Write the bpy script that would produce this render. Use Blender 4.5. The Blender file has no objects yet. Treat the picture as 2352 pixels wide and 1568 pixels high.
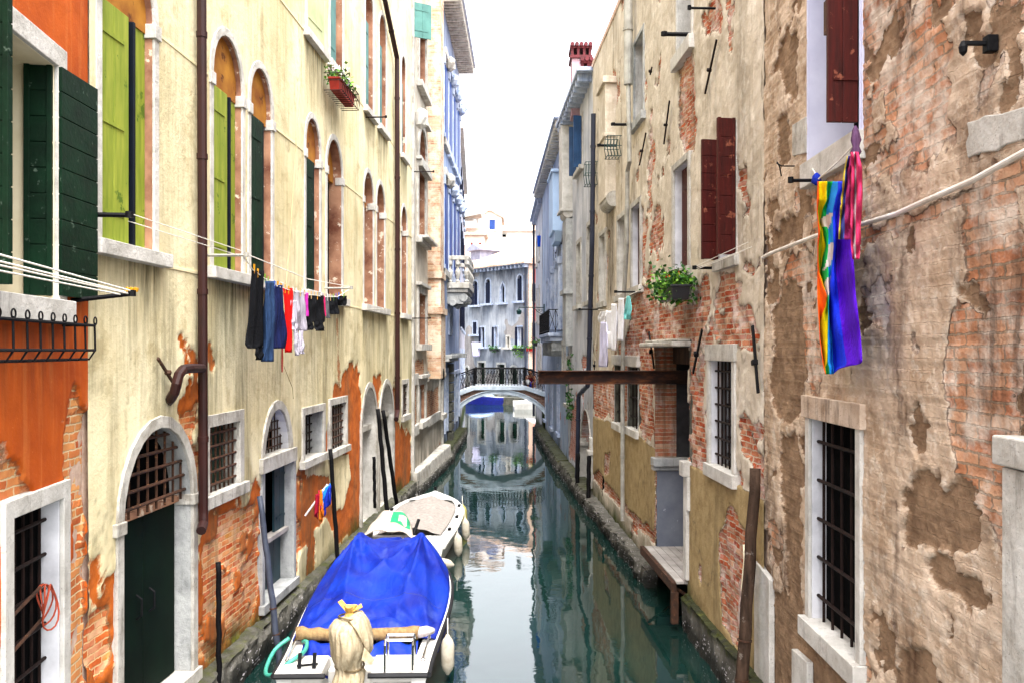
import bpy, math, random
import numpy as np
from mathutils import Vector, Matrix

random.seed(7)
rng = np.random.default_rng(11)
SC = bpy.context.scene
COL = SC.collection

# ------------------------------------------------------------------ camera, sky, sun, exposure
# canal axis = +Y, z = 0 is the water, the photographer stands 4 m above it
F, CX, HY, CH = 2000.0, 1176.0, 805.0, 4.0
cam = bpy.data.cameras.new('camera')
cam.sensor_width = 36.0
cam.lens = F / 2352.0 * 36.0
cam.shift_y = (HY - 784.0) / 2352.0
cam.clip_start, cam.clip_end = 0.05, 2000.0
camo = bpy.data.objects.new('camera', cam)
COL.objects.link(camo)
camo.location = (0, 0, CH)
camo.rotation_euler = (math.radians(90), 0, 0)
SC.camera = camo

SUN_EL, SUN_ROT = math.radians(66), math.radians(165)
wd = bpy.data.worlds.new('World')
SC.world = wd
wd.use_nodes = True
wn = wd.node_tree
wbg = wn.nodes['Background']
sky = wn.nodes.new('ShaderNodeTexSky')
sky.sky_type = 'NISHITA'
sky.sun_disc = False
sky.sun_elevation = SUN_EL
sky.sun_rotation = SUN_ROT
sky.air_density, sky.dust_density, sky.ozone_density = 1.0, 6.0, 1.0
hsv = wn.nodes.new('ShaderNodeHueSaturation')        # thin bright overcast: the sky is nearly white
hsv.inputs['Saturation'].default_value = 0.22
wn.links.new(sky.outputs[0], hsv.inputs['Color'])
wn.links.new(hsv.outputs[0], wbg.inputs['Color'])
wbg.inputs['Strength'].default_value = 0.15

sun = bpy.data.lights.new('sun', 'SUN')
sun.energy = 0.5
sun.angle = math.radians(14)
sun.color = (1.0, 0.95, 0.86)
suno = bpy.data.objects.new('sun', sun)
COL.objects.link(suno)
sd = Vector((math.sin(SUN_ROT) * math.cos(SUN_EL), math.cos(SUN_ROT) * math.cos(SUN_EL), math.sin(SUN_EL)))
suno.rotation_euler = sd.to_track_quat('Z', 'Y').to_euler()
suno.location = (0, 0, 60)

vs = SC.view_settings
vs.view_transform = 'Standard'
vs.look = 'None'
vs.gamma = 1.0
vs.use_curve_mapping = False
vs.exposure = 2.65

# ------------------------------------------------------------------ small maths
def ray(px, py):
    return Vector(((px - CX) / F, 1.0, -(py - HY) / F))
def at(px, py, Y):
    return Vector((0, 0, CH)) + ray(px, py) * Y
def hexc(h):
    h = h.lstrip('#')
    v = [int(h[i:i + 2], 16) / 255 for i in (0, 2, 4)]
    return tuple(x / 12.92 if x <= .04045 else ((x + .055) / 1.055) ** 2.4 for x in v) + (1.0,)
def lerp(a, b, t): return a + (b - a) * t
TAB = rng.random((256, 256))
def vnoise(x, y, seed=0):
    xi = np.floor(x).astype(int); yi = np.floor(y).astype(int)
    fx = x - xi; fy = y - yi
    fx = fx * fx * (3 - 2 * fx); fy = fy * fy * (3 - 2 * fy)
    xi = xi + seed * 37; yi = yi + seed * 91
    g = lambda a, b: TAB[(a) % 256, (b) % 256]
    return (g(xi, yi) * (1 - fx) * (1 - fy) + g(xi + 1, yi) * fx * (1 - fy)
            + g(xi, yi + 1) * (1 - fx) * fy + g(xi + 1, yi + 1) * fx * fy)
def fbm(x, y, sc, octv=4, seed=0, gain=.5):
    s = 0; a = 1; t = 0
    for o in range(octv):
        s = s + a * vnoise(x * sc, y * sc, seed + o * 3); t += a; a *= gain; sc *= 2.03
    return s / t
def sdpoly(X, Y, poly):
    """signed distance to a polygon, negative inside"""
    p = np.array(poly, float); n = len(p)
    d = np.full(X.shape, 1e9); ins = np.zeros(X.shape, bool)
    for i in range(n):
        ax, ay = p[i]; bx, by = p[(i + 1) % n]
        ex, ey = bx - ax, by - ay
        t = np.clip(((X - ax) * ex + (Y - ay) * ey) / (ex * ex + ey * ey + 1e-12), 0, 1)
        d = np.minimum(d, np.hypot(X - ax - t * ex, Y - ay - t * ey))
        c = ((ay > Y) != (by > Y))
        with np.errstate(divide='ignore', invalid='ignore'):
            xx = (bx - ax) * (Y - ay) / (by - ay + 1e-15) + ax
        ins ^= c & (X < xx)
    return np.where(ins, -d, d)
def sstep(a, b, x):
    t = np.clip((x - a) / (b - a), 0, 1)
    return t * t * (3 - 2 * t)

class Wall:
    """a facade plane; a is its left end and b its right end as seen from the canal; local x along it, y into it, z up"""
    def __init__(s, a, b):
        s.a = Vector((a[0], a[1])); s.b = Vector((b[0], b[1]))
        s.L = (s.b - s.a).length
        s.e = (s.b - s.a) / s.L
        s.n = Vector((s.e.y, -s.e.x))          # outward, towards the canal
        s.ang = math.atan2(s.e.y, s.e.x)
    def uz(s, px, py, d=0.0):
        r = ray(px, py)
        o = s.a + s.n * d
        t = o.dot(s.n) / (Vector((r.x, r.y)).dot(s.n))
        q = Vector((r.x, r.y)) * t
        return (q - s.a).dot(s.e), CH + r.z * t
    def u(s, px, d=0.0): return s.uz(px, HY, d)[0]
    def z(s, px, py, d=0.0): return s.uz(px, py, d)[1]
    def poly(s, pts): return [s.uz(*p) for p in pts]
    def P(s, u, d, z):
        q = s.a + s.e * u + s.n * d
        return Vector((q.x, q.y, z))
    def at(s, px, py, d=0.0):
        u, z = s.uz(px, py, d)
        return s.P(u, d, z)

# ------------------------------------------------------------------ objects
def tag(o, label=None, cat=None, group=None, kind=None):
    if label: o['label'] = label
    if cat: o['category'] = cat
    if group: o['group'] = group
    if kind: o['kind'] = kind
    return o
def empty(name, loc=(0, 0, 0), rz=0.0, label=None, cat=None, group=None):
    o = bpy.data.objects.new(name, None)
    o.empty_display_size = .2
    COL.objects.link(o)
    o.location = loc; o.rotation_euler = (0, 0, rz)
    return tag(o, label, cat, group)

class MB:
    def __init__(s): s.v = []; s.f = []; s.mi = []; s.cur = 0
    def add(s, vs, fs):
        b = len(s.v)
        s.v += [tuple(v) for v in vs]
        for f in fs:
            s.f.append(tuple(i + b for i in f)); s.mi.append(s.cur)
        return s
    def box(s, x0, x1, y0, y1, z0, z1):
        if x0 > x1: x0, x1 = x1, x0
        if y0 > y1: y0, y1 = y1, y0
        if z0 > z1: z0, z1 = z1, z0
        return s.add([(x0, y0, z0), (x1, y0, z0), (x1, y1, z0), (x0, y1, z0), (x0, y0, z1), (x1, y0, z1), (x1, y1, z1), (x0, y1, z1)],
                     [(0, 3, 2, 1), (4, 5, 6, 7), (0, 1, 5, 4), (1, 2, 6, 5), (2, 3, 7, 6), (3, 0, 4, 7)])
    def obox(s, c, ax, ay, az):
        """box from centre and three half vectors"""
        c, ax, ay, az = map(Vector, (c, ax, ay, az))
        q = [c + ax * i + ay * j + az * k for k in (-1, 1) for (i, j) in ((-1, -1), (1, -1), (1, 1), (-1, 1))]
        return s.add(q, [(0, 3, 2, 1), (4, 5, 6, 7), (0, 1, 5, 4), (1, 2, 6, 5), (2, 3, 7, 6), (3, 0, 4, 7)])
    def prism(s, poly, y0, y1):
        """polygon in (x, z), extruded from y0 to y1"""
        n = len(poly)
        vs = [(p[0], y0, p[1]) for p in poly] + [(p[0], y1, p[1]) for p in poly]
        fs = [tuple(range(n)), tuple(range(2 * n - 1, n - 1, -1))]
        fs += [(i, i + n, (i + 1) % n + n, (i + 1) % n) for i in range(n)]
        return s.add(vs, fs)
    def ring(s, outer, inner, y0, y1, closed=False):
        """band between two outlines in (x, z), extruded from y0 to y1"""
        n = len(outer)
        vs = [(p[0], y, p[1]) for y in (y0, y1) for q in (outer, inner) for p in q]
        fs = []
        m = n if closed else n - 1
        O0, I0, O1, I1 = 0, n, 2 * n, 3 * n
        for i in range(m):
            j = (i + 1) % n
            fs += [(O0 + i, O0 + j, I0 + j, I0 + i), (O1 + j, O1 + i, I1 + i, I1 + j),
                   (O0 + j, O0 + i, O1 + i, O1 + j), (I0 + i, I0 + j, I1 + j, I1 + i)]
        if not closed:
            fs += [(O0, I0, I1, O1), (I0 + n - 1, O0 + n - 1, O1 + n - 1, I1 + n - 1)]
        return s.add(vs, fs)
    def tube(s, pts, r, n=8, cap=True, r1=None, closed=False):
        pts = [Vector(p) for p in pts]
        m = len(pts); vs = []; fs = []
        up = None
        for i, p in enumerate(pts):
            if closed: t = pts[(i + 1) % m] - pts[i - 1]
            else: t = pts[min(i + 1, m - 1)] - pts[max(i - 1, 0)]
            if t.length < 1e-9: t = Vector((0, 0, 1))
            t.normalize()
            if up is None:
                up = Vector((0, 0, 1)) if abs(t.z) < .9 else Vector((1, 0, 0))
            a = t.cross(up)
            if a.length < 1e-6: a = t.cross(Vector((0, 1, 0)))
            a.normalize(); b = a.cross(t); b.normalize(); up = b
            rr = (r[i] if hasattr(r, '__len__') else (r if r1 is None else lerp(r, r1, i / max(1, m - 1))))
            for k in range(n):
                an = 2 * math.pi * k / n
                vs.append(p + a * (rr * math.cos(an)) + b * (rr * math.sin(an)))
        for i in range(m if closed else m - 1):
            j = (i + 1) % m
            for k in range(n):
                l = (k + 1) % n
                fs.append((i * n + k, j * n + k, j * n + l, i * n + l))
        if cap and not closed:
            fs.append(tuple(range(n)))
            fs.append(tuple((m - 1) * n + k for k in range(n - 1, -1, -1)))
        return s.add(vs, fs)
    def lathe(s, prof, c=(0, 0, 0), n=20, wob=None):
        c = Vector(c); vs = []; fs = []
        m = len(prof)
        for i, (r, z) in enumerate(prof):
            for k in range(n):
                an = 2 * math.pi * k / n
                rr = r * (1 + (wob(an, i / (m - 1)) if wob else 0))
                vs.append(c + Vector((rr * math.cos(an), rr * math.sin(an), z)))
        for i in range(m - 1):
            for k in range(n):
                l = (k + 1) % n
                fs.append((i * n + k, i * n + l, (i + 1) * n + l, (i + 1) * n + k))
        fs.append(tuple(range(n - 1, -1, -1)))
        fs.append(tuple((m - 1) * n + k for k in range(n)))
        return s.add(vs, fs)
    def grid(s, fn, nx, ny):
        vs = [fn(i / nx, j / ny) for j in range(ny + 1) for i in range(nx + 1)]
        w = nx + 1
        fs = [(j * w + i, j * w + i + 1, (j + 1) * w + i + 1, (j + 1) * w + i) for j in range(ny) for i in range(nx)]
        return s.add(vs, fs)
    def build(s, name, mat, parent=None, bevel=0.0, smooth=False, solid=0.0, loc=None, sub=0):
        me = bpy.data.meshes.new(name)
        vs = s.v
        if loc is not None:
            L = Vector(loc); vs = [tuple(Vector(v) - L) for v in vs]
        me.from_pydata(vs, [], s.f)
        mats = mat if isinstance(mat, (list, tuple)) else [mat]
        for m in mats: me.materials.append(m)
        if len(mats) > 1: me.polygons.foreach_set('material_index', s.mi)
        me.validate(); me.update()
        if smooth: me.polygons.foreach_set('use_smooth', [True] * len(me.polygons))
        o = bpy.data.objects.new(name, me)
        COL.objects.link(o)
        if parent: o.parent = parent
        if loc is not None: o.location = loc
        if solid:
            m = o.modifiers.new('thick', 'SOLIDIFY'); m.thickness = solid; m.offset = 0
        if sub:
            m = o.modifiers.new('sub', 'SUBSURF'); m.levels = sub; m.render_levels = sub
        if bevel:
            m = o.modifiers.new('bevel', 'BEVEL'); m.width = bevel; m.segments = 2; m.limit_method = 'ANGLE'; m.angle_limit = math.radians(40)
        return o

def thing(mb, name, mat, label, cat, group=None, loc=None, **kw):
    """a top-level thing that is one mesh, its origin at its base"""
    if loc is None:
        a = np.array(mb.v)
        loc = (float(a[:, 0].mean()), float(a[:, 1].mean()), float(a[:, 2].min()))
    return tag(mb.build(name, mat, None, loc=loc, **kw), label, cat, group)

# ------------------------------------------------------------------ node helper
class G:
    def __init__(s, name, rough=.8, spec=.3, metal=0.0):
        s.m = bpy.data.materials.new(name); s.m.use_nodes = True
        s.t = s.m.node_tree; s.b = s.t.nodes['Principled BSDF']
        s.b.inputs['Roughness'].default_value = rough
        s.b.inputs['Specular IOR Level'].default_value = spec
        s.b.inputs['Metallic'].default_value = metal
        s._tc = None; s._h = None
    def put(s, sock, v):
        if isinstance(v, bpy.types.NodeSocket): s.t.links.new(v, sock)
        elif v is not None:
            if isinstance(v, tuple) and len(v) == 3 and sock.type == 'RGBA': v = v + (1,)
            sock.default_value = v
    def node(s, ty, **kw):
        n = s.t.nodes.new(ty)
        for k, v in kw.items(): setattr(n, k, v)
        return n
    @property
    def obj(s):
        if s._tc is None: s._tc = s.node('ShaderNodeTexCoord')
        return s._tc.outputs['Object']
    def math(s, op, a, b=None, clamp=False):
        n = s.node('ShaderNodeMath', operation=op); n.use_clamp = clamp
        s.put(n.inputs[0], a)
        if b is not None: s.put(n.inputs[1], b)
        return n.outputs[0]
    def vmul(s, v, sc):
        n = s.node('ShaderNodeVectorMath', operation='MULTIPLY')
        s.put(n.inputs[0], v); n.inputs[1].default_value = sc
        return n.outputs[0]
    def vadd(s, v, w):
        n = s.node('ShaderNodeVectorMath', operation='ADD')
        s.put(n.inputs[0], v); s.put(n.inputs[1], w)
        return n.outputs[0]
    def noise(s, vec=None, scale=5, detail=4, rough=.55, dist=0.0, color=False):
        n = s.node('ShaderNodeTexNoise')
        s.put(n.inputs['Vector'], vec if vec is not None else s.obj)
        n.inputs['Scale'].default_value = scale; n.inputs['Detail'].default_value = detail
        n.inputs['Roughness'].default_value = rough; n.inputs['Distortion'].default_value = dist
        return n.outputs['Color' if color else 'Fac']
    def ramp(s, fac, stops, interp='LINEAR'):
        n = s.node('ShaderNodeValToRGB'); r = n.color_ramp; r.interpolation = interp
        while len(r.elements) < len(stops): r.elements.new(.5)
        for e, (p, c) in zip(r.elements, stops):
            e.position = p; e.color = c if len(c) == 4 else c + (1,)
        s.put(n.inputs[0], fac)
        return n.outputs[0]
    def rng(s, v, a, b, c=0.0, d=1.0):
        n = s.node('ShaderNodeMapRange'); n.clamp = True
        s.put(n.inputs[0], v)
        for i, x in enumerate((a, b, c, d)): s.put(n.inputs[i + 1], x)
        return n.outputs[0]
    def mix(s, fac, a, b, blend='MIX'):
        n = s.node('ShaderNodeMix', data_type='RGBA', blend_type=blend)
        s.put(n.inputs[0], fac); s.put(n.inputs[6], a); s.put(n.inputs[7], b)
        return n.outputs[2]
    def attr(s, name='msk'):
        n = s.node('ShaderNodeAttribute', attribute_name=name)
        sp = s.node('ShaderNodeSeparateColor')
        s.t.links.new(n.outputs['Color'], sp.inputs[0])
        return sp.outputs[0], sp.outputs[1], sp.outputs[2], n.outputs['Alpha']
    def wallvec(s):
        sp = s.node('ShaderNodeSeparateXYZ'); s.t.links.new(s.obj, sp.inputs[0])
        cb = s.node('ShaderNodeCombineXYZ')
        s.t.links.new(sp.outputs[0], cb.inputs[0]); s.t.links.new(sp.outputs[2], cb.inputs[1])
        return cb.outputs[0]
    def bump(s, h, strength=.5, dist=.02):
        n = s.node('ShaderNodeBump')
        n.inputs['Strength'].default_value = strength; n.inputs['Distance'].default_value = dist
        s.put(n.inputs['Height'], h)
        if s._h is not None: s.t.links.new(s._h, n.inputs['Normal'])
        s._h = n.outputs[0]
        s.t.links.new(s._h, s.b.inputs['Normal'])
    def color(s, v): s.put(s.b.inputs['Base Color'], v); return s
    def rough(s, v): s.put(s.b.inputs['Roughness'], v); return s

def M_plain(name, c1, c2=None, rough=.7, spec=.3, scale=6, metal=0.0, bump=.15, bd=.01, streak=False, wear=None, wearc=None, wearsc=14):
    g = G(name, rough, spec, metal)
    c1 = hexc(c1); c2 = hexc(c2) if c2 else tuple(x * .75 for x in c1[:3])
    v = g.vmul(g.obj, (6, 6, .7)) if streak else g.obj
    n = g.noise(v, scale, 5, .6)
    col = g.ramp(n, [(.3, c2), (.7, c1)])
    if wear is not None:
        w = g.noise(g.obj, wearsc, 6, .7)
        col = g.mix(g.rng(w, wear, wear + .05), col, hexc(wearc))
    g.color(col)
    if bump: g.bump(g.noise(g.obj, scale * 5, 4, .6), bump, bd)
    return g.m

def M_stone(name, c1='#e6e2da', c2='#b9b3a6', dirt='#6e675c', amt=.62):
    g = G(name, .75, .3)
    n = g.noise(g.obj, 3.0, 6, .65)
    col = g.ramp(n, [(.32, hexc(c2)), (.62, hexc(c1))])
    d = g.noise(g.vmul(g.obj, (5, 5, .9)), 1.6, 7, .72)
    col = g.mix(g.math('MULTIPLY', g.rng(d, amt, amt + .2), .75), col, hexc(dirt))
    s2 = g.noise(g.obj, 60, 2, .5)
    col = g.mix(g.rng(s2, .66, .72, 0, .5), col, hexc(dirt))
    g.color(col)
    g.bump(g.noise(g.obj, 7, 7, .68), .7, .03)
    g.bump(g.noise(g.obj, 60, 3, .6), .3, .005)
    return g.m

def M_wall(name, plas, plas2, under, under2, bricks, mortar, stain, stain2='#3a3a30', algae='#3f4a12', bw=.25, bh=.066,
           lime=None, limeamt=.6, sharp=9.0, mott=1.3, rough_plaster=.35, pstreak=.5, brickbump=1.0, pl3=None, ghost=0.0, rough2=0.0):
    """weathered facade: plaster over an older coat over brick; masks from the mesh: R brick, G older coat, B stain, A algae"""
    g = G(name, .88, .2)
    R, Gm, Bm, A = g.attr()
    fine = g.noise(g.obj, 14, 5, .62)
    vfine = g.noise(g.obj, 48, 4, .6)
    jit = g.math('ADD', g.math('MULTIPLY', g.math('SUBTRACT', fine, .5), .30), g.math('MULTIPLY', g.math('SUBTRACT', vfine, .5), .12))
    def sharpen(v, k=sharp):
        return g.math('ADD', g.math('MULTIPLY', g.math('SUBTRACT', g.math('ADD', v, jit), .5), k), .5, True)
    rb = sharpen(R); ru = sharpen(Gm)
    # plaster
    n1 = g.noise(g.obj, mott, 6, .6)
    st = g.noise(g.vmul(g.obj, (5.5, 5.5, .35)), 1.6, 5, .6)
    col = g.ramp(n1, [(.35, hexc(plas2)), (.62, hexc(plas))])
    if pl3: col = g.mix(g.rng(g.noise(g.obj, mott * 3.1, 6, .65), .52, .66, 0, .75), col, hexc(pl3))
    col = g.mix(g.math('MULTIPLY', g.rng(st, .5, .75), pstreak), col, hexc(stain))
    sp = g.noise(g.obj, 26, 5, .7)
    col = g.mix(g.rng(sp, .64, .74, 0, .45), col, hexc(stain))
    # older coat
    u1 = g.noise(g.obj, 4.5, 6, .65)
    uc = g.ramp(u1, [(.35, hexc(under2)), (.6, hexc(under))])
    col = g.mix(ru, col, uc)
    # brick
    wv = g.wallvec()
    wob = g.noise(g.obj, 3.0, 3, .5, color=True)
    wv2 = g.vadd(wv, g.vmul(wob, (.05, .035, 0)))
    wob2 = g.noise(g.obj, 22.0, 2, .5, color=True)
    wv2 = g.vadd(wv2, g.vmul(wob2, (.03, .022, 0)))
    bt = g.node('ShaderNodeTexBrick')
    g.put(bt.inputs['Vector'], wv2)
    bt.inputs['Color1'].default_value = (0, 0, 0, 1); bt.inputs['Color2'].default_value = (1, 1, 1, 1)
    bt.inputs['Mortar'].default_value = (.5, .5, .5, 1)
    for k, v in (('Scale', 1.0), ('Mortar Size', .009), ('Mortar Smooth', .35), ('Bias', 0.0), ('Brick Width', bw), ('Row Height', bh)):
        bt.inputs[k].default_value = v
    sepb = g.node('ShaderNodeSeparateColor'); g.put(sepb.inputs[0], bt.outputs['Color'])
    bid = g.math('ADD', g.math('MULTIPLY', sepb.outputs[0], .7), g.math('MULTIPLY', g.noise(g.obj, 7, 3, .5), .3))
    k = len(bricks)
    bc = g.ramp(bid, [(.12 + .76 * i / (k - 1), hexc(b)) for i, b in enumerate(bricks)])
    bc = g.mix(g.rng(fine, .35, .8, 0, .35), bc, hexc(bricks[0]))
    bc = g.mix(bt.outputs['Fac'], bc, hexc(mortar))
    if lime:
        ln = g.noise(g.obj, 1.9, 7, .68)
        bc = g.mix(g.rng(ln, limeamt, limeamt + .12, 0, .85), bc, hexc(lime))
    col = g.mix(rb, col, bc)
    # rim of broken plaster
    rim = g.math('MULTIPLY', g.math('MULTIPLY', rb, g.math('SUBTRACT', 1.0, rb)), 2.2, True)
    col = g.mix(rim, col, hexc(stain2))
    # stains and algae
    sf = g.math('MULTIPLY', Bm, g.rng(g.noise(g.vmul(g.obj, (9, 9, .8)), 1.3, 6, .65), .3, .62), True)
    col = g.mix(sf, col, hexc(stain2))
    af = g.math('MULTIPLY', A, g.rng(g.math('ADD', fine, g.math('MULTIPLY', A, .4)), .42, .66), True)
    ac = g.ramp(g.noise(g.obj, 9, 4, .6), [(.35, tuple(x * .35 for x in hexc(algae)[:3])), (.65, hexc(algae))])
    col = g.mix(af, col, ac)
    g.color(col)
    # relief
    hb = g.math('MULTIPLY', g.math('SUBTRACT', 1.0, bt.outputs['Fac']), rb)
    g.bump(hb, .75 * brickbump, .018)
    inv = g.math('SUBTRACT', 1.0, rb)
    if ghost: g.bump(g.math('MULTIPLY', g.math('MULTIPLY', g.math('SUBTRACT', 1.0, bt.outputs['Fac']), inv), g.rng(g.noise(g.obj, 1.3, 4, .6), .35, .6)), ghost, .02)
    g.bump(g.math('MULTIPLY', g.math('ADD', rb, g.math('MULTIPLY', ru, .5)), -1.0), .8, .02)
    g.bump(g.noise(g.obj, 8, 6, .65), rough_plaster, .03)
    if rough2: g.bump(g.noise(g.obj, 21, 6, .72), rough2, .022)
    g.bump(vfine, .35, .006)
    return g.m

# ------------------------------------------------------------------ materials
S_WHITE = M_stone('istrian_stone', '#bcb9b2', '#8c867b', '#3f392f', .52)
S_CLEAN = M_stone('pale_stone', '#c8c5bf', '#a39f97', '#544c42', .57)
S_STAIN = M_stone('stained_stone', '#c4b2a0', '#9a826c', '#3f2f24', .48)
S_GREY = M_stone('grey_stone', '#a9aaa8', '#7d7f7f', '#45463f', .56)
S_DARK = M_stone('wet_stone', '#5b5a50', '#3a3a33', '#1b1d16', .5)
S_BLUE = M_stone('cool_stone', '#b4bccb', '#8494b2', '#2c3858', .52)
REVEAL = M_plain('reveal_plaster', '#d6d6da', '#a9a9ae', .85, scale=3, bump=.2)
REVEAL_CREAM = M_plain('cream_reveal', '#e2d6b8', '#cdbf9c', .85, scale=3, bump=.15)
REVEAL_BROWN = M_plain('brown_stained_reveal', '#b08468', '#5e3322', .85, scale=2.2, bump=.3, wear=.6, wearc='#cdbba6', wearsc=5)
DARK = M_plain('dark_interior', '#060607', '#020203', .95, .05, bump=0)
GLASS = M_plain('window_glass', '#080d10', '#040607', .12, .35, bump=0)
GREENDARK = M_plain('dark_green_paint', '#0a2817', '#05160c', .6, .12, scale=4, bump=.4, wear=.63, wearc='#4c5c50', wearsc=10)
GREENDOOR = M_plain('green_door_paint', '#061910', '#030c08', .75, .08, scale=2, bump=.1)
LIME = M_plain('lime_green_paint', '#8f9636', '#66781f', .7, .2, scale=2.6, bump=.25, streak=True, wear=.60, wearc='#4c6218', wearsc=4)
PALEGREEN = M_plain('pale_green_paint', '#b9bb92', '#9aa578', .65, .25, scale=3, bump=.1)
TEAL = M_plain('sea_green_paint', '#4d7d76', '#39635e', .6, .3, scale=3, bump=.1)
BLUEBLACK = M_plain('blue_black_paint', '#07101c', '#04080f', .6, .15, scale=4, bump=.2)
BLUESH = M_plain('blue_paint', '#083c8a', '#062a66', .5, .4, scale=4, bump=.15)
NAVY = M_plain('navy_paint', '#0a1330', '#060b1c', .6, .15, scale=4, bump=.1)
REDSH = M_plain('oxblood_paint', '#4a110c', '#2c0906', .6, .2, scale=4, bump=.3, streak=True, wear=.61, wearc='#7c4634', wearsc=8)
OCHRE = M_plain('ochre_tympanum', '#b07a2c', '#7c4618', .85, .2, scale=2.5, bump=.3, wear=.6, wearc='#5a3216', wearsc=4)
RUST = M_plain('rusty_iron', '#4a2d1c', '#23160f', .75, .3, scale=12, bump=.4, wear=.6, wearc='#7f5638', wearsc=20)
IRON = M_plain('black_iron', '#0c0c10', '#050507', .65, .15, scale=12, bump=.3)
IRONBROWN = M_plain('brown_iron', '#241714', '#120b0a', .7, .15, scale=9, bump=.3)
PIPE = M_plain('brown_pipe_paint', '#30110d', '#1c0a08', .5, .3, scale=2, bump=.1)
PIPEDARK = M_plain('slate_pipe_paint', '#22283c', '#171b2a', .45, .45, scale=2, bump=.1)
PIPEGREY = M_plain('galvanised_pipe', '#a8a59c', '#77746c', .5, .45, scale=4, bump=.15)
WHITEPIPE = M_plain('white_conduit', '#dfdad2', '#b9aea0', .5, .4, scale=5, bump=.1)
CHROME = M_plain('polished_steel', '#d4d6d8', '#b9bbbd', .15, .5, metal=1.0, bump=0)
ROPE = M_plain('white_cord', '#e6e2da', '#c9c4b8', .8, .2, scale=40, bump=.2)
PLASTIC_Y = M_plain('yellow_plastic', '#d99a12', '#b47a0c', .5, .4, bump=0)
GEL = M_plain('white_gelcoat', '#d6d6d2', '#bebdb8', .3, .5, scale=2, bump=0)
GELGREY = M_plain('grey_gelcoat', '#cfcdc8', '#b4b1aa', .35, .5, scale=3, bump=0)
RUBBER = M_plain('black_rubber', '#141418', '#0c0c0f', .6, .35, bump=0)
FENDERM = M_plain('fender_vinyl', '#beb8aa', '#8f8674', .45, .4, scale=7, bump=.1)
FENDERY = M_plain('yellowed_fender_vinyl', '#a39c54', '#7c7638', .5, .4, scale=7, bump=.1)
HOSE = M_plain('sea_green_hose', '#3f9a86', '#2f7a6a', .45, .4, bump=0)
WOODPOLE = M_plain('weathered_wood', '#4c3a2e', '#221913', .85, .15, scale=3, bump=.8, bd=.02, streak=True, wear=.62, wearc='#6f665e', wearsc=6)
WOODGREY = M_plain('grey_planks', '#aaa5a0', '#807a76', .85, .2, scale=3, bump=.4, streak=False)
PAINTPOLE = M_plain('grey_painted_pole', '#3c4250', '#272c38', .55, .3, scale=5, bump=.2, wear=.66, wearc='#8d95a3', wearsc=8)
BLACKPOLE = M_plain('tarred_pole', '#09080a', '#040305', .7, .12, scale=5, bump=.3)
SOIL = M_plain('soil', '#2a1d14', '#140e09', .95, .1, scale=30)
TERRA = M_plain('terracotta', '#8e2f18', '#5f1d10', .8, .2, scale=6)
ROOF = M_plain('pale_roof_tile', '#d0b6a4', '#9e8170', .85, .2, scale=9, bump=.4)
def cloth_mat(name, c1, c2=None, sc=7, rough=.9, spec=.12):
    return M_plain(name, c1, c2, rough, spec, scale=sc, bump=.6, bd=.02, streak=True)

def M_base():
    g = G('canal_foundation_stone', .7, .35)
    sp = g.node('ShaderNodeSeparateXYZ'); g.put(sp.inputs[0], g.obj)
    z = g.math('ADD', sp.outputs[2], g.math('MULTIPLY', g.math('SUBTRACT', g.noise(g.obj, 4, 5, .65), .5), .28))
    c = g.ramp(g.noise(g.obj, 5, 6, .65), [(.3, hexc('#3c3a34')), (.7, hexc('#6d6a62'))])
    al = g.ramp(g.noise(g.obj, 8, 5, .6), [(.35, hexc('#16180a')), (.6, hexc('#34380e')), (.8, hexc('#5c5e1c'))])
    c = g.mix(g.rng(z, .34, .46), c, al)
    c = g.mix(g.rng(z, .30, .12), c, hexc('#15150f'))
    vo = g.node('ShaderNodeTexVoronoi'); vo.inputs['Scale'].default_value = 26
    barn = g.math('MULTIPLY', g.math('LESS_THAN', vo.outputs['Distance'], .26), g.math('MULTIPLY', g.rng(z, .36, .26), g.rng(g.noise(g.obj, 3.5, 4, .6), .48, .56)))
    c = g.mix(barn, c, hexc('#b9b4b8'))
    g.color(c)
    g.bump(barn, .8, .02); g.bump(g.noise(g.obj, 10, 6, .7), .8, .05)
    return g.m
BASE = M_base()

# ------------------------------------------------------------------ facades and their openings
def outline(u0, u1, z0, z1, arch=None, rise=None, n=12):
    if not arch: return [(u0, z0), (u0, z1), (u1, z1), (u1, z0)]
    c = (u0 + u1) / 2; r = (u1 - u0) / 2
    rz = rise if rise else r
    sp = z1 - rz
    pts = [(u0, z0)]
    for i in range(n + 1):
        t = i / n
        if arch == 'round':
            a = math.pi * (1 - t); x = c + r * math.cos(a); z = sp + rz * math.sin(a)
        else:                                   # pointed ogee
            q = abs(2 * t - 1); x = c + (2 * t - 1) * r
            z = sp + rz * (.55 * math.sqrt(max(0, 1 - q * q)) + .45 * (1 - q) ** 1.6)
        pts.append((x, z))
    pts.append((u1, z0))
    return pts
def top_at(w, u):
    if not w.arch: return w.z1
    c = (w.u0 + w.u1) / 2; r = (w.u1 - w.u0) / 2; rz = w.rise or r
    return w.z1 - rz + rz * math.sqrt(max(0, 1 - ((u - c) / r) ** 2))

class Win: pass

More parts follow.
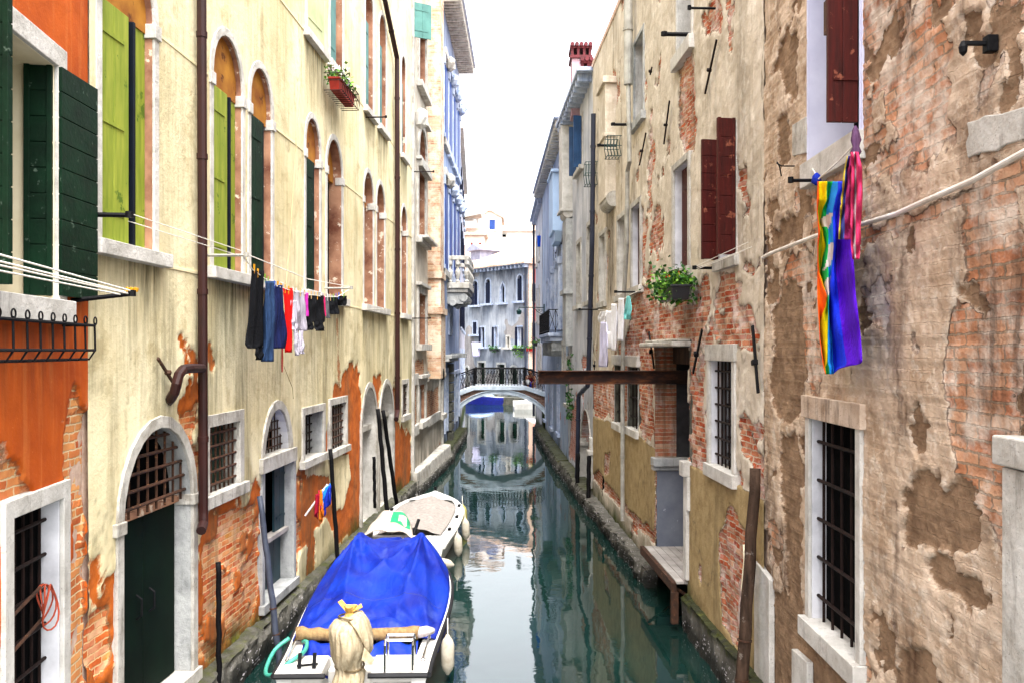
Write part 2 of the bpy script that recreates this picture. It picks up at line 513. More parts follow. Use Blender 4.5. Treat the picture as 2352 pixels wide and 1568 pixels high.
class Bld:
    def __init__(s, name, W, label, cat='house', group=None):
        s.W = W; s.holes = []
        s.o = empty(name, (W.a.x, W.a.y, 0), W.ang, label, cat, group)
    def hole(s, u0, u1, z0, z1, arch=None, rise=None, pad=.05):
        s.holes.append((u0 - pad, u1 + pad, z0 - pad, z1 + pad, arch, rise + pad if rise else None))
    def part(s, mb, name, mat, parent=None, label=None, **kw):
        o = mb.build(name, mat, parent or s.o, **kw)
        if label: o['label'] = label
        return o
    def window(s, xl, xr, top, bot, arch=None, rise=None, fw=.1, proud=.025, depth=.2, fill=DARK, name='window', mat=S_WHITE,
               reveal=None, sill=(.1, .08, .06), sillmat=None, label=None, frame=True, lintel=None, pad=None, rawz=None, bevel=.006):
        W = s.W; w = Win()
        w.u0, w.u1 = sorted((W.u(xl), W.u(xr)))
        if rawz: w.z0, w.z1 = rawz
        else: w.z1, w.z0 = W.z(*top), W.z(*bot)
        w.arch = arch; r = (w.u1 - w.u0) / 2
        w.rise = rise * r if (arch and rise) else (r if arch else None)
        w.spring = w.z1 - w.rise if arch else w.z1
        s.hole(w.u0, w.u1, w.z0, w.z1, arch, w.rise, pad if pad is not None else max(.01, fw * .45))
        inn = outline(w.u0, w.u1, w.z0, w.z1, arch, w.rise)
        out = outline(w.u0 - fw, w.u1 + fw, w.z0, w.z1 + fw, arch, (w.rise + fw) if arch else None)
        mb = MB()
        mb.ring(out, inn, -proud, .012)
        hf = fw * .5
        mb.ring(out, outline(w.u0 - hf, w.u1 + hf, w.z0, w.z1 + hf, arch, (w.rise + hf) if arch else None), .0121, .09)
        mb.cur = 1
        o2 = outline(w.u0 - .03, w.u1 + .03, w.z0 - .03, w.z1 + .03, arch, (w.rise + .03) if arch else None)
        mb.ring(o2, inn, .0122, depth + .02)
        mb.cur = 0
        if lintel:
            e, h, pr = lintel
            mb.box(w.u0 - fw - e, w.u1 + fw + e, -proud - pr, .04, w.z1 + fw + .002, w.z1 + fw + h)
        if sill:
            h, e, pr = sill
            if sillmat: mb.cur = 2
            mb.box(w.u0 - fw - e, w.u1 + fw + e, -proud - pr, depth + .01, w.z0 - h, w.z0)
        w.o = s.part(mb, name, [mat, reveal or mat, sillmat or mat], label=label, bevel=bevel)
        if fill is not None:
            p = MB().prism(outline(w.u0 - .01, w.u1 + .01, w.z0 - .01, w.z1 + .01, arch, (w.rise + .01) if arch else None), depth, depth + .03)
            s.part(p, 'pane', fill, w.o)
        w.depth = depth
        return w
    def grille(s, w, nv, nh, y=.06, r=.011, mat=None, z0=None, z1=None, mesh=False):
        mb = MB()
        z0 = w.z0 if z0 is None else z0
        for i in range(nv):
            u = lerp(w.u0, w.u1, (i + .5) / nv)
            zt = min(top_at(w, u), z1 if z1 else 1e9)
            mb.tube([(u, y, z0), (u, y, zt)], r, 6)
        zz = z1 if z1 else w.z1
        for j in range(nh):
            z = lerp(z0, zz, (j + .6) / (nh + .2))
            a, b = w.u0, w.u1
            if w.arch and z > w.spring:
                c = (a + b) / 2; hw = (b - a) / 2 * math.sqrt(max(.02, 1 - ((z - w.spring) / w.rise) ** 2)); a, b = c - hw, c + hw
            mb.tube([(a, y - .012, z), (b, y - .012, z)], r * 1.25, 6)
        return s.part(mb, 'grille', mat or RUST, w.o, smooth=False)
    def leaf(s, w, side, y, width, z0, z1, ang, mat, boards='v', n=3, th=.035, name='shutter', label=None, u=None, straps=True):
        """one shutter leaf: side -1 hinges at the low-u jamb, +1 at the high-u jamb; ang 0 closed, 180 flat on the wall"""
        hu = u if u is not None else (w.u0 if side < 0 else w.u1)
        sg = 1 if side < 0 else -1
        a = math.radians(ang)
        d = Vector((sg * math.cos(a), -math.sin(a), 0)); nn = Vector((sg * math.sin(a), math.cos(a), 0)) * (th / 2)
        base = Vector((hu, y, 0))
        mb = MB(); gap = .007
        if boards == 'v':
            for i in range(n):
                s0, s1 = width * i / n + gap / 2, width * (i + 1) / n - gap / 2
                mb.obox(base + d * ((s0 + s1) / 2) + Vector((0, 0, (z0 + z1) / 2)), d * ((s1 - s0) / 2), nn, (0, 0, (z1 - z0) / 2))
        else:
            for i in range(n):
                q0, q1 = lerp(z0, z1, i / n) + gap / 2, lerp(z0, z1, (i + 1) / n) - gap / 2
                mb.obox(base + d * (width / 2) + Vector((0, 0, (q0 + q1) / 2)), d * (width / 2), nn, (0, 0, (q1 - q0) / 2))
            for e in (.02, width - .02):
                mb.obox(base + d * e + Vector((0, 0, (z0 + z1) / 2)) - nn * 1.25, d * .02, nn * .5, (0, 0, (z1 - z0) / 2))
        mb.obox(base + d * (width / 2) + Vector((0, 0, (z0 + z1) / 2)), d * (width / 2 - .004), nn * .55, (0, 0, (z1 - z0) / 2 - .004))
        o = s.part(mb, name, mat, w.o, label=label, bevel=.004)
        if straps:
            k = 2 if z1 - z0 < 1.6 else 3
            for i in range(k):
                z = lerp(z0, z1, (i + .35) / (k - .3))
                st = MB(); st.obox(base + d * (width * .42) + Vector((0, 0, z)) - nn * 1.35, d * (width * .40), nn * .22, (0, 0, .016))
                st.build('strap', mat, w.o)
        return o
    def parts(s, name, mat, fns, parent=None, **kw):
        for f in fns:
            mb = MB(); f(mb); s.part(mb, name, mat, parent, **kw)
    def box(s, name, mat, u0, u1, y0, y1, z0, z1, parent=None, label=None, bevel=.006):
        return s.part(MB().box(u0, u1, y0, y1, z0, z1), name, mat, parent, label, bevel=bevel)
    def pbox(s, name, mat, xl, xr, top, bot, y0, y1, parent=None, label=None, bevel=.006):
        W = s.W
        u0, u1 = sorted((W.u(xl), W.u(xr)))
        return s.box(name, mat, u0, u1, y0, y1, W.z(*bot), W.z(*top), parent, label, bevel)
    def pipe(s, name, mat, pts, r=.05, bands=True, parent=None, label=None):
        """pts: (px, py, distance from wall)"""
        q = []
        for px, py, d in pts:
            u, z = s.W.uz(px, py, d); q.append(Vector((u, -d, z)))
        mb = MB(); mb.tube(q, r, 10)
        if bands:
            for a, b in zip(q[:-1], q[1:]):
                L = (b - a).length
                k = int(L / 1.3)
                for i in range(k):
                    c = a.lerp(b, (i + .5) / k); t = (b - a).normalized() * .03
                    mb.tube([c - t, c + t], r * 1.16, 10)
        return s.part(mb, name, mat, parent, label, smooth=False, bevel=0)
    def facade(s, mat, z1, step=.05, zf=None, paint=None, zb=-.4, name='wall', ua=0, ub=None, label=None):
        W = s.W
        ub = W.L if ub is None else ub
        zf = z1 if zf is None else zf
        U = np.linspace(ua, ub, max(2, int((ub - ua) / step) + 1))
        Z = np.linspace(zb, zf, max(2, int((zf - zb) / step) + 1))
        if zf < z1: Z = np.concatenate([Z, np.linspace(zf, z1, max(3, int((z1 - zf) / .5) + 1))[1:]])
        UU, ZZ = np.meshgrid(U, Z)
        uc = (U[:-1] + U[1:]) / 2; zc = (Z[:-1] + Z[1:]) / 2
        UC, ZC = np.meshgrid(uc, zc)
        keep = np.ones(UC.shape, bool)
        for (a, b, c, d, arch, rise) in s.holes:
            ins = (UC > a) & (UC < b) & (ZC > c) & (ZC < d)
            if arch:
                cc = (a + b) / 2; r = (b - a) / 2; rz = rise or r
                sp = d - rz
                q = np.clip(1 - ((UC - cc) / r) ** 2, 0, 1)
                ins &= (ZC < sp + rz * np.sqrt(q) * (1.0 if arch == 'round' else .8))
            keep &= ~ins
        ch = dict(R=np.zeros(UU.shape), G=np.zeros(UU.shape), B=np.zeros(UU.shape), A=np.zeros(UU.shape), d=np.zeros(UU.shape))
        if paint: ch.update(paint(UU, ZZ))
        nu, nz = len(U), len(Z)
        co = np.stack([UU, ch['d'] + np.zeros(UU.shape), ZZ], -1).reshape(-1, 3)
        jj, ii = np.nonzero(keep)
        v0 = jj * nu + ii
        quads = np.stack([v0, v0 + 1, v0 + nu + 1, v0 + nu], -1)
        me = bpy.data.meshes.new(name)
        me.vertices.add(len(co)); me.vertices.foreach_set('co', co.astype(np.float32).ravel())
        nq = len(quads)
        me.loops.add(nq * 4); me.loops.foreach_set('vertex_index', quads.astype(np.int32).ravel())
        me.polygons.add(nq); me.polygons.foreach_set('loop_start', (np.arange(nq) * 4).astype(np.int32))
        me.update(calc_edges=True)
        me.polygons.foreach_set('use_smooth', np.ones(nq, bool))
        at_ = me.color_attributes.new('msk', 'FLOAT_COLOR', 'POINT')
        cl = np.stack([np.broadcast_to(ch[k], UU.shape) for k in 'RGBA'], -1).reshape(-1)
        at_.data.foreach_set('color', cl.astype(np.float32))
        me.materials.append(mat); me.update()
        o = bpy.data.objects.new(name, me); COL.objects.link(o); o.parent = s.o
        if label: o['label'] = label
        return o
    def shell(s, mat, z1, depth=5.0, ends=(True, True), ztop=None):
        L = s.W.L; mb = MB(); t = .25
        if ends[0]: mb.box(.012, t, .055, depth, -.5, z1 - .03)
        if ends[1]: mb.box(L - t, L - .012, .055, depth, -.5, z1 - .03)
        mb.box(.02, L - .02, depth, depth + t, -.5, z1 - .03)
        mb.box(0, L, -.02, depth + t, z1 - .02, z1 + .1)
        return s.part(mb, 'rear_wall', mat)
    def foundation(s, ztop, out, ua=0, ub=None, mat=None, name='foundation', rough=.05, outb=None):
        ub = s.W.L if ub is None else ub
        n = max(4, int((ub - ua) / .08))
        prof = [(1.05, -.9), (1.0, -.05), (1.0, .12), (.97, .28), (.93, ztop - .04), (.86, ztop), (.4, ztop + .015), (-.3, ztop + .03)]
        mb = MB()
        m = len(prof)
        vs = []
        for i in range(n + 1):
            u = lerp(ua, ub, i / n)
            oo = out if outb is None else lerp(out, outb, i / n)
            for k, (f, z) in enumerate(prof):
                a = float(vnoise(np.array(u * 3.1), np.array(k * 1.7 + ua), 3)) - .5
                b = float(vnoise(np.array(u * 9.3), np.array(k * 2.3 + ua), 5)) - .5
                zz = z + (a * .6 + b * .5) * rough * (1 if k > 3 else .3)
                vs.append((u, -oo * f - (a + b) * rough * (1.3 if k < 6 else .3), zz))
        fs = [(i * m + k, i * m + k + 1, (i + 1) * m + k + 1, (i + 1) * m + k) for i in range(n) for k in range(m - 1)]
        fs += [tuple(range(m - 1, -1, -1)), tuple(n * m + k for k in range(m))]
        mb.add(vs, fs)
        return s.part(mb, name, mat or BASE, smooth=False)

# ------------------------------------------------------------------ the water
def M_water():
    g = G('canal_water', .025, .5)
    g.b.inputs['IOR'].default_value = 1.9
    n = g.noise(g.obj, .5, 3, .5)
    g.color(g.ramp(n, [(.3, hexc('#0a1d1a')), (.7, hexc('#102b27'))]))
    v = g.vmul(g.obj, (1.0, .55, 1))
    a = g.noise(v, 1.1, 2, .45, .6)
    b = g.noise(g.vmul(g.obj, (1.0, 1.5, 1)), 2.6, 3, .5, .4)
    g.bump(a, .028, .22); g.bump(b, .016, .08)
    return g.m
mb = MB(); mb.box(-300, 300, -80, 500, -3.0, 0.0)
tag(mb.build('water', M_water()), kind='structure')

# ------------------------------------------------------------------ wear masks
def field(U, Z, polys, w=.22, amp=.7, sc=2.2, seed=1, oct=5):
    if not polys: return np.zeros(U.shape)
    sdm = np.full(U.shape, 1e9)
    for p in polys: sdm = np.minimum(sdm, sdpoly(U, Z, p))
    v = .5 - sdm / (2 * w)
    n = fbm(U, Z, sc, oct, seed, .64) - .5
    return np.clip(v + n * amp * 2 * np.clip(1.6 - np.abs(sdm) / (w * 3), 0, 1), 0, 1)
def drips(U, Z, sills, seed=4, L=1.1):
    s = fbm(U * 6.0, Z * .35, 1.0, 4, seed)
    m = np.zeros(U.shape)
    for (u0, u1, z) in sills:
        du = np.maximum(np.maximum(u0 - U, U - u1), 0)
        f = np.clip(1 - du / .12, 0, 1) * np.where(Z < z, np.clip(1 - (z - Z) / L, 0, 1), 0)
        m = np.maximum(m, f * sstep(.25, .75, s + .25 * f))
    return m
def sharp(v, k=7): return np.clip((v - .5) * k + .5, 0, 1)
def algae(U, Z, top=.75, seed=9):
    n = fbm(U, Z, 1.6, 4, seed)
    return np.clip((top + (n - .5) * .7 - Z) / .45, 0, 1)

# ------------------------------------------------------------------ LEFT 1: orange house
wL1 = Wall((-3.145, 3.5), (-3.556, 7.31))
b1 = Bld('orange_house', wL1, 'orange plastered house with dark green shutters at the left edge, brick showing at its foot')
MW1 = M_wall('orange_plaster', '#b8530f', '#963c08', '#c9a184', '#a5714e', ['#a34a22', '#c87842', '#d79a5e', '#b0522a'], '#cdb28a',
             '#d98a48', '#5a2a14', bw=.24, bh=.07, lime='#d9c3a4', limeamt=.58, mott=1.1, pstreak=.35, rough_plaster=.2)
win = b1.window(-45, 128, (125, 150), (132, 690), fw=.16, depth=.5, fill=DARK, mat=S_CLEAN, reveal=REVEAL_CREAM, sill=(.17, .05, .05), name='window')
b1.leaf(win, 1, -.03, .58, win.z0 + .03, win.z1, 174, GREENDARK, 'h', 9, label='open dark green shutter of horizontal boards, paint flaking')
b1.leaf(win, 1, .02, .2, win.z0 + .03, win.z1, -86, GREENDARK, 'h', 9, straps=False)
b1.leaf(win, -1, -.03, .17, win.z0 + .03, win.z1 + .1, 100, GREENDARK, 'h', 9, straps=False)
hk = MB(); zc = wL1.z(35, 395)
hk.tube([(win.u1 - .02, .40, zc - .14), (win.u1 - .05, .40, zc - .16), (win.u1 - .05, .37, zc - .02), (win.u1 - .05, .41, zc + .1), (win.u1 - .03, .38, zc + .13)], .006, 6)
b1.part(hk, 'hook', IRON, win.o)
wd_ = b1.window(25, 140, (140, 1150), (140, 1750), fw=.13, depth=.17, fill=DARK, mat=S_CLEAN, reveal=REVEAL, sill=(.12, .05, .04), name='water_gate', rawz=(1.2, 2.86))
b1.grille(wd_, 6, 6, y=.13, r=.012, mat=IRONBROWN)
rb_ = MB()
for z in (2.18, 1.93): rb_.tube([(wd_.u0 - .02, .03, z - .03), (wd_.u1 - .18, .06, z + .06)], .013, 6)
b1.part(rb_, 'iron_bar', RUST, wd_.o)
def paintL1(U, Z):
    P = wL1.poly
    R = field(U, Z, [P([(158, 930), (172, 900), (206, 940), (206, 1568), (206, 1900), (165, 1900), (160, 1500), (168, 1200), (150, 1040)]),
                     P([(-60, 1030), (10, 1050), (45, 1080), (68, 1130), (72, 1180), (-60, 1240)]), P([(-200, 1500), (5, 1500), (5, 1800), (-200, 1800)])], .12, .8, 2.5, 21)
    Gc = field(U, Z, [P([(140, 960), (175, 930), (206, 930), (206, 1200), (160, 1190), (160, 1100)]), P([(-60, 1020), (30, 1050), (75, 1150), (-60, 1220)])], .15, .8, 3, 22)
    B = drips(U, Z, [(win.u0, win.u1, win.z0 - .2)], 5, 1.0) * .7
    return dict(R=R, G=np.maximum(Gc * .9, 0), B=B, A=algae(U, Z, .7), d=.03 * sharp(R) + .012 * fbm(U, Z, 3, 4, 2) + sharp(R) * .03 * (fbm(U, Z, 6, 4, 7)))
b1.facade(MW1, 13, .03, 8.2, paintL1)
b1.shell(ROOF, 13)
b1.foundation(.35, .12)

# ------------------------------------------------------------------ LEFT 2: cream house
wL2 = Wall((-3.556, 7.31), (-2.77, 24.0))
b2 = Bld('cream_house', wL2, 'long cream plastered house with rows of arched windows, orange brick bared above the water')
MW2 = M_wall('cream_plaster', '#e3d8b4', '#cabc92', '#b85e1e', '#964810', ['#a8421a', '#c9652c', '#dc9a62', '#c0582a', '#e0b48a', '#c98a3a'], '#d8ac7c',
             '#8c8260', '#545038', algae='#4a4c10', bw=.23, bh=.065, lime='#ddb9a6', limeamt=.60, mott=.7, pstreak=.5, rough_plaster=.4, sharp=8, pl3='#b3a37a', rough2=.25)
SZ, AZ, SP = 4.95, 7.75, 7.08
TALL = [(232, 352, 'lime'), (489, 555, 'lime'), (575, 623, 'green'), (702, 734, 'green'), (751, 785, 'open'), (835.5, 857, 'open'), (865, 883, 'open'), (921.5, 934, 'open')]
sills2 = []
for i, (xl, xr, kd) in enumerate(TALL):
    w = b2.window(xl, xr, None, None, arch='round', rise=1.15, rawz=(SZ, AZ), fw=.10, proud=.015, depth=.13 if kd != 'open' else .24, mat=S_CLEAN,
                  reveal=REVEAL_BROWN, sill=(.13, .1, .1), fill=DARK)
    sills2.append((w.u0 - .1, w.u1 + .1, SZ - .1))
    W_ = w.u1 - w.u0
    # tympanum panel closing the arch
    oi = outline(w.u0, w.u1, SP, AZ, 'round', w.rise)
    tp = MB().prism([(u, max(z, SP)) for u, z in oi], .07 if kd != 'open' else .16, .12 if kd != 'open' else .22)
    b2.part(tp, 'tympanum', OCHRE, w.o)
    cap = MB()
    for u in (w.u0, w.u1):
        cap = MB(); cap.box(u - (.115 if u == w.u0 else .02), u + (.02 if u == w.u0 else .115), -.035, .12, SP - .04, SP + .10)
        b2.part(cap, 'capital', S_CLEAN, w.o, bevel=.006)
    if kd == 'lime':
        b2.leaf(w, -1, .045, W_ * .56, SZ, SP, 0, LIME, 'v', 2, label='closed lime green shutter with streaked paint')
        b2.leaf(w, 1, .10, W_ * .26, SZ, SP, 0, LIME, 'v', 1, straps=False)
        b2.box('shutter_edge', BLUEBLACK, w.u0 + W_ * .66, w.u0 + W_ * .70, .03, .1, SZ, SP, w.o)
    elif kd == 'green':
        b2.leaf(w, -1, .045, W_ * .68, SZ, SP, 0, GREENDARK, 'v', 2, label='closed dark green shutter')
        b2.box('shutter_edge', BLUEBLACK, w.u0 + W_ * .70, w.u0 + W_ * .74, .03, .1, SZ, SP, w.o)
    else:
        b2.leaf(w, -1, .19, W_ * .5, SZ, SP, 0, GREENDARK, 'v', 2, straps=False)
UP = [(705, 741, 'pale', None), (758, 787, 'teal', None), (839, 857, 'teal', 'round'), (871, 886.5, 'teal', 'round'), (922, 931.5, 'teal', 'round')]
for xl, xr, kd, ar in UP:
    w = b2.window(xl, xr, None, None, arch=ar, rise=1.1, rawz=(9.05, 11.65), fw=.10, proud=.015, depth=.2, mat=S_CLEAN, reveal=REVEAL_BROWN, sill=(.12, .1, .08), fill=DARK)
    sills2.append((w.u0 - .1, w.u1 + .1, 8.95))
    W_ = w.u1 - w.u0
    if ar:
        oi = outline(w.u0, w.u1, 10.9, 11.65, 'round', w.rise)
        b2.part(MB().prism([(u, max(z, 10.9)) for u, z in oi], .15, .2), 'tympanum', OCHRE, w.o)
    if kd == 'pale':
        b2.leaf(w, -1, .0, W_ * .85, 9.0, 11.3, 4, PALEGREEN, 'v', 2, label='closed pale grey green shutter')
    else:
        b2.leaf(w, -1, .05, W_ * .6, 9.05, 10.95 if ar else 11.65, 0, TEAL, 'v', 2)
# ground floor
d1 = b2.window(280, 440, None, None, arch='round', rise=1.1, rawz=(.55, 3.24), fw=.12, depth=.24, mat=S_WHITE, reveal=S_GREY, sill=(.2, .05, .03), name='door', fill=DARK, label='round arched water door in a white stone surround')
d1b = b2.box('door_leaf', GREENDOOR, d1.u0, (d1.u0 + d1.u1) / 2 - .004, .17, .22, .56, 2.38, d1.o, bevel=.004)
d1c = b2.box('door_leaf', GREENDOOR, (d1.u0 + d1.u1) / 2 + .004, d1.u1 - .04, .17, .22, .56, 2.38, d1.o, bevel=.004)
for du in (-.15, .12):
    hm = MB(); uc = (d1.u0 + d1.u1) / 2 + du
    hm.tube([(uc, .165, 1.62), (uc, .11, 1.58), (uc, .11, 1.42), (uc, .165, 1.38)], .010, 6)
    b2.part(hm, 'door_handle', IRON, d1.o)
b2.part(MB().box(d1.u0, d1.u1, .13, .23, 2.38, 2.45), 'transom', REVEAL_BROWN, d1.o, bevel=.005)
b2.grille(d1, 8, 5, y=.08, r=.014, z0=2.42, mat=RUST)
for a_, b_ in ((d1.u0 - .17, d1.u0 + .02), (d1.u1 - .02, d1.u1 + .17)): b2.box('capital', S_WHITE, a_, b_, -.045, .2, 2.34, 2.46, d1.o, bevel=.01)
g1 = b2.window(478, 548, (476, 982), (480, 1136), fw=.14, depth=.2, fill=M_plain('green_mesh_pane', '#1d4437', '#0d211b', .6, bump=.1), mat=S_WHITE, sill=(.14, .06, .05), name='grated_window')
b2.grille(g1, 7, 5, y=.05, r=.013)
g2 = b2.window(605, 665, (640, 938), (605, 1050), arch='round', rise=1.25, fw=.13, depth=.25, mat=S_WHITE, reveal=REVEAL, sill=(.2, .06, .04), name='fanlight')
b2.grille(g2, 9, 5, y=.12, r=.009)
g2d = b2.window(605, 672, (605, 1079), (605, 1385), fw=.11, depth=.3, mat=S_GREY, reveal=S_GREY, sill=(.12, .04, .04), name='door', label='open water door with blue green shutter leaves under a fanlight')
W_ = g2d.u1 - g2d.u0
DOORTEAL = M_plain('blue_green_door_paint', '#123640', '#0b2028', .5, .4, scale=3, bump=.2)
zm = lerp(g2d.z0, g2d.z1, .42)
b2.leaf(g2d, -1, .2, W_ * .48, g2d.z0, zm, 0, DOORTEAL, 'v', 2, name='door_leaf', straps=False)
b2.leaf(g2d, 1, .2, W_ * .49, g2d.z0, zm, 0, DOORTEAL, 'v', 2, name='door_leaf', straps=False)
b2.leaf(g2d, 1, .14, W_ * .36, zm, g2d.z1, 0, DOORTEAL, 'v', 2, name='door_leaf')
b2.leaf(g2d, -1, .14, W_ * .18, zm, g2d.z1, 0, DOORTEAL, 'v', 1, name='door_leaf', straps=False)
b2.part(MB().box(g2d.u0, g2d.u1, .06, .2, zm - .03, zm + .03), 'transom', WOODGREY, g2d.o)
g3 = b2.window(698, 741, (698, 953), (698, 1057), fw=.12, depth=.3, mat=S_WHITE, reveal=S_GREY, sill=(.12, .06, .05), name='grated_window')
b2.grille(g3, 6, 5, y=.2, r=.011, mat=IRONBROWN)
g4 = b2.window(759, 793, (759, 931), (759, 1036), fw=.12, depth=.25, mat=S_WHITE, reveal=S_WHITE, sill=(.12, .06, .05), name='grated_window')
b2.grille(g4, 6, 6, y=.06, r=.012)
for (xl, xr, ap, bot) in ((831, 864, (850, 888), (831, 1218)), (871, 903, (888, 880.5), (871, 1180))):
    a_ = b2.window(xl, xr, ap, bot, arch='round', rise=1.2, fw=.12, depth=.45, mat=S_WHITE, reveal=S_CLEAN, sill=(.2, .05, .06), name='door', label='narrow arched white stone water door')
    zg = b2.W.z(xl, 985 if xl < 840 else 955)
    b2.grille(a_, 5, 4, y=.3, r=.012, z0=zg, mat=IRONBROWN)
    b2.part(MB().box(a_.u0, a_.u1, .38, .44, a_.z0, zg - .08), 'door_leaf', S_GREY, a_.o)
    b2.part(MB().box(a_.u0 - .03, a_.u1 + .03, .1, .42, zg - .12, zg), 'transom', S_WHITE, a_.o, bevel=.006)
g5 = b2.window(924, 936, (924, 882), (924, 954), fw=.12, depth=.2, mat=S_WHITE, sill=(.15, .06, .05), name='grated_window')
b2.grille(g5, 4, 5, y=.05, r=.012)
# string courses, between the openings
def course(bld, z, h, pr, mat, gaps, name='string_course'):
    e = 0.0; mb = MB()
    for a, b in sorted(gaps):
        if a > e + .05: mb.box(e, a, -pr, .02, z, z + h)
        e = max(e, b)
    if bld.W.L > e + .05: mb.box(e, bld.W.L, -pr, .02, z, z + h)
    return bld.part(mb, name, mat, bevel=.004)
tg = [(wL2.u(a) - .15, wL2.u(b) + .15) for a, b, _ in TALL]
ug = [(wL2.u(a) - .2, wL2.u(b) + .2) for a, b, _, _ in UP]
CREAMSTONE = M_plain('cream_moulding', '#e6d9b2', '#cfc093', .85, scale=3, bump=.2)
course(b2, SP + .02, .03, .012, CREAMSTONE, tg)
course(b2, SZ - .12, .035, .014, CREAMSTONE, [(a - .1, b + .1) for a, b in tg])
course(b2, 9.0, .03, .012, CREAMSTONE, ug)
# downpipes, overflow, tie irons
b2.pipe('downpipe', PIPE, [(463, -60, .09), (465, 500, .09), (466, 840, .09), (467, 1175, .09), (467, 1200, .10), (462, 1218, .14)], .052)
b2.pipe('overflow_pipe', PIPE, [(464, 845, .10), (436, 845, .15), (420, 848, .16), (411, 860, .16), (406, 880, .15), (401, 900, .12), (392, 915, .05), (386, 922, -.03)], .05, bands=False)
b2.pipe('downpipe', PIPE, [(868, -60, .1), (885, 5, .1), (912, 135, .1), (913, 500, .1), (913, 940, .1), (910, 962, .16)], .06)
def anchor(bld, p0, p1, mat=IRON, r=.03, d=.04, knob=.5):
    W = bld.W
    a = W.uz(*p0); b = W.uz(*p1)
    A = Vector((a[0], -d, a[1])); Bv = Vector((b[0], -d, b[1])); t = (Bv - A)
    mb = MB(); side = Vector((t.z, 0, -t.x)).normalized()
    r *= .68
    mb.obox((A + Bv) / 2, t / 2, side * r, (0, .012, 0))
    c = A.lerp(Bv, knob)
    mb.obox(c + Vector((0, -.012, 0)), side * r * 1.35, (0, .03, 0), t.normalized() * r * 1.2)
    return bld.part(mb, 'tie_iron', mat, bevel=.004)
anchor(b2, (351, 822), (392, 886), RUST, .022, .05)
# wall of the cream house
def paintL2(U, Z):
    P = wL2.poly
    gp = [P(p) for p in (
        [(420, 792), (446, 780), (455, 800), (453, 836), (424, 824)],
        [(398, 935), (420, 905), (456, 895), (458, 1165), (440, 1160), (428, 1080), (410, 1000)],
        [(458, 1168), (520, 1150), (575, 1134), (603, 1125), (608, 1400), (560, 1530), (500, 1640), (420, 1640), (450, 1300)],
        [(672, 1090), (690, 1078), (745, 1050), (750, 1000), (756, 950), (775, 885), (800, 850), (822, 838), (832, 900), (832, 1215), (770, 1270), (690, 1340), (660, 1400), (668, 1370)],
        [(889, 885), (908, 895), (912, 960), (926, 990), (945, 985), (945, 1135), (905, 1168), (903, 1000)],
        [(203, 1300), (232, 1345), (250, 1330), (276, 1300), (280, 1640), (203, 1640)],
        [(479, 775), (492, 782), (486, 840), (478, 815)],
        [(856, 870), (872, 868), (872, 1000), (864, 1100), (857, 1000)])]
    cr = [P(p) for p in ([(705, 1078), (735, 1052), (800, 1042), (806, 1100), (785, 1175), (765, 1170), (757, 1090), (720, 1085)],
                         [(724, 1215), (752, 1190), (778, 1255), (730, 1300)], [(690, 1260), (712, 1250), (700, 1330), (680, 1340)])]
    Gm = field(U, Z, gp, .20, 1.15, 2.4, 31, 6)
    cm = field(U, Z, cr, .10, .8, 3, 33)
    Gm = np.clip(Gm - sharp(cm, 3), 0, 1)
    yl = field(U, Z, [P([(770, 720), (779, 720), (787, 860), (784, 905), (774, 900), (772, 800)])], .2, .5, 2, 35)
    R = field(U, Z, [P(p) for p in ([(408, 950), (440, 935), (456, 930), (457, 1165), (440, 1150), (428, 1060)],
                                    [(470, 1200), (598, 1160), (606, 1385), (550, 1480), (455, 1520)],
                                    [(674, 1105), (700, 1095), (698, 1200), (690, 1330), (672, 1345)], [(204, 1400), (250, 1400), (262, 1640), (204, 1640)])], .14, .9, 2.6, 37)
    R = np.where(Gm > .45, R, R * .3)
    R = R * (.35 + .65 * sstep(.42, .52, fbm(U, Z, 2.6, 5, 39)))
    B = np.maximum(drips(U, Z, sills2, 6, 1.5), .25 * sstep(1.8, .6, Z) * fbm(U * 3, Z * .4, 1, 4, 8))
    B = np.maximum(B, .62 * sstep(.46, .72, fbm(U * 2.2, Z * .3, 1.0, 5, 12)) * (.35 + .65 * sstep(5.2, 3.8, Z)))
    B = np.maximum(B, .6 * sstep(.52, .68, fbm(U, Z, .75, 6, 15, .62)) * sstep(6.5, 3.0, Z))
    hair = np.exp(-(np.abs(fbm(U, Z, .55, 5, 14) - .5) / .0035) ** 2)
    B = np.maximum(B, .55 * hair)
    n = fbm(U, Z, 5, 4, 7)
    return dict(R=R, G=np.maximum(Gm, yl * .53), B=B, A=algae(U, Z, .72), d=.008 * sharp(Gm) + .03 * sharp(R) + sharp(Gm) * .025 * n + .03 * (fbm(U, Z, .5, 3, 3) - .5))
b2.facade(MW2, 15, .04, 11.9, paintL2)
b2.shell(ROOF, 15)
b2.foundation(.40, .15, ub=17.0)

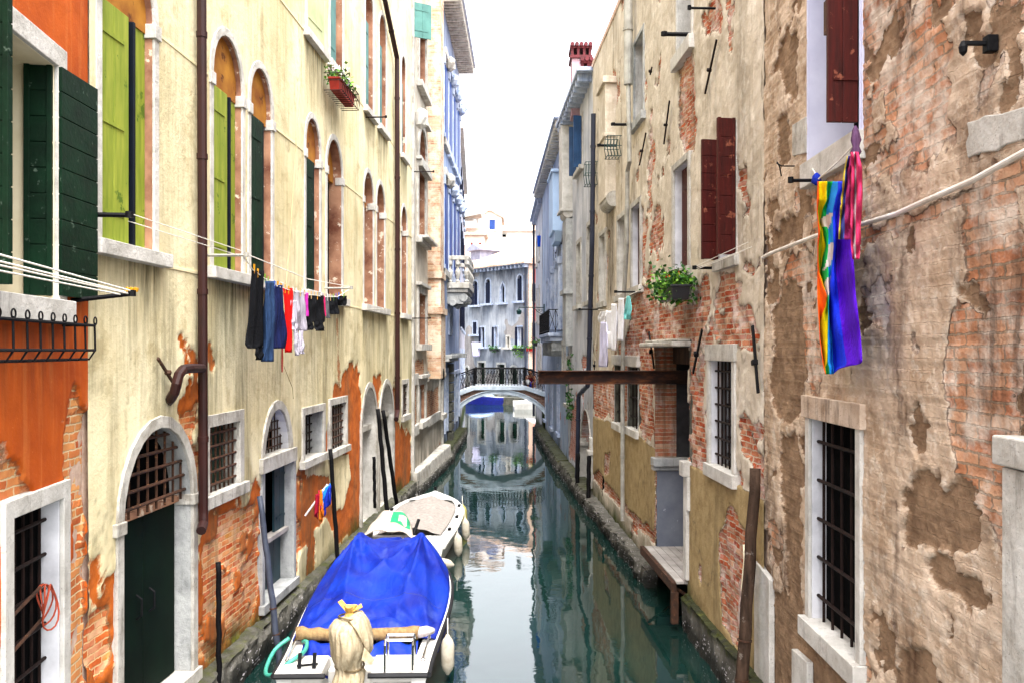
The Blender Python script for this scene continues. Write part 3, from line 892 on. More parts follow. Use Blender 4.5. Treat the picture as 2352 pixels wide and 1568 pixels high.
# ------------------------------------------------------------------ LEFT 3: stone-framed house with a chimney breast
wL3 = Wall((-2.77, 24.05), (-2.53, 31.6))
b3 = Bld('grey_house', wL3, 'weathered grey house with white window frames and a brick chimney breast, beyond the cream house')
MW3 = M_wall('grey_buff_plaster', '#cbc2b2', '#a3998a', '#b9623a', '#96502f', ['#8a4a2c', '#b0704a', '#c79a74', '#9c5a38'], '#b8a48c',
             '#6f6658', '#35332c', bw=.24, bh=.066, lime='#d6c8b4', limeamt=.6, mott=.9, pstreak=.6)
for (xl, xr, t, b_, kw) in ((960, 977, (960, 672), (960, 790), dict(name='window')),
                            (961, 975, (961, 884), (961, 968), dict(name='window')),
                            (1010, 1014.5, (1011, 876), (1011, 950), dict(name='window')),
                            (959.5, 976, (960, 386), (960, 545), dict(name='window')),
                            (961, 978, (966, 292), (961, 372), dict(arch='round', name='window')),
                            (961, 977, (961, 50), (961, 190), dict(name='window'))):
    w = b3.window(xl, xr, t, b_, fw=.2, depth=.25, mat=S_WHITE, reveal=REVEAL_BROWN, sill=(.18, .12, .12), proud=.05, lintel=(.08, .1, .1), **kw)
    if xl == 961 and t[1] == 884: b3.part(MB().box(w.u0, w.u1, .1, .2, w.z0, w.z0 + .9), 'panel', S_GREY, w.o)
course(b3, wL3.z(950, 884), .32, .05, S_WHITE, [(wL3.u(958), wL3.u(978)), (wL3.u(1009), wL3.u(1016))])
course(b3, wL3.z(950, 1000), .28, .07, S_WHITE, [(wL3.u(958), wL3.u(978)), (wL3.u(1009), wL3.u(1016))])
b3.box('corner_stone', S_WHITE, -.02, .22, -.06, .1, -.3, 15.8)
b3.box('corner_stone', S_WHITE, 7.32, 7.54, -.06, .1, -.3, 15.8)
lf = Win(); lf.o = b3.o; lf.u0 = wL3.u(947); lf.u1 = wL3.u(957)
b3.leaf(lf, -1, -.02, .55, wL3.z(947, 85), wL3.z(947, 5), 60, TEAL, 'v', 2, label='open sea green shutter')
ch_ = MB()
uA, uB = 3.45, 4.75
ch_.box(uA, uB, -.42, .1, wL3.z(985, 868), wL3.z(985, 722))
ch_.box(uA - .06, uB + .06, -.48, .1, wL3.z(985, 722), wL3.z(985, 708))
ch_.prism([(uA, wL3.z(985, 708)), (uB, wL3.z(985, 708)), (uB - .18, wL3.z(985, 640)), (uA + .18, wL3.z(985, 640))], -.4, .1)
ch_.box(uA + .1, uB - .1, -.44, .1, wL3.z(985, 640), wL3.z(985, 625))
ch_.box(uA + .18, uB - .18, -.38, .1, wL3.z(985, 625), 16.6)
MBRK = M_wall('old_buff_brick', '#d2c2ac', '#b49c80', '#b0623a', '#8f4a2a', ['#8d6048', '#b98c6c', '#cdb496', '#a8785a', '#c9b8a4'], '#b9a58a', '#7a6a54', bw=.25, bh=.066, lime='#d8c7b2', limeamt=.44)
ob = b3.part(ch_, 'chimney_breast', MBRK, label='tall brick chimney breast corbelled out of the wall')
def full_mask(o, v=(1, 0, 0, 0)):
    a = o.data.color_attributes.new('msk', 'FLOAT_COLOR', 'POINT')
    a.data.foreach_set('color', np.tile(np.array(v, np.float32), len(o.data.vertices)))
full_mask(ob, (.8, 0, .12, 0))
b3.part(MB().prism(outline(uA + .5, uA + 1.0, wL3.z(1000, 868), wL3.z(1000, 843), 'round', .2), -.425, -.40), 'flue_opening', DARK, ob)
mk = MB()
mk.lathe([(.05, -.3), (.17, -.2), (.2, 0), (.17, .18), (.06, .28)], (wL3.u(968, .18), -.18, wL3.z(968, 300)), 12, lambda a, t: .18 * math.sin(a * 3) * math.sin(t * 9))
b3.part(mk, 'carved_head', S_CLEAN, label='carved white stone head over the arched window')
bk = MB()
for i in range(0):
    u = wL3.u(962) + i * .25
    bk.box(u, u + .12, -.3, .02, wL3.z(962, 556) - .12, wL3.z(962, 556) + .02)
bk.box(wL3.u(957), wL3.u(981), -.34, .02, wL3.z(962, 552) + .02, wL3.z(962, 546) + .02)
b3.part(bk, 'bracket_sill', S_WHITE, bevel=.01)
def paintL3(U, Z):
    P = wL3.poly
    R = field(U, Z, [P([(947, 832), (973, 828), (974, 868), (947, 872)]), P([(948, 890), (958, 888), (958, 980), (948, 985)]), P([(978, 905), (1008, 890), (1008, 955), (980, 965)]), P([(1002, 1030), (1020, 1000), (1020, 1030), (1005, 1050)])], .2, .9, 2.0, 41)
    B = np.maximum(.8 * sstep(.45, .62, fbm(U * 1.4, Z * .7, 1, 4, 17)) * sstep(2.8, .8, Z), .45 * sstep(.45, .7, fbm(U * 3, Z * .4, 1, 4, 18)))
    return dict(R=R, B=B, A=algae(U, Z, .5), d=.02 * sharp(R) + .03 * fbm(U, Z, 2, 4, 5))
b3.facade(MW3, 16.5, .06, 16.5, paintL3)
b3.shell(ROOF, 16.5)
fm = b3.foundation(.62, .16, ua=-.02, ub=7.5, mat=S_WHITE, outb=.34, rough=.02)
fm.name = 'quay_ledge'
b3.foundation(.27, .26, ua=0, ub=7.5, outb=.46)

# ------------------------------------------------------------------ LEFT 4: palazzo with blue shutters and a stone balcony
wL4 = Wall((-2.53, 31.65), (-2.42, 40.0))
b4 = Bld('old_palace', wL4, 'tall stone palace with blue shutters and carved heads, on the left before the bridge', 'palace')
MW4 = M_wall('bluish_stone_wall', '#9daac4', '#7a8aab', '#8a90a0', '#6a7082', ['#6a5a52', '#8a7468'], '#9a9a9a', '#6b7894', '#2c3450', mott=.8, pstreak=.6)
fl = ((7.0, 10.2), (11.8, 14.6))
for z0, z1 in fl:
    for k in range(4):
        uc = 1.1 + k * 2.05
        W_ = Win(); W_.arch = None; W_.rise = None
        W_.u0, W_.u1, W_.z0, W_.z1 = uc - .55, uc + .55, z0, z1
        b4.hole(W_.u0, W_.u1, z0, z1, pad=.09)
        mb = MB()
        mb.ring(outline(uc - .77, uc + .77, z0, z1 + .22), outline(uc - .55, uc + .55, z0, z1), -.03, .3)
        mb.box(uc - .9, uc + .9, -.14, .1, z1 + .222, z1 + .5)
        mb.box(uc - .85, uc + .85, -.12, .3, z0 - .25, z0)
        W_.o = b4.part(mb, 'window', S_BLUE if k > 0 else S_WHITE, bevel=.01)
        b4.part(MB().box(W_.u0, W_.u1, .25, .28, z0, z1), 'pane', GLASS, W_.o)
        b4.leaf(W_, -1, -.05, .54, z0 + .05, z1 - .05, 2, BLUESH, 'v', 3, straps=False)
        b4.leaf(W_, 1, -.05, .54, z0 + .05, z1 - .05, 2, BLUESH, 'v', 3, straps=False)
        hd = MB(); hd.lathe([(.04, -.28), (.16, -.18), (.21, 0), (.17, .18), (.05, .28)], (uc, -.2, z1 + .15), 12, lambda a, t: .2 * math.sin(a * 3 + k) * math.sin(t * 9))
        b4.part(hd, 'carved_head', S_BLUE if k else S_WHITE, W_.o)
    for k in range(4):
        for s_ in (-1.05, 1.05):
            pm = MB()
            uu = 1.1 + k * 2.05 + s_ * .87
            pm.tube([(uu, .0, z0), (uu, .0, z1)], .07, 10)
            pm.box(uu - .1, uu + .1, -.11, .02, z1 - .12, z1 + .2); pm.box(uu - .1, uu + .1, -.1, .02, z0, z0 + .15)
            b4.part(pm, 'half_column', S_BLUE)
# ground floor openings, ledge and rusticated blocks
for uc, hw, z0, z1 in ((1.5, .5, .9, 3.2), (3.4, .6, 4.6, 6.4), (6.2, .6, .9, 3.0), (7.7, .5, 1.0, 3.0)):
    b4.hole(uc - hw, uc + hw, z0, z1, pad=.05)
    mb = MB(); mb.ring(outline(uc - hw - .16, uc + hw + .16, z0, z1 + .16), outline(uc - hw, uc + hw, z0, z1), -.05, .3)
    o = b4.part(mb, 'window', S_BLUE, bevel=.01)
    b4.part(MB().box(uc - hw, uc + hw, .26, .29, z0, z1), 'pane', DARK, o)
for j in range(9):
    for i in range(2):
        rs = MB(); rs.box(2.2 + i * .62, 2.2 + i * .62 + .5, -.16, .02, .5 + j * .38, .5 + j * .38 + .32)
        b4.part(rs, 'rusticated_block', S_DARK, bevel=.03)
lg = MB(); lg.box(-.02, 4.4, -.35, .05, 3.72, 3.85); lg.box(-.02, 4.4, -.25, .05, 3.6, 3.715); lg.box(4.0, 4.45, -.6, .05, 3.72, 3.9)
b4.part(lg, 'ledge', S_GREY, bevel=.01)
# balcony
bal = MB(); ub0, ub1, bo = 2.0, 5.2, .85
bal.box(ub0, ub1, -bo, .05, 6.4, 6.62); bal.box(ub0 + .06, ub1 - .06, -bo + .06, .05, 6.25, 6.395)
o = b4.part(bal, 'balcony', S_WHITE, label='white stone balcony on carved brackets', bevel=.015)
ra = MB(); ra.box(ub0, ub1, -bo, -bo + .2, 7.5, 7.66); ra.box(ub0, ub0 + .2, -bo + .202, .05, 7.5, 7.66); ra.box(ub1 - .2, ub1, -bo + .202, .05, 7.5, 7.66)
b4.part(ra, 'handrail', S_WHITE, o, bevel=.01)
prof = [(.07, 0), (.09, .05), (.05, .12), (.10, .3), (.11, .42), (.05, .56), (.05, .62), (.1, .7), (.1, .88)]
for c_ in [(ub0 + .1 + i * (ub1 - ub0 - .2) / 7, -bo + .1, 6.62) for i in range(8)] + [(ub0 + .1, -bo + .45 + i * .3, 6.62) for i in range(2)]:
    b4.part(MB().lathe(prof, c_, 8), 'baluster', S_WHITE, o)
for k in range(3):
    cb = MB(); u = ub0 + .25 + k * 1.25
    cb.prism([(u - .12, 6.24), (u + .12, 6.24), (u + .12, 5.95), (u - .12, 5.8)], -.62, .02)
    cb.tube([(u - .14, -.62, 6.05), (u + .14, -.62, 6.05)], .17, 14); cb.tube([(u - .14, -.2, 5.85), (u + .14, -.2, 5.85)], .13, 14)
    b4.part(cb, 'bracket', S_GREY, o, bevel=.01)
ev = MB(); ev.box(-.3, 8.4, -.75, .1, 16.95, 17.1)
b4.part(ev, 'eave', S_BLUE)
for i in range(31): b4.box('eave_bracket', S_WHITE, -.1 + i * .275, .03 + i * .275, -.68, .02, 16.66, 16.945, bevel=.02)
def paintL4(U, Z):
    B = np.maximum(.9 * sstep(4.2, 3.0, Z) * sstep(.35, .6, fbm(U * 1.5, Z * .8, 1, 4, 27)), .5 * sstep(.42, .66, fbm(U * 3, Z * .5, 1, 4, 28)))
    return dict(B=B, A=algae(U, Z, .8), d=.03 * fbm(U, Z, 1.5, 4, 5))
b4.facade(MW4, 16.95, .08, 16.95, paintL4)
b4.shell(ROOF, 16.95)
b4.foundation(.5, .35)

# ------------------------------------------------------------------ LEFT 5: pale house beyond the bridge
wL5 = Wall((-2.62, 43.2), (-3.35, 61.5))
b5 = Bld('pale_house', wL5, 'pale lilac white house on the left just beyond the bridge')
MW5 = M_wall('lilac_plaster', '#bdbbc4', '#9c9ba8', '#a8a0b0', '#8f8a9c', ['#7a5a52', '#94746a'], '#a9a0a0', '#9a9ab0', '#4c4c62', mott=.7, pstreak=.5)
for k in range(5):
    for z0, z1 in ((2.4, 4.0), (5.2, 7.2), (8.8, 11.0), (12.2, 14.0)):
        uc = 2.0 + k * 3.4
        W_ = Win(); W_.u0, W_.u1 = uc - .5, uc + .5
        b5.hole(uc - .5, uc + .5, z0, z1, pad=.06)
        mb = MB(); mb.ring(outline(uc - .64, uc + .64, z0, z1 + .14), outline(uc - .5, uc + .5, z0, z1), -.04, .2); mb.box(uc - .75, uc + .75, -.12, .2, z0 - .14, z0)
        W_.o = b5.part(mb, 'window', S_BLUE)
        b5.part(MB().box(W_.u0, W_.u1, .17, .2, z0, z1), 'pane', GLASS, W_.o)
        if z0 > 5: b5.leaf(W_, -1, -.03, .5, z0, z1, 177, NAVY, 'v', 2, straps=False)
b5.box('eave', S_CLEAN, -.1, wL5.L, -.22, .1, 15.0, 15.18)
def paintL5(U, Z): return dict(B=.4 * sstep(.45, .7, fbm(U * 2, Z * .5, 1, 4, 29)), A=algae(U, Z, .8))
b5.facade(MW5, 15.2, .12, 15.2, paintL5)
b5.shell(ROOF, 15.2)
cmn = MB(); c0 = 3.0
cmn.box(c0, c0 + .7, .4, 1.0, 15.2, 16.6); cmn.box(c0 - .15, c0 + .85, .2, 1.2, 16.6, 16.75); cmn.box(c0, c0 + .2, .3, 1.1, 16.75, 17.1); cmn.box(c0 + .5, c0 + .7, .3, 1.1, 16.75, 17.1)
cmn.prism([(c0 - .2, 17.1), (c0 + .9, 17.1), (c0 + .35, 17.45)], .15, 1.25)
b5.part(cmn, 'chimney', S_WHITE, bevel=.01)

# ------------------------------------------------------------------ RIGHT 1: near brick wall with the flag
wR1 = Wall((2.674, 9.24), (2.625, 3.8))
r1 = Bld('brick_house', wR1, 'worn tan brick house with flaking plaster in the right foreground, white cable running across it')
MR1 = M_wall('flaking_tan_plaster', '#cbb59e', '#a3896f', '#957a60', '#745c46', ['#a8694a', '#c08a66', '#cba282', '#b37854', '#c39c7c'], '#8e7862',
             '#ddccbb', '#4a3324', bw=.27, bh=.075, lime='#d4c6b6', limeamt=.45, mott=2.2, pstreak=.35, rough_plaster=1.0, pl3='#d8cab8', sharp=9, brickbump=1.5, ghost=1.0, rough2=.8)
LAV = M_plain('lavender_reveal', '#cfcfe0', '#b4b4ca', .85, scale=2, bump=.12)
w = r1.window(1854, 1972, None, None, rawz=(5.68, 8.3), fw=.02, proud=.0, depth=.42, mat=LAV, reveal=LAV, sill=None, fill=DARK, pad=.005)
r1.box('sill', S_CLEAN, w.u0 - .06, w.u1 + .04, -.05, .42, 5.46, 5.68, w.o)
r1.leaf(w, 1, -.01, .24, 5.74, 8.3, 94, REDSH, 'v', 2, label='open oxblood red shutter')
r1.leaf(w, 1, .3, .5, 5.72, 8.3, 0, REDSH, 'v', 3, straps=False)
lt = MB(); zl = wR1.z(1905, 62)
lt.box(w.u1 - .42, w.u1 - .36, -.12, -.05, zl - .15, zl + .12)
r1.part(lt, 'latch', RUST, w.o)
h = r1.window(1862, 1969, None, None, rawz=(1.62, 3.40), fw=.10, proud=.02, depth=.14, mat=S_CLEAN, reveal=REVEAL, sill=(.17, .02, .06), fill=DARK, name='grated_window')
r1.box('lintel', S_STAIN, h.u0 - .15, h.u1 + .15, -.04, .05, 3.405, 3.6, h.o)
r1.grille(h, 5, 5, y=.08, r=.013, mat=IRONBROWN)
r1.pipe('cable_conduit', WHITEPIPE, [(2420, 318, .05), (2352, 350, .05), (2234, 415, .05), (2114, 467, .05), (2059, 492, .05), (1974, 517, .05), (1874, 542, .05), (1768, 583, .05), (1752, 592, .05)], .018)
ua, ub = wR1.u(2300, .08), wR1.u(2440)
dj = MB(); dj.box(ua, ub, -.08, .1, -.2, wR1.z(2300, 1062)); dj.box(ua - .06, ub + .1, -.10, .1, wR1.z(2290, 1058) + .003, wR1.z(2290, 992))
r1.part(dj, 'door_frame', S_WHITE, bevel=.01)
br = MB()
u, z = wR1.uz(2275, 100)
br.box(u - .012, u + .012, -.16, .02, z - .012, z + .012); br.box(u - .03, u + .03, -.03, .03, z - .05, z + .04)
br.lathe([(.004, -.05), (.02, -.03), (.024, .0), (.012, .03), (.004, .035)], (u, -.15, z - .02), 10)
r1.part(br, 'iron_bracket', IRON, bevel=.004)
hk = MB(); u, z = wR1.uz(1825, 382)
hk.tube([(u, 0, z), (u, -.12, z), (u - .02, -.16, z + .03), (u - .05, -.15, z + .05), (u - .07, -.12, z + .01), (u - .08, -.1, z - .08)], .007, 6)
r1.part(hk, 'hook', IRON)
def plaque(bld, name, mat, pts, d=.02):
    return bld.part(MB().prism(bld.W.poly(pts), -d, .03), name, mat, bevel=.008)
plaque(r1, 'stone_block', S_WHITE, [(2222, 282), (2245, 276), (2262, 266), (2300, 262), (2352, 246), (2420, 230), (2420, 320), (2352, 322), (2310, 333), (2290, 347), (2250, 352), (2224, 364), (2219, 330), (2226, 310)], .006)
plaque(r1, 'stone_block', S_WHITE, [(1822, 288), (1853, 268), (1853, 352), (1822, 360)], .012)
plaque(r1, 'stone_post', S_CLEAN, [(1738, 1284), (1773, 1330), (1773, 1640), (1738, 1640)], .03)
plaque(r1, 'stone_block', S_CLEAN, [(1825, 1488), (1861, 1520), (1861, 1640), (1825, 1640)], .03)
def paintR1(U, Z):
    P = wR1.poly
    G0 = [P(p) for p in (
        [(2067, 1136), (2100, 1118), (2119, 1104), (2150, 1112), (2165, 1150), (2195, 1090), (2225, 1140), (2245, 1210), (2240, 1262), (2200, 1275), (2150, 1240), (2110, 1262), (2070, 1252)],
        [(2055, 1490), (2100, 1478), (2140, 1490), (2152, 1640), (2045, 1640)],
        [(1797, 655), (1840, 640), (1838, 760), (1842, 860), (1830, 955), (1790, 950), (1776, 850), (1774, 720)],
        [(1800, 1010), (1825, 1000), (1838, 1060), (1838, 1200), (1830, 1355), (1805, 1360), (1795, 1200), (1790, 1080)],
        [(1785, 505), (1835, 495), (1838, 575), (1790, 585)],
        [(1785, 80), (1830, 70), (1830, 210), (1802, 212), (1782, 150)], [(1778, 265), (1805, 250), (1812, 360), (1785, 390)],
        [(2120, 1290), (2180, 1280), (2260, 1330), (2280, 1400), (2220, 1400), (2150, 1345)],
        [(2180, 640), (2235, 625), (2255, 700), (2235, 740), (2200, 720), (2175, 690)],
        [(1770, 1335), (1835, 1398), (1969, 1580), (2060, 1700), (1760, 1700)])]
    G_ = field(U, Z, G0, .09, 1.1, 3.4, 51, 6)
    holes = sstep(.66, .70, fbm(U, Z, 2.6, 6, 53)) * .9
    G_ = np.maximum(G_, holes)
    nb = fbm(U, Z, .9, 5, 55)
    up = field(U, Z, [P([(1985, -200), (2440, -200), (2440, 230), (2230, 300), (2110, 420), (1990, 470)])], .4, .9, 1.4, 56)
    R = np.clip(.95 * up * sstep(.33, .5, fbm(U, Z, 1.7, 4, 57)) + sstep(.50, .62, nb) * .8, 0, 1)
    R = np.maximum(R, field(U, Z, [P([(1985, 340), (2070, 330), (2060, 420), (1990, 430)]), P([(1760, 1180), (1795, 1230), (1800, 1290), (1770, 1290)]), P([(2260, 820), (2340, 850), (2340, 900), (2280, 900)])], .12, .9, 3, 58))
    R = np.maximum(R, .95 * field(U, Z, [P([(1985, 528), (2120, 478), (2352, 372), (2420, 345), (2420, 372), (2352, 402), (2200, 475), (2080, 520), (1990, 565)])], .06, .9, 4, 64))
    R = R * (1 - sharp(G_, 4))
    crack = np.exp(-(np.abs(fbm(U, Z, .9, 4, 60) - .5) / .012) ** 2)
    B = np.clip(.75 * sstep(.54, .72, fbm(U * 2, Z * .8, 1.2, 6, 59, .62)) + .5 * crack, 0, .85)
    n = fbm(U, Z, 4.5, 5, 61); n2 = fbm(U, Z, 14, 3, 62)
    # brick courses telegraph through the thin coat
    row = np.abs(((Z / .075) % 1) - .5) * 2
    lay = .5 * sharp(fbm(U, Z, 1.5, 6, 63) + .05, 14)
    d = .03 * sharp(G_, 14) + .016 * lay + .016 * sharp(R, 8) + .022 * (n - .5) + .016 * (n2 - .5) + .008 * sstep(.7, .95, row)
    return dict(R=R, G=G_, B=B, A=algae(U, Z, .5) * .8, d=d)
r1.facade(MR1, 13, .022, 7.6, paintR1)
r1.shell(ROOF, 13)
r1.foundation(.5, .2)

# ------------------------------------------------------------------ RIGHT 2: long worn plaster and brick house
wR2 = Wall((2.082, 22.4), (2.674, 9.24))
r2 = Bld('plaster_house', wR2, 'long worn beige plaster house on the right with dark red shutters and bared brick')
MR2 = M_wall('worn_beige_plaster', '#cabfae', '#ab9f8d', '#a89268', '#8e7852', ['#8e3a22', '#ac5634', '#bb8060', '#964a30', '#c4a084', '#a05838', '#b08a7c'], '#b8a48e',
             '#8f8068', '#4b4030', bw=.25, bh=.068, lime='#cdbcb4', limeamt=.50, mott=1.1, pstreak=.45, rough_plaster=.55, rough2=.4, pl3='#dcd4c6', sharp=8, brickbump=1.3)
ds = (6.72, 5.16)
A = r2.window(1652, 1691, None, None, rawz=(5.12, 6.66), fw=.04, proud=.01, depth=.3, mat=S_WHITE, reveal=REVEAL, sill=(.13, .08, .05), fill=DARK)
r2.leaf(A, -1, -.02, .21, 5.14, 6.64, 84, REDSH, 'h', 7, label='open dark red shutter of horizontal boards')
r2.leaf(A, -1, -.02, .12, 5.14, 6.64, 160, REDSH, 'h', 7, straps=False)
r2.leaf(A, 1, -.02, .22, 5.12, 6.72, 98, REDSH, 'h', 7, straps=False)
for xl, xr, col in ((1549, 1582, REDSH), (1452, 1471, REDSH)):
    w = r2.window(xl, xr, None, None, rawz=(5.2, 6.74), fw=.1, depth=.2, mat=S_WHITE, reveal=REVEAL, sill=(.13, .06, .05), fill=DARK)
    r2.leaf(w, 1, .12, (w.u1 - w.u0) * .94, 5.2, 6.74, 0, col, 'v', 3, label='closed dark red shutter')
for xl, xr in ((1420, 1437), (1378, 1391)):
    w = r2.window(xl, xr, None, None, rawz=(5.15, 6.75), fw=.1, depth=.35, mat=S_WHITE, reveal=S_CLEAN, sill=(.13, .06, .05), fill=REVEAL)
F_ = r2.window(1557, 1590, None, None, rawz=(8.42, 10.3), fw=.06, depth=.3, mat=S_CLEAN, reveal=S_CLEAN, sill=(.2, .08, .06), fill=DARK)
r2.leaf(F_, 1, .2, .5, 8.45, 10.3, 0, M_plain('sky_blue_paint', '#5a93b4', '#467c9e', .55, scale=3, bump=.1), 'v', 3, label='closed pale blue shutter')
G_w = r2.window(1458, 1479, None, None, rawz=(8.3, 9.8), fw=.08, depth=.3, mat=S_GREY, reveal=S_CLEAN, sill=(.15, .08, .06), fill=DARK)
r2.leaf(G_w, 1, .16, .55, 8.32, 9.8, 0, M_plain('bottle_green_paint', '#1f5a44', '#15402f', .55, scale=3, bump=.1), 'v', 3, label='closed bottle green shutter')
H = r2.window(1632, 1684, None, None, rawz=(2.54, 3.87), fw=.11, proud=.025, depth=.15, mat=S_CLEAN, reveal=REVEAL, sill=(.16, .04, .04), fill=GLASS, name='grated_window')
r2.box('lintel', S_WHITE, H.u0 - .15, H.u1 + .13, -.04, .05, 3.873, 4.08, H.o)
r2.grille(H, 6, 6, y=.08, r=.012, mat=IRONBROWN)
for xl, xr, t, bt in ((1411, 1428, 838, 968), (1441, 1465, 842, 978)):
    w = r2.window(xl, xr, (xl, t), (xl, bt), fw=.02, proud=.0, depth=.25, mat=S_GREY, reveal=S_DARK, sill=(.14, .06, .06), sillmat=S_CLEAN, fill=DARK, pad=.0)
    r2.box('lintel', S_CLEAN, w.u0 - .12, w.u1 + .12, -.05, .1, w.z1 + .02, w.z1 + .22, w.o)
    r2.grille(w, 3, 3, y=.08, r=.012, mat=IRONBROWN)
# niche with the landing stage
NU0, NU1 = wR2.u(1505), wR2.u(1579)
r2.holes.append((NU0, NU1, -.6, 4.06, None, None))
nm = MB()
nm.box(NU0 - .1, NU0 + .002, .0, .36, 2.2, 4.1)
o = r2.part(nm, 'niche_brick_jamb', MR2); full_mask(o, (.9, 0, .75, 0))
r2.box('niche_inner_jamb', M_plain('recess_shade_plaster', '#3a3a3c', '#1c1c1e', .9, scale=3, bump=.3), NU0 - .1, NU0 - .02, .36, .8, 2.2, 4.1)  # darkness of the deep recess is put into this jamb's colour
nm = MB(); nm.box(NU0 - .1, NU0 + .004, .03, .8, .5, 1.98)
MSLATE = M_plain('blue_grey_render', '#70757f', '#555b68', .85, scale=2.2, bump=.25, wear=.64, wearc='#a3a8b0', wearsc=5)
r2.part(nm, 'niche_panel', MSLATE)
nm = MB(); nm.box(NU0 - .1, NU0 + .16, -.06, .8, 2.06, 2.2); nm.box(NU0 - .1, NU0 + .08, -.05, .8, 1.985, 2.055)
r2.part(nm, 'niche_ledge', S_GREY, bevel=.012)
nm = MB(); nm.box(NU0 - .1, NU1 + .1, .8, .86, -.6, 4.1)
o = r2.part(nm, 'niche_back', MR2); full_mask(o, (.8, 0, .8, 0))
nm = MB(); nm.box(NU1 - .0, NU1 + .1, .03, .8, -.6, 4.1); nm.box(NU0 - .1, NU1 + .1, .03, .8, 4.06, 4.16)
r2.part(nm, 'niche_jamb', S_DARK)
nm = MB(); nm.box(NU1 - .06, NU1 + .1, -.05, .03, .72, 2.2); nm.box(NU1 - .1, NU1 + .13, -.1, .03, 2.203, 2.42); nm.prism([(NU1 - .06, 1.72), (NU1 + .16, 1.72), (NU1 + .16, 2.2), (NU1 + .1, 2.2)], -.045, .03)
r2.part(nm, 'door_post', S_CLEAN, bevel=.012)
nm = MB(); nm.box(NU0 - .2, NU1 + .08, -.24, .1, 4.06, 4.13); nm.box(NU0 - .1, NU1 + .02, -.16, .1, 4.133, 4.17)
r2.part(nm, 'stone_shelf', S_WHITE, bevel=.02)
nm = MB(); nm.box(NU0 - .02, NU1, .3, .5, 3.78, 4.05)
r2.part(nm, 'timber_lintel', WOODPOLE, bevel=.01)
# chimney bay
cu1 = wR2.u(1414); cu0 = cu1 - .95
cb = MB(); cb.box(cu0, cu1, -.23, .05, 7.3, 9.78); cb.box(cu0 - .06, cu1 + .06, -.29, .05, 9.78, 9.92); cb.box(cu0 - .03, cu1 + .03, -.26, .05, 8.62, 8.7)
o = r2.part(cb, 'chimney_bay', MR2, bevel=.01); full_mask(o, (.1, 0, .1, 0))
cc = MB(); cc.tube([(cu0 - .02, -.04, 7.28), (cu1 + .03, -.04, 7.28)], .17, 18)
r2.part(cc, 'bay_corbel', S_WHITE, o)
for p0, p1 in (((1655, 92), (1628, 216)), ((1545, 232), (1532, 332)), ((1490, 306), (1475, 380)), ((1621, 757), (1600, 856)), ((1739, 748), (1752, 902)), ((1497, 762), (1509, 845)), ((1371, 828), (1370, 848)), ((1504, 155), (1500, 172))):
    big = p0[1] > 740
    anchor(r2, p0, p1, IRONBROWN if not big else IRON, .035 if big else .022, .05, .55)
r2.pipe('downpipe', PIPEGREY, [(1443, -60, .14), (1443, 195, .14)], .085)
r2.pipe('downpipe', PIPEGREY, [(1443, 195, .14), (1446, 372, .14), (1441, 395, .13), (1440, 560, .12), (1432, 700, .12), (1430, 900, .12), (1430, 1195, .12)], .042)
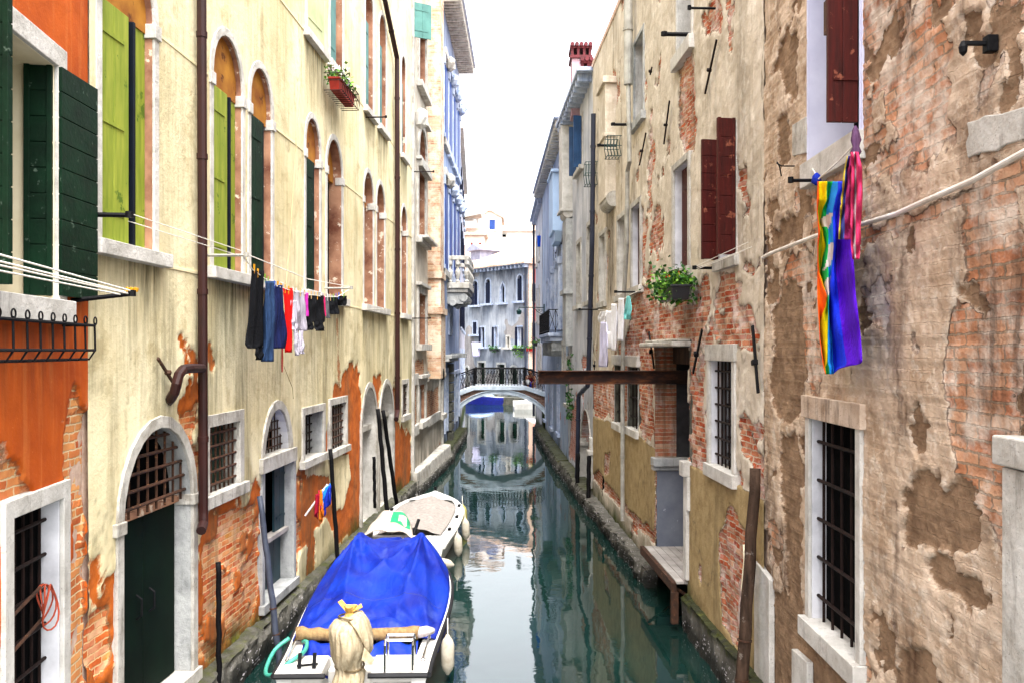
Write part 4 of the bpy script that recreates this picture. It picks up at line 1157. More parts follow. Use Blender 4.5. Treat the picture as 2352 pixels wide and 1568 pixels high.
def paintR2(U, Z):
    P = wR2.poly
    base = [P(p) for p in ([(1578, 1064), (1640, 1088), (1688, 1112), (1735, 1138), (1762, 1152), (1775, 1700), (1565, 1700)],
                           [(1340, 950), (1400, 968), (1435, 981), (1462, 998), (1500, 1026), (1514, 1036), (1514, 1260), (1440, 1182), (1362, 1100), (1340, 1060)])]
    G_ = field(U, Z, base, .05, .5, 3, 71)
    rp = [P(p) for p in (
        [(1472, 665), (1490, 648), (1500, 690), (1545, 700), (1592, 690), (1600, 655), (1625, 642), (1632, 700), (1612, 760), (1602, 900), (1586, 900), (1579, 820), (1580, 798), (1500, 800), (1500, 990), (1470, 1000), (1440, 972), (1420, 962), (1350, 948), (1352, 870), (1400, 860), (1418, 800), (1438, 760), (1448, 720)],
        [(1579, 880), (1608, 880), (1612, 940), (1620, 1085), (1579, 1065)], [(1650, 625), (1690, 608), (1690, 668), (1652, 672)],
        [(1687, 1062), (1702, 1085), (1720, 1100), (1735, 1085), (1752, 1110), (1752, 1148), (1735, 1140), (1687, 1116)],
        [(1560, 140), (1588, 112), (1600, 160), (1592, 330), (1576, 372), (1560, 300)], [(1640, 700), (1700, 690), (1740, 720), (1730, 800), (1690, 780), (1640, 790)],
        [(1615, 40), (1650, 10), (1655, 60), (1620, 80)], [(1470, 480), (1490, 500), (1480, 640), (1468, 650)], [(1386, 590), (1396, 590), (1392, 650), (1384, 650)])]
    R = field(U, Z, rp, .16, 1.0, 2.4, 73)
    mid = field(U, Z, [P([(1600, 640), (1758, 560), (1758, 1150), (1700, 1115), (1600, 1090)]), P([(1440, 690), (1500, 640), (1500, 800), (1440, 800)])], .3, .6, 1.5, 75)
    R = np.maximum(R, mid * sstep(.48, .60, fbm(U, Z, 2.0, 5, 77)))
    R = np.maximum(R, .9 * sstep(.66, .74, fbm(U, Z, 1.5, 5, 78)))
    low = field(U, Z, [P(p) for p in ([(1674, 1150), (1684, 1162), (1697, 1192), (1714, 1222), (1716, 1520), (1658, 1432), (1650, 1290), (1649, 1238)],
                                      [(1362, 1085), (1376, 1080), (1392, 1108), (1440, 1162), (1470, 1192), (1502, 1218), (1506, 1290), (1490, 1290), (1430, 1222), (1380, 1160), (1360, 1122)],
                                      [(1388, 1042), (1402, 1036), (1398, 1085), (1386, 1090)], [(1604, 1292), (1612, 1300), (1609, 1335), (1604, 1320)], [(1504, 1080), (1513, 1075), (1513, 1240), (1500, 1230)])], .06, .85, 4, 79)
    R = np.where(G_ > .5, low, R)
    Gk = np.where(low > .5, 0, G_)
    B = .45 * sstep(.55, .75, fbm(U * 3, Z * .35, 1.0, 5, 81))
    hair = np.exp(-(np.abs(fbm(U, Z * .6, .6, 5, 87) - .5) / .004) ** 2)
    B = np.maximum(B, .8 * hair)
    soot = field(U, Z, [P([(1392, 470), (1412, 470), (1408, 680), (1396, 690)])], .15, .4, 2, 82)
    fb = field(U, Z, [P([(1550, 700), (1585, 695), (1580, 770), (1556, 770)])], .12, .6, 2, 83)
    B = np.maximum(B, np.maximum(soot, fb * .6))
    n = fbm(U, Z, 4, 5, 85); n2 = fbm(U, Z, 13, 3, 86)
    rough = 1 - sharp(G_, 4) * .85
    d = .035 * sharp(R, 6) + (.03 * (n - .5) + .012 * (n2 - .5)) * (rough + sharp(R)) + .04 * sharp(R) * (n2 - .5)
    return dict(R=R, G=Gk, B=B, A=algae(U, Z, .68), d=d)
r2.facade(MR2, 11.3, .03, 10.2, paintR2)
r2.shell(ROOF, 11.3)
r2.foundation(.48, .08, ua=NU1 - .02, outb=.11)
r2.foundation(.30, .28, ua=0, ub=NU0 + .05, outb=.18, rough=.09)

# ------------------------------------------------------------------ RIGHT 3: pale house with the dark downpipe and chimney
wR4 = Wall((1.82, 28.2), (2.078, 22.45))
r4 = Bld('pale_house', wR4, 'narrow pale house on the right with a long dark downpipe and a red tiled chimney')
MR4 = M_wall('pale_grey_plaster', '#c6c6c9', '#a2a6ae', '#b08a78', '#94705e', ['#9a4c3a', '#b5705a', '#c99a8a', '#a65c48'], '#b8a8a0', '#8d93a0', '#43464c', bw=.25, bh=.068, lime='#d8d0d0', limeamt=.55, mott=.9, pstreak=.5)
w = r4.window(1326, 1338, None, None, rawz=(9.2, 10.6), fw=.1, depth=.25, mat=S_WHITE, sill=(.12, .1, .1), fill=DARK)
r4.leaf(w, -1, -.03, .22, 9.15, 10.6, 95, M_plain('slate_blue_paint', '#274a72', '#1b3556', .55, scale=3, bump=.1), 'v', 4, label='open slate blue shutter')
r4.leaf(w, 1, -.03, .24, 9.15, 10.6, 100, M_plain('slate_blue_paint', '#274a72', '#1b3556', .55, scale=3, bump=.1), 'v', 4, straps=False)
for xl, xr, z0, z1 in ((1326, 1334, 5.3, 7.1), (1350, 1358, 5.3, 7.3), (1292, 1297, 3.0, 4.2), (1303, 1309, 2.3, 3.7)):
    r4.window(xl, xr, None, None, rawz=(z0, z1), fw=.13, depth=.25, mat=S_WHITE, sill=(.12, .1, .1), fill=DARK)
ad = r4.window(1335, 1357, (1346, 941), (1340, 1105), arch='round', rise=1.0, fw=.02, depth=.35, mat=S_WHITE, reveal=MR4, sill=(.2, .05, .05), fill=DARK, name='doorway', label='arched doorway with brick arch and white stone posts')
full_mask(ad.o, (.9, 0, .2, 0))
for a_, b_ in ((ad.u0 - .25, ad.u0 + .02), (ad.u1 - .02, ad.u1 + .25)):
    pj = MB(); pj.box(a_, b_, -.06, .2, .3, 1.3); pj.box(a_ - .06, b_ + .06, -.11, .2, 1.3, 1.42); pj.box(a_, b_, -.05, .15, 1.42, 1.75)
    r4.part(pj, 'door_post', S_CLEAN, ad.o, bevel=.012)
r4.pipe('downpipe', PIPEDARK, [(1363, 262, .12), (1360, 560, .12), (1352, 848, .12), (1350, 885, .12), (1329, 906, .16), (1327, 1020, .16), (1325, 1095, .16)], .062)
cu = 4.2
cb = MB(); cb.box(.2, 1.15, -.32, .05, 8.4, 11.2); cb.box(.12, 1.2, -.38, .05, 8.32, 8.4)
cb.tube([(.2, -.12, 8.28), (1.15, -.12, 8.28)], .17, 14)
r4.part(cb, 'chimney_bay', S_CLEAN, bevel=.01)
cb = MB(); cb.box(.15, 1.15, -.2, .05, 4.15, 8.1); cb.box(.05, 1.25, -.28, .05, 5.75, 5.9)
r4.part(cb, 'pilaster', S_GREY, bevel=.01)
iv = MB()
for k in range(160):
    uu = random.choice([.9, 1.7]) + random.gauss(0, .10); zz = lerp(1.9, 3.9, random.random() ** 1.3); s_ = random.uniform(.04, .08)
    c = Vector((uu, -.04 - random.random() * .12, zz)); a = Vector((random.gauss(0, 1), random.gauss(0, .6), random.gauss(0, 1))).normalized() * s_
    b = a.cross(Vector((random.gauss(0, 1), random.gauss(0, 1), random.gauss(0, 1)))).normalized() * s_ * .6
    iv.add([c - a, c + b, c + a, c - b], [(0, 1, 2, 3)])
LEAF = M_plain('leaf_green', '#3f7a22', '#1f4a12', .6, .3, scale=9, bump=0)
LEAFD = M_plain('deep_leaf_green', '#2b5a1e', '#143812', .6, .3, scale=9, bump=0)
ivw = MB()
ivw.v = [tuple(wR4.P(v[0], -v[1], v[2])) for v in iv.v]; ivw.f = iv.f; ivw.mi = iv.mi
thing(ivw, 'creeper', LEAFD, 'dark green creeper trailing down the pale house wall behind the rusty beam', 'creeper')
ev = MB(); ev.box(-.05, 5.8, -.4, .1, 11.2, 11.3); r4.part(ev, 'eave', S_BLUE)
for i in range(12): r4.box('eave_bracket', S_BLUE, .1 + i * .48, .25 + i * .48, -.36, .02, 11.0, 11.199, bevel=.02)
# chimney with a tiled crown
PINK = M_plain('pink_chimney_plaster', '#b59aa4', '#92727e', .85, scale=4, bump=.2)
REDT = M_plain('dark_red_tile', '#5e1a22', '#3e1016', .7, scale=8, bump=.3)
p = at(1337, 190, 25.5)
ch = MB()
cx_, cy_, cz_ = p.x, p.y, 11.2
ch.box(cx_ - .32, cx_ - .05, cy_ - .3, cy_ + .4, cz_ - .4, cz_ + 1.25)
ch.box(cx_ - .045, cx_ + .22, cy_ - .3, cy_ + .4, cz_ - .4, cz_ + .82)
wR4i = Matrix.Translation((wR4.a.x, wR4.a.y, 0)) @ Matrix.Rotation(wR4.ang, 4, 'Z')
inv = wR4i.inverted()
def loc_mb(mb): mb.v = [tuple(inv @ Vector(v)) for v in mb.v]; return mb
cho = r4.part(loc_mb(ch), 'chimney', PINK, bevel=.01, label='pink plastered chimney with red tiled crowns')
cr = MB()
for (xa, xb, z) in ((cx_ - .37, cx_ + .27, cz_ + 1.25), (cx_ - .08, cx_ + .27, cz_ + .82)):
    cr.box(xa, xb, cy_ - .36, cy_ + .46, z, z + .08)
    k = 0; x = xa + .03
    while x < xb: cr.box(x, x + .07, cy_ - .34, cy_ + .44, z + .08, z + .28); x += .17
    cr.box(xa, xb, cy_ - .36, cy_ + .46, z + .28, z + .35)
    x = xa
    while x < xb: cr.tube([(x + .06, cy_ - .42, z + .38), (x + .06, cy_ + .52, z + .38)], .06, 8); x += .13
r4.part(loc_mb(cr), 'chimney_crown', REDT, cho)
def paintR4(U, Z):
    R = np.maximum(.9 * sstep(.58, .7, fbm(U, Z, 1.6, 5, 91)) * sstep(5.0, 3.0, Z), field(U, Z, [[(.2, .6), (2.6, .5), (3.5, 1.2), (2.5, 2.4), (.8, 2.4)]], .25, 1.0, 2.2, 92) * .9)
    return dict(R=R, B=.45 * sstep(.5, .7, fbm(U * 3, Z * .4, 1, 4, 93)), A=algae(U, Z, .55), d=.03 * sharp(R) + .02 * fbm(U, Z, 3, 4, 5))
r4.facade(MR4, 11.2, .05, 11.2, paintR4)
r4.shell(ROOF, 11.25)
r4.foundation(.42, .3)

# ------------------------------------------------------------------ RIGHT 4: blue house with pointed windows and a balcony
wR5 = Wall((1.45, 42.0), (1.815, 28.25))
r5 = Bld('blue_house', wR5, 'pale blue house on the right with pointed windows and an iron railed balcony')
MR5 = M_wall('pale_blue_plaster', '#aebaca', '#8e9eb6', '#8b8f98', '#74787f', ['#9a4c3a', '#b5705a', '#c99a8a'], '#a8a0a0', '#7388ad', '#38415a', mott=.8, pstreak=.5)
for k, px in enumerate((1276, 1286.5, 1295.5)):
    uc = wR5.u(px)
    u0, u1 = uc - .38, uc + .38
    r5.hole(u0, u1, 4.75, 8.2, 'gothic', .75, pad=.04)
    mb = MB(); mb.ring(outline(u0 - .12, u1 + .12, 4.75, 8.34, 'gothic', .9, 14), outline(u0, u1, 4.75, 8.2, 'gothic', .75, 14), -.07, .3)
    o = r5.part(mb, 'window', S_BLUE, label='tall pointed window of pale blue stone')
    r5.part(MB().box(u0, u1, .26, .29, 4.75, 8.2), 'pane', GLASS, o)
    cm = MB()
    cm.tube([(u0 - .1, -.1, 4.75), (u0 - .1, -.1, 7.0)], .075, 10); cm.box(u0 - .22, u0 + .02, -.2, .02, 7.0, 7.25)
    r5.part(cm, 'column', S_BLUE, o)
for px, z0, z1, wd2 in ((1284, 9.2, 10.7, .5), (1299, 9.0, 10.5, .5), (1273, 9.9, 10.6, .4)):
    uc = wR5.u(px); r5.hole(uc - wd2, uc + wd2, z0, z1, pad=.04)
    mb = MB(); mb.ring(outline(uc - wd2 - .1, uc + wd2 + .1, z0, z1 + .1), outline(uc - wd2, uc + wd2, z0, z1), -.03, .2); mb.box(uc - wd2 - .2, uc + wd2 + .2, -.1, .2, z0 - .12, z0)
    w = Win(); w.u0, w.u1 = uc - wd2, uc + wd2; w.o = r5.part(mb, 'window', S_BLUE)
    r5.part(MB().box(w.u0, w.u1, .17, .2, z0, z1), 'pane', DARK, w.o)
    r5.leaf(w, 1, .08, wd2 * 1.9, z0, z1, 0, BLUESH, 'v', 3, straps=False, label='closed bright blue shutter')
for px, z0, z1 in ((1266, 4.9, 7.0), (1258, 4.9, 7.0), (1268, .9, 2.7), (1283, 1.0, 3.4), (1252, .9, 2.8)):
    uc = wR5.u(px); r5.hole(uc - .4, uc + .4, z0, z1, pad=.04)
    mb = MB(); mb.ring(outline(uc - .52, uc + .52, z0, z1 + .12), outline(uc - .4, uc + .4, z0, z1), -.04, .2); mb.box(uc - .6, uc + .6, -.1, .2, z0 - .12, z0)
    o = r5.part(mb, 'window', S_BLUE); r5.part(MB().box(uc - .4, uc + .4, .17, .2, z0, z1), 'pane', DARK, o)
ou = wR5.u(1270, .35)
ob = MB(); ob.box(ou - 1.6, ou + .3, -.38, .05, 8.1, 10.1); ob.box(ou - 1.7, ou + .4, -.44, .05, 10.1, 10.2); ob.prism([(ou - 1.6, 8.1), (ou + .3, 8.1), (ou + .1, 7.75), (ou - 1.4, 7.75)], -.3, .05)
r5.part(ob, 'oriel', M_plain('oriel_plaster', '#b4cbe6', '#9db6d6', .85, scale=2, bump=.1), bevel=.01)
bu1 = wR5.u(1292); bu0 = wR5.u(1239, .47)
bl = MB(); bl.box(bu0, bu1, -.5, .05, 4.5, 4.62); bl.box(bu0 + .1, bu1 - .1, -.42, .05, 4.32, 4.5)
bo_ = r5.part(bl, 'balcony', S_BLUE, bevel=.01, label='balcony with black iron railing and stone corbels')
for u in (bu0 + .5, bu1 - 2.2, bu1 - .3):
    cb = MB(); cb.prism([(u - .1, 4.32), (u + .1, 4.32), (u + .1, 4.0), (u - .1, 3.8)], -.36, .02); cb.tube([(u - .11, -.26, 4.2), (u + .11, -.26, 4.2)], .12, 12)
    r5.part(cb, 'bracket', S_GREY, bo_, bevel=.01)
rl = MB()
for z in (4.7, 5.42): rl.tube([(bu0 + .03, .0, z), (bu0 + .03, -.47, z), (bu1 - .03, -.47, z), (bu1 - .03, 0, z)], .018, 6)
n_ = 52
for i in range(n_ + 1):
    u = lerp(bu0 + .03, bu1 - .03, i / n_); rl.tube([(u, -.47, 4.62), (u, -.47, 5.42)], .011, 5)
for y0, y1 in ((-.47, -.24), (-.24, -.01)):
    u = bu1 - .03
    rl.tube([(u, y0, 4.7), (u, y1, 5.42)], .010, 5); rl.tube([(u, y1, 4.7), (u, y0, 5.42)], .010, 5); rl.tube([(u, y0, 4.62), (u, y0, 5.42)], .012, 5)
r5.part(rl, 'railing', IRON, bo_)
ev = MB(); ev.box(-.1, 13.8, -.45, .1, 11.55, 11.65); r5.part(ev, 'eave', S_BLUE)
for i in range(28): r5.box('eave_bracket', S_CLEAN, .1 + i * .49, .26 + i * .49, -.4, .02, 11.33, 11.549, bevel=.02)
for p0, p1 in (((1282, 570), (1279, 592)), ((1296, 545), (1291, 575))): anchor(r5, p0, p1, BLUEBLACK, .03, .05)
def paintR5(U, Z):
    R = .9 * sstep(.62, .72, fbm(U, Z, 1.2, 5, 95)) * sstep(3, 1.5, Z)
    return dict(R=R, B=np.maximum(.45 * sstep(.5, .72, fbm(U * 2.5, Z * .4, 1, 4, 96)), .5 * sstep(3.8, 3.0, Z) * fbm(U * 2, Z * .5, 1, 4, 97)), A=algae(U, Z, .6), d=.02 * fbm(U, Z, 2, 4, 5))
r5.facade(MR5, 11.55, .07, 11.55, paintR5)
r5.shell(ROOF, 11.6)
r5.foundation(.45, .38)
# skylight hut on the blue house roof
hb = MB(); q = at(1288, 395, 34.5); hb.box(q.x - .1, q.x + .7, q.y - .3, q.y + .3, 11.5, 12.6); hb.box(q.x - .2, q.x + .8, q.y - .4, q.y + .4, 12.6, 12.7)
wi = (Matrix.Translation((wR5.a.x, wR5.a.y, 0)) @ Matrix.Rotation(wR5.ang, 4, 'Z')).inverted()
hb.v = [tuple(wi @ Vector(v)) for v in hb.v]
r5.part(hb, 'chimney', PINK, bevel=.01)

# ------------------------------------------------------------------ RIGHT 5: white house past the bridge
wR6 = Wall((1.33, 49.5), (1.445, 42.05))
r6 = Bld('white_house', wR6, 'narrow white house on the right just past the bridge, dark downpipe at its corner')
MR6 = M_wall('white_plaster', '#d0d2d6', '#b4b9c2', '#a8a0a0', '#8f8a8a', ['#9a4c3a', '#b5705a'], '#a8a0a0', '#9aa6bf', '#4a5266', mott=.6, pstreak=.4)
for uc, z0, z1 in ((2.2, 8.6, 9.9), (5.2, 8.6, 9.9), (2.2, 5.6, 7.2), (5.2, 5.4, 7.2), (3.8, 2.6, 4.2), (6.3, 2.6, 4.2)):
    r6.hole(uc - .4, uc + .4, z0, z1, pad=.06)
    mb = MB(); mb.ring(outline(uc - .55, uc + .55, z0, z1 + .14), outline(uc - .4, uc + .4, z0, z1), -.04, .2); mb.box(uc - .6, uc + .6, -.1, .2, z0 - .12, z0)
    o = r6.part(mb, 'window', S_CLEAN); r6.part(MB().box(uc - .4, uc + .4, .17, .2, z0, z1), 'pane', GLASS, o)
dp = MB(); dp.tube([(.12, -.1, .3), (.12, -.1, 11.2)], .07, 10); r6.part(dp, 'downpipe', PIPEDARK)
ev = MB(); ev.box(-.1, 7.42, -.32, .1, 11.3, 11.42); ev.box(-.05, 7.42, -.2, .1, 11.1, 11.298); r6.part(ev, 'eave', S_BLUE)
def paintR6(U, Z): return dict(B=.35 * sstep(.5, .72, fbm(U * 2.5, Z * .4, 1, 4, 98)), A=algae(U, Z, .6))
r6.facade(MR6, 11.3, .1, 11.3, paintR6)
r6.shell(ROOF, 11.36)

# ------------------------------------------------------------------ the bridge
BRX = Wall((-2.6, 40.0), (1.6, 40.0))
bg = Bld('canal_bridge', BRX, 'small arched brick bridge with pale stone edging and iron railings spanning the canal', 'bridge')
x2u = lambda x: x + 2.6
XC, HS, ZS, RI = -.55, 2.3, .30, 1.72
BW = 2.2
prof_top = [(-2.6, 1.88), (-1.74, 2.20), (.6, 2.20), (1.6, 1.86)]
def arch_pts(hs, rise, n=28):
    return [(x2u(XC - hs * math.cos(math.pi * i / n)), ZS + rise * math.sin(math.pi * i / n)) for i in range(n + 1)]
def topz(u):
    x = u - 2.6
    for (xa, za), (xb, zb) in zip(prof_top[:-1], prof_top[1:]):
        if x <= xb + 1e-6: return lerp(za, zb, (x - xa) / (xb - xa))
    return prof_top[-1][1]
ap = arch_pts(HS + .17, RI + .17)
sp_ = MB()
us = sorted(set([0.0] + [p[0] for p in ap if 0 < p[0] < 4.2] + [4.2]))
def azz(u):
    q = 1 - ((u - x2u(XC)) / (HS + .17)) ** 2
    return ZS + (RI + .17) * math.sqrt(q) if q > 0 else -.5
for a_, b_ in zip(us[:-1], us[1:]):
    za, zb = azz(a_ + 1e-5), azz(b_ - 1e-5)
    sp_.add([(a_, 0, za), (b_, 0, zb), (b_, 0, topz(b_)), (a_, 0, topz(a_)), (a_, BW, za), (b_, BW, zb), (b_, BW, topz(b_)), (a_, BW, topz(a_))],
            [(0, 1, 2, 3), (7, 6, 5, 4), (3, 2, 6, 7), (4, 5, 1, 0)])
BRBR = M_wall('bridge_brick', '#8a6a58', '#6a5044', '#8a5540', '#6a4234', ['#5a3a30', '#7a5344', '#93705e', '#6c4638'], '#8a7a70', '#5a4a42', bw=.25, bh=.066)
o = bg.part(sp_, 'spandrel_wall', BRBR); full_mask(o, (.95, 0, .2, 0))
BSTONE = M_stone('blue_white_stone', '#cdd8e2', '#a9b7c4', '#6d7a86', .62)
ar = MB(); ar.ring(arch_pts(HS + .16, RI + .16), arch_pts(HS, RI), -.04, BW + .04); ar.ring(arch_pts(HS + .20, RI + .20), arch_pts(HS + .165, RI + .165), -.08, .05)
bg.part(ar, 'arch_ring', BSTONE, bevel=.01)
for (xa, za), (xb, zb) in zip(prof_top[:-1], prof_top[1:]):
    for y0, y1 in ((-.1, .22), (BW - .22, BW + .1)):
        cpg = MB(); cpg.add([(x2u(xa), y0, za + .003), (x2u(xb), y0, zb + .003), (x2u(xb), y1, zb + .003), (x2u(xa), y1, za + .003), (x2u(xa), y0, za + .2), (x2u(xb), y0, zb + .2), (x2u(xb), y1, zb + .2), (x2u(xa), y1, za + .2)],
                [(0, 3, 2, 1), (4, 5, 6, 7), (0, 1, 5, 4), (1, 2, 6, 5), (2, 3, 7, 6), (3, 0, 4, 7)])
        bg.part(cpg, 'coping', BSTONE, bevel=.012)
for y in (.05, BW - .05):
    rl = MB()
    P3 = [Vector((x2u(x), y, z + .2)) for x, z in prof_top]
    H_ = .78
    for hh, rr in ((H_, .028), (H_ - .1, .012), (.08, .012)):
        rl.tube([p + Vector((0, 0, hh)) for p in P3], rr, 6)
    for p in P3 + [P3[1].lerp(P3[2], .5)]: rl.tube([p, p + Vector((0, 0, H_ + .04))], .045 if p in P3 else .02, 8)
    for a_, b_, n in ((P3[0], P3[1], 6), (P3[1], P3[2], 17), (P3[2], P3[3], 7)):
        for i in range(n):
            p = a_.lerp(b_, (i + .5) / n)
            rl.tube([p, p + Vector((0, 0, H_))], .011, 5)
            q = (b_ - a_) / n
            rl.tube([p + Vector((0, 0, .1)), p + q * .5 + Vector((0, 0, .42)), p + Vector((0, 0, H_ - .12))], .009, 4)
            rl.tube([p + q + Vector((0, 0, .1)), p + q * .5 + Vector((0, 0, .42)), p + q + Vector((0, 0, H_ - .12))], .009, 4) if i < n - 1 else None
    bg.part(rl, 'railing', IRON)
for a_, b_ in ((-.6, .08), (4.05, 4.7)):
    o = bg.part(MB().box(a_, b_, .02, BW, -.5, 1.84), 'abutment', BRBR); full_mask(o, (.9, 0, .4, 1))

# ------------------------------------------------------------------ buildings across the end of the canal
wE = Wall((-4.6, 70.9), (1.2, 64.0))
be = Bld('old_stone_house', wE, 'grey blue stained old house with arched upper windows closing the end of the canal')
ME = M_wall('stained_grey_plaster', '#aaafb6', '#757d8a', '#989492', '#8a8584', ['#8a5a4c', '#a5786a'], '#9a9a9a', '#3f4a60', '#262c3a', mott=.45, pstreak=.75, lime='#c9c9c9')
def ewin(xl, xr, yt, yb, arch=None, leaves=None, mat=S_BLUE, fill=DARK, nm='window', flow=False):
    w = be.window(xl, xr, (xl, yt), (xl, yb), arch=arch, rise=1.0 if arch == 'round' else (2.0 if arch else None), fw=.11, depth=.2, mat=mat, reveal=mat, sill=(.15, .25, .25), fill=fill, name=nm, bevel=0)
    if leaves:
        W_ = w.u1 - w.u0
        for sd_, an in leaves: be.leaf(w, sd_, -.02, W_ * .5, w.z0, w.spring, an, NAVY, 'v', 2, straps=False)
    return w
ewin(1086, 1097, 646, 702, 'round', [(-1, 172), (-1, 20), (1, 10)])
ewin(1116, 1126, 642, 698, 'round', [(-1, 6), (1, 6)])
ewin(1150, 1159, 650, 696, 'gothic', None, fill=GLASS)
ewin(1189, 1199, 633, 692, 'round', [(-1, 6), (1, 6)])
ewin(1087, 1095, 740, 768, None, [(-1, 5), (1, 5)])
ewin(1105, 1113, 752, 796, None, [(-1, 170)], fill=GLASS)
ewin(1135, 1143, 751, 796, None, [(-1, 170)], fill=REVEAL)
ewin(1164, 1170, 773, 797, None, None, fill=GLASS, mat=S_CLEAN)
ewin(1189, 1198, 751, 796, None, [(-1, 165), (1, 168)], fill=REVEAL)
for xl, xr, yt, yb, ar_ in ((1099, 1113, 832, 884, None), (1142, 1159, 836, 884, None), (1171, 1188, 841, 884, 'round'), (1069, 1076, 842, 884, 'round')):
    be.window(xl, xr, (xl, yt), (xl, yb), arch=ar_, fw=.15, depth=.3, mat=S_GREY, sill=None, fill=GREENDARK, name='door', bevel=0)
ev = MB(); ev.box(-1, wE.L + .05, -.5, .15, 10.33, 10.48); be.part(ev, 'eave', S_BLUE)
for i in range(20): be.box('eave_bracket', S_BLUE, .1 + i * .46, .25 + i * .46, -.45, .02, 10.1, 10.329, bevel=0)
dp = MB(); dp.tube([(wE.L - .2, -.1, .6), (wE.L - .2, -.1, 10.3)], .08, 8); be.part(dp, 'downpipe', PIPEDARK)
rf = MB(); rf.add([(-2, -.6, 10.5), (wE.L + .2, -.6, 10.5), (wE.L + .2, 6, 13.0), (-2, 6, 13.0), (-2, -.6, 10.38), (wE.L + .2, -.6, 10.38), (wE.L + .2, 6, 10.4), (-2, 6, 10.4)],
                  [(0, 1, 2, 3), (7, 6, 5, 4), (0, 4, 5, 1), (1, 5, 6, 2), (2, 6, 7, 3), (3, 7, 4, 0)])
def m_tile(name, c1, c2):
    g = G(name, .85, .2)
    wv_ = g.node('ShaderNodeTexWave', wave_type='BANDS', bands_direction='X'); wv_.inputs['Scale'].default_value = 1.6; wv_.inputs['Distortion'].default_value = .6
    n = g.noise(g.obj, 2.5, 6, .7)
    g.color(g.ramp(n, [(.35, hexc(c2)), (.65, hexc(c1))])); g.bump(wv_.outputs['Fac'], .8, .08)
    return g.m
TILE = m_tile('pale_pan_tile', '#e0c6b4', '#b08d78')
be.part(rf, 'roof', TILE)
dm = MB(); u0 = wE.u(1112, -3); z0 = 11.2
dm.box(u0 - .55, u0 + .75, 2.0, 4.4, 10.9, 12.25); dm.prism([(u0 - .8, 12.25), (u0 + 1.0, 12.25), (u0 + 1.0, 12.4), (u0 + .1, 12.8), (u0 - .8, 12.4)], 1.7, 4.6)
be.part(dm, 'dormer', M_plain('dormer_boards', '#8f93a6', '#6c7084', .8, scale=3))
def paintE(U, Z):
    s = fbm(U * 1.6, Z * .28, 1.0, 5, 103)
    B = np.maximum(1.0 * sstep(.44, .60, s) * (.5 + .5 * sstep(8.2, 10.2, Z)), .85 * sstep(3.9, 2.6, Z) * sstep(.35, .6, fbm(U, Z, .9, 4, 104)))
    G_ = .95 * sstep(.6, .72, fbm(U, Z, .55, 4, 105))
    return dict(B=B, G=G_, A=algae(U, Z, .9), d=.03 * fbm(U, Z, 1.5, 4, 5))
be.facade(ME, 10.33, .09, 10.33, paintE)
be.shell(ROOF, 10.33)

wRd = Wall((1.21, 64.4), (3.2, 63.9))
brd = Bld('red_house', wRd, 'narrow red house with pale pink lower walls between the grey house and the white house')
MRD = M_wall('red_plaster', '#b83420', '#a02a18', '#d9a292', '#c08a7c', ['#a94a3a', '#c97a64'], '#c0a090', '#a83a28', mott=.6, pstreak=.25)
for z0, z1 in ((7.9, 9.2), (4.6, 6.35)):
    w = Win(); w.u0, w.u1 = .28, 1.1
    brd.hole(w.u0, w.u1, z0 - .3, z1 - .3, pad=.03)
    mb = MB(); mb.ring(outline(.22, 1.16, z0 - .3, z1 - .22), outline(.28, 1.1, z0 - .3, z1 - .3), -.03, .2); mb.box(.2, 1.2, -.08, .2, z0 - .40, z0 - .3)
    w.o = brd.part(mb, 'window', S_CLEAN)
    brd.part(MB().box(.28, 1.1, .14, .17, z0 - .3, z1 - .3), 'pane', M_plain('pale_blue_glass', '#4fa3b8', '#2f7f96', .3, bump=0), w.o)
    brd.leaf(w, -1, -.03, .42, z0 - .3, z1 - .3, 40, NAVY, 'v', 3, straps=False)
def paintRd(U, Z): return dict(G=np.clip((4.3 + .5 * (fbm(U, Z, 1.2, 3, 7) - .5) - Z) * 3, 0, 1), B=.2 * fbm(U, Z, 1, 3, 5), A=algae(U, Z, .9))
brd.facade(MRD, 10.4, .1, 10.4, paintRd)
brd.shell(ROOF, 10.4)
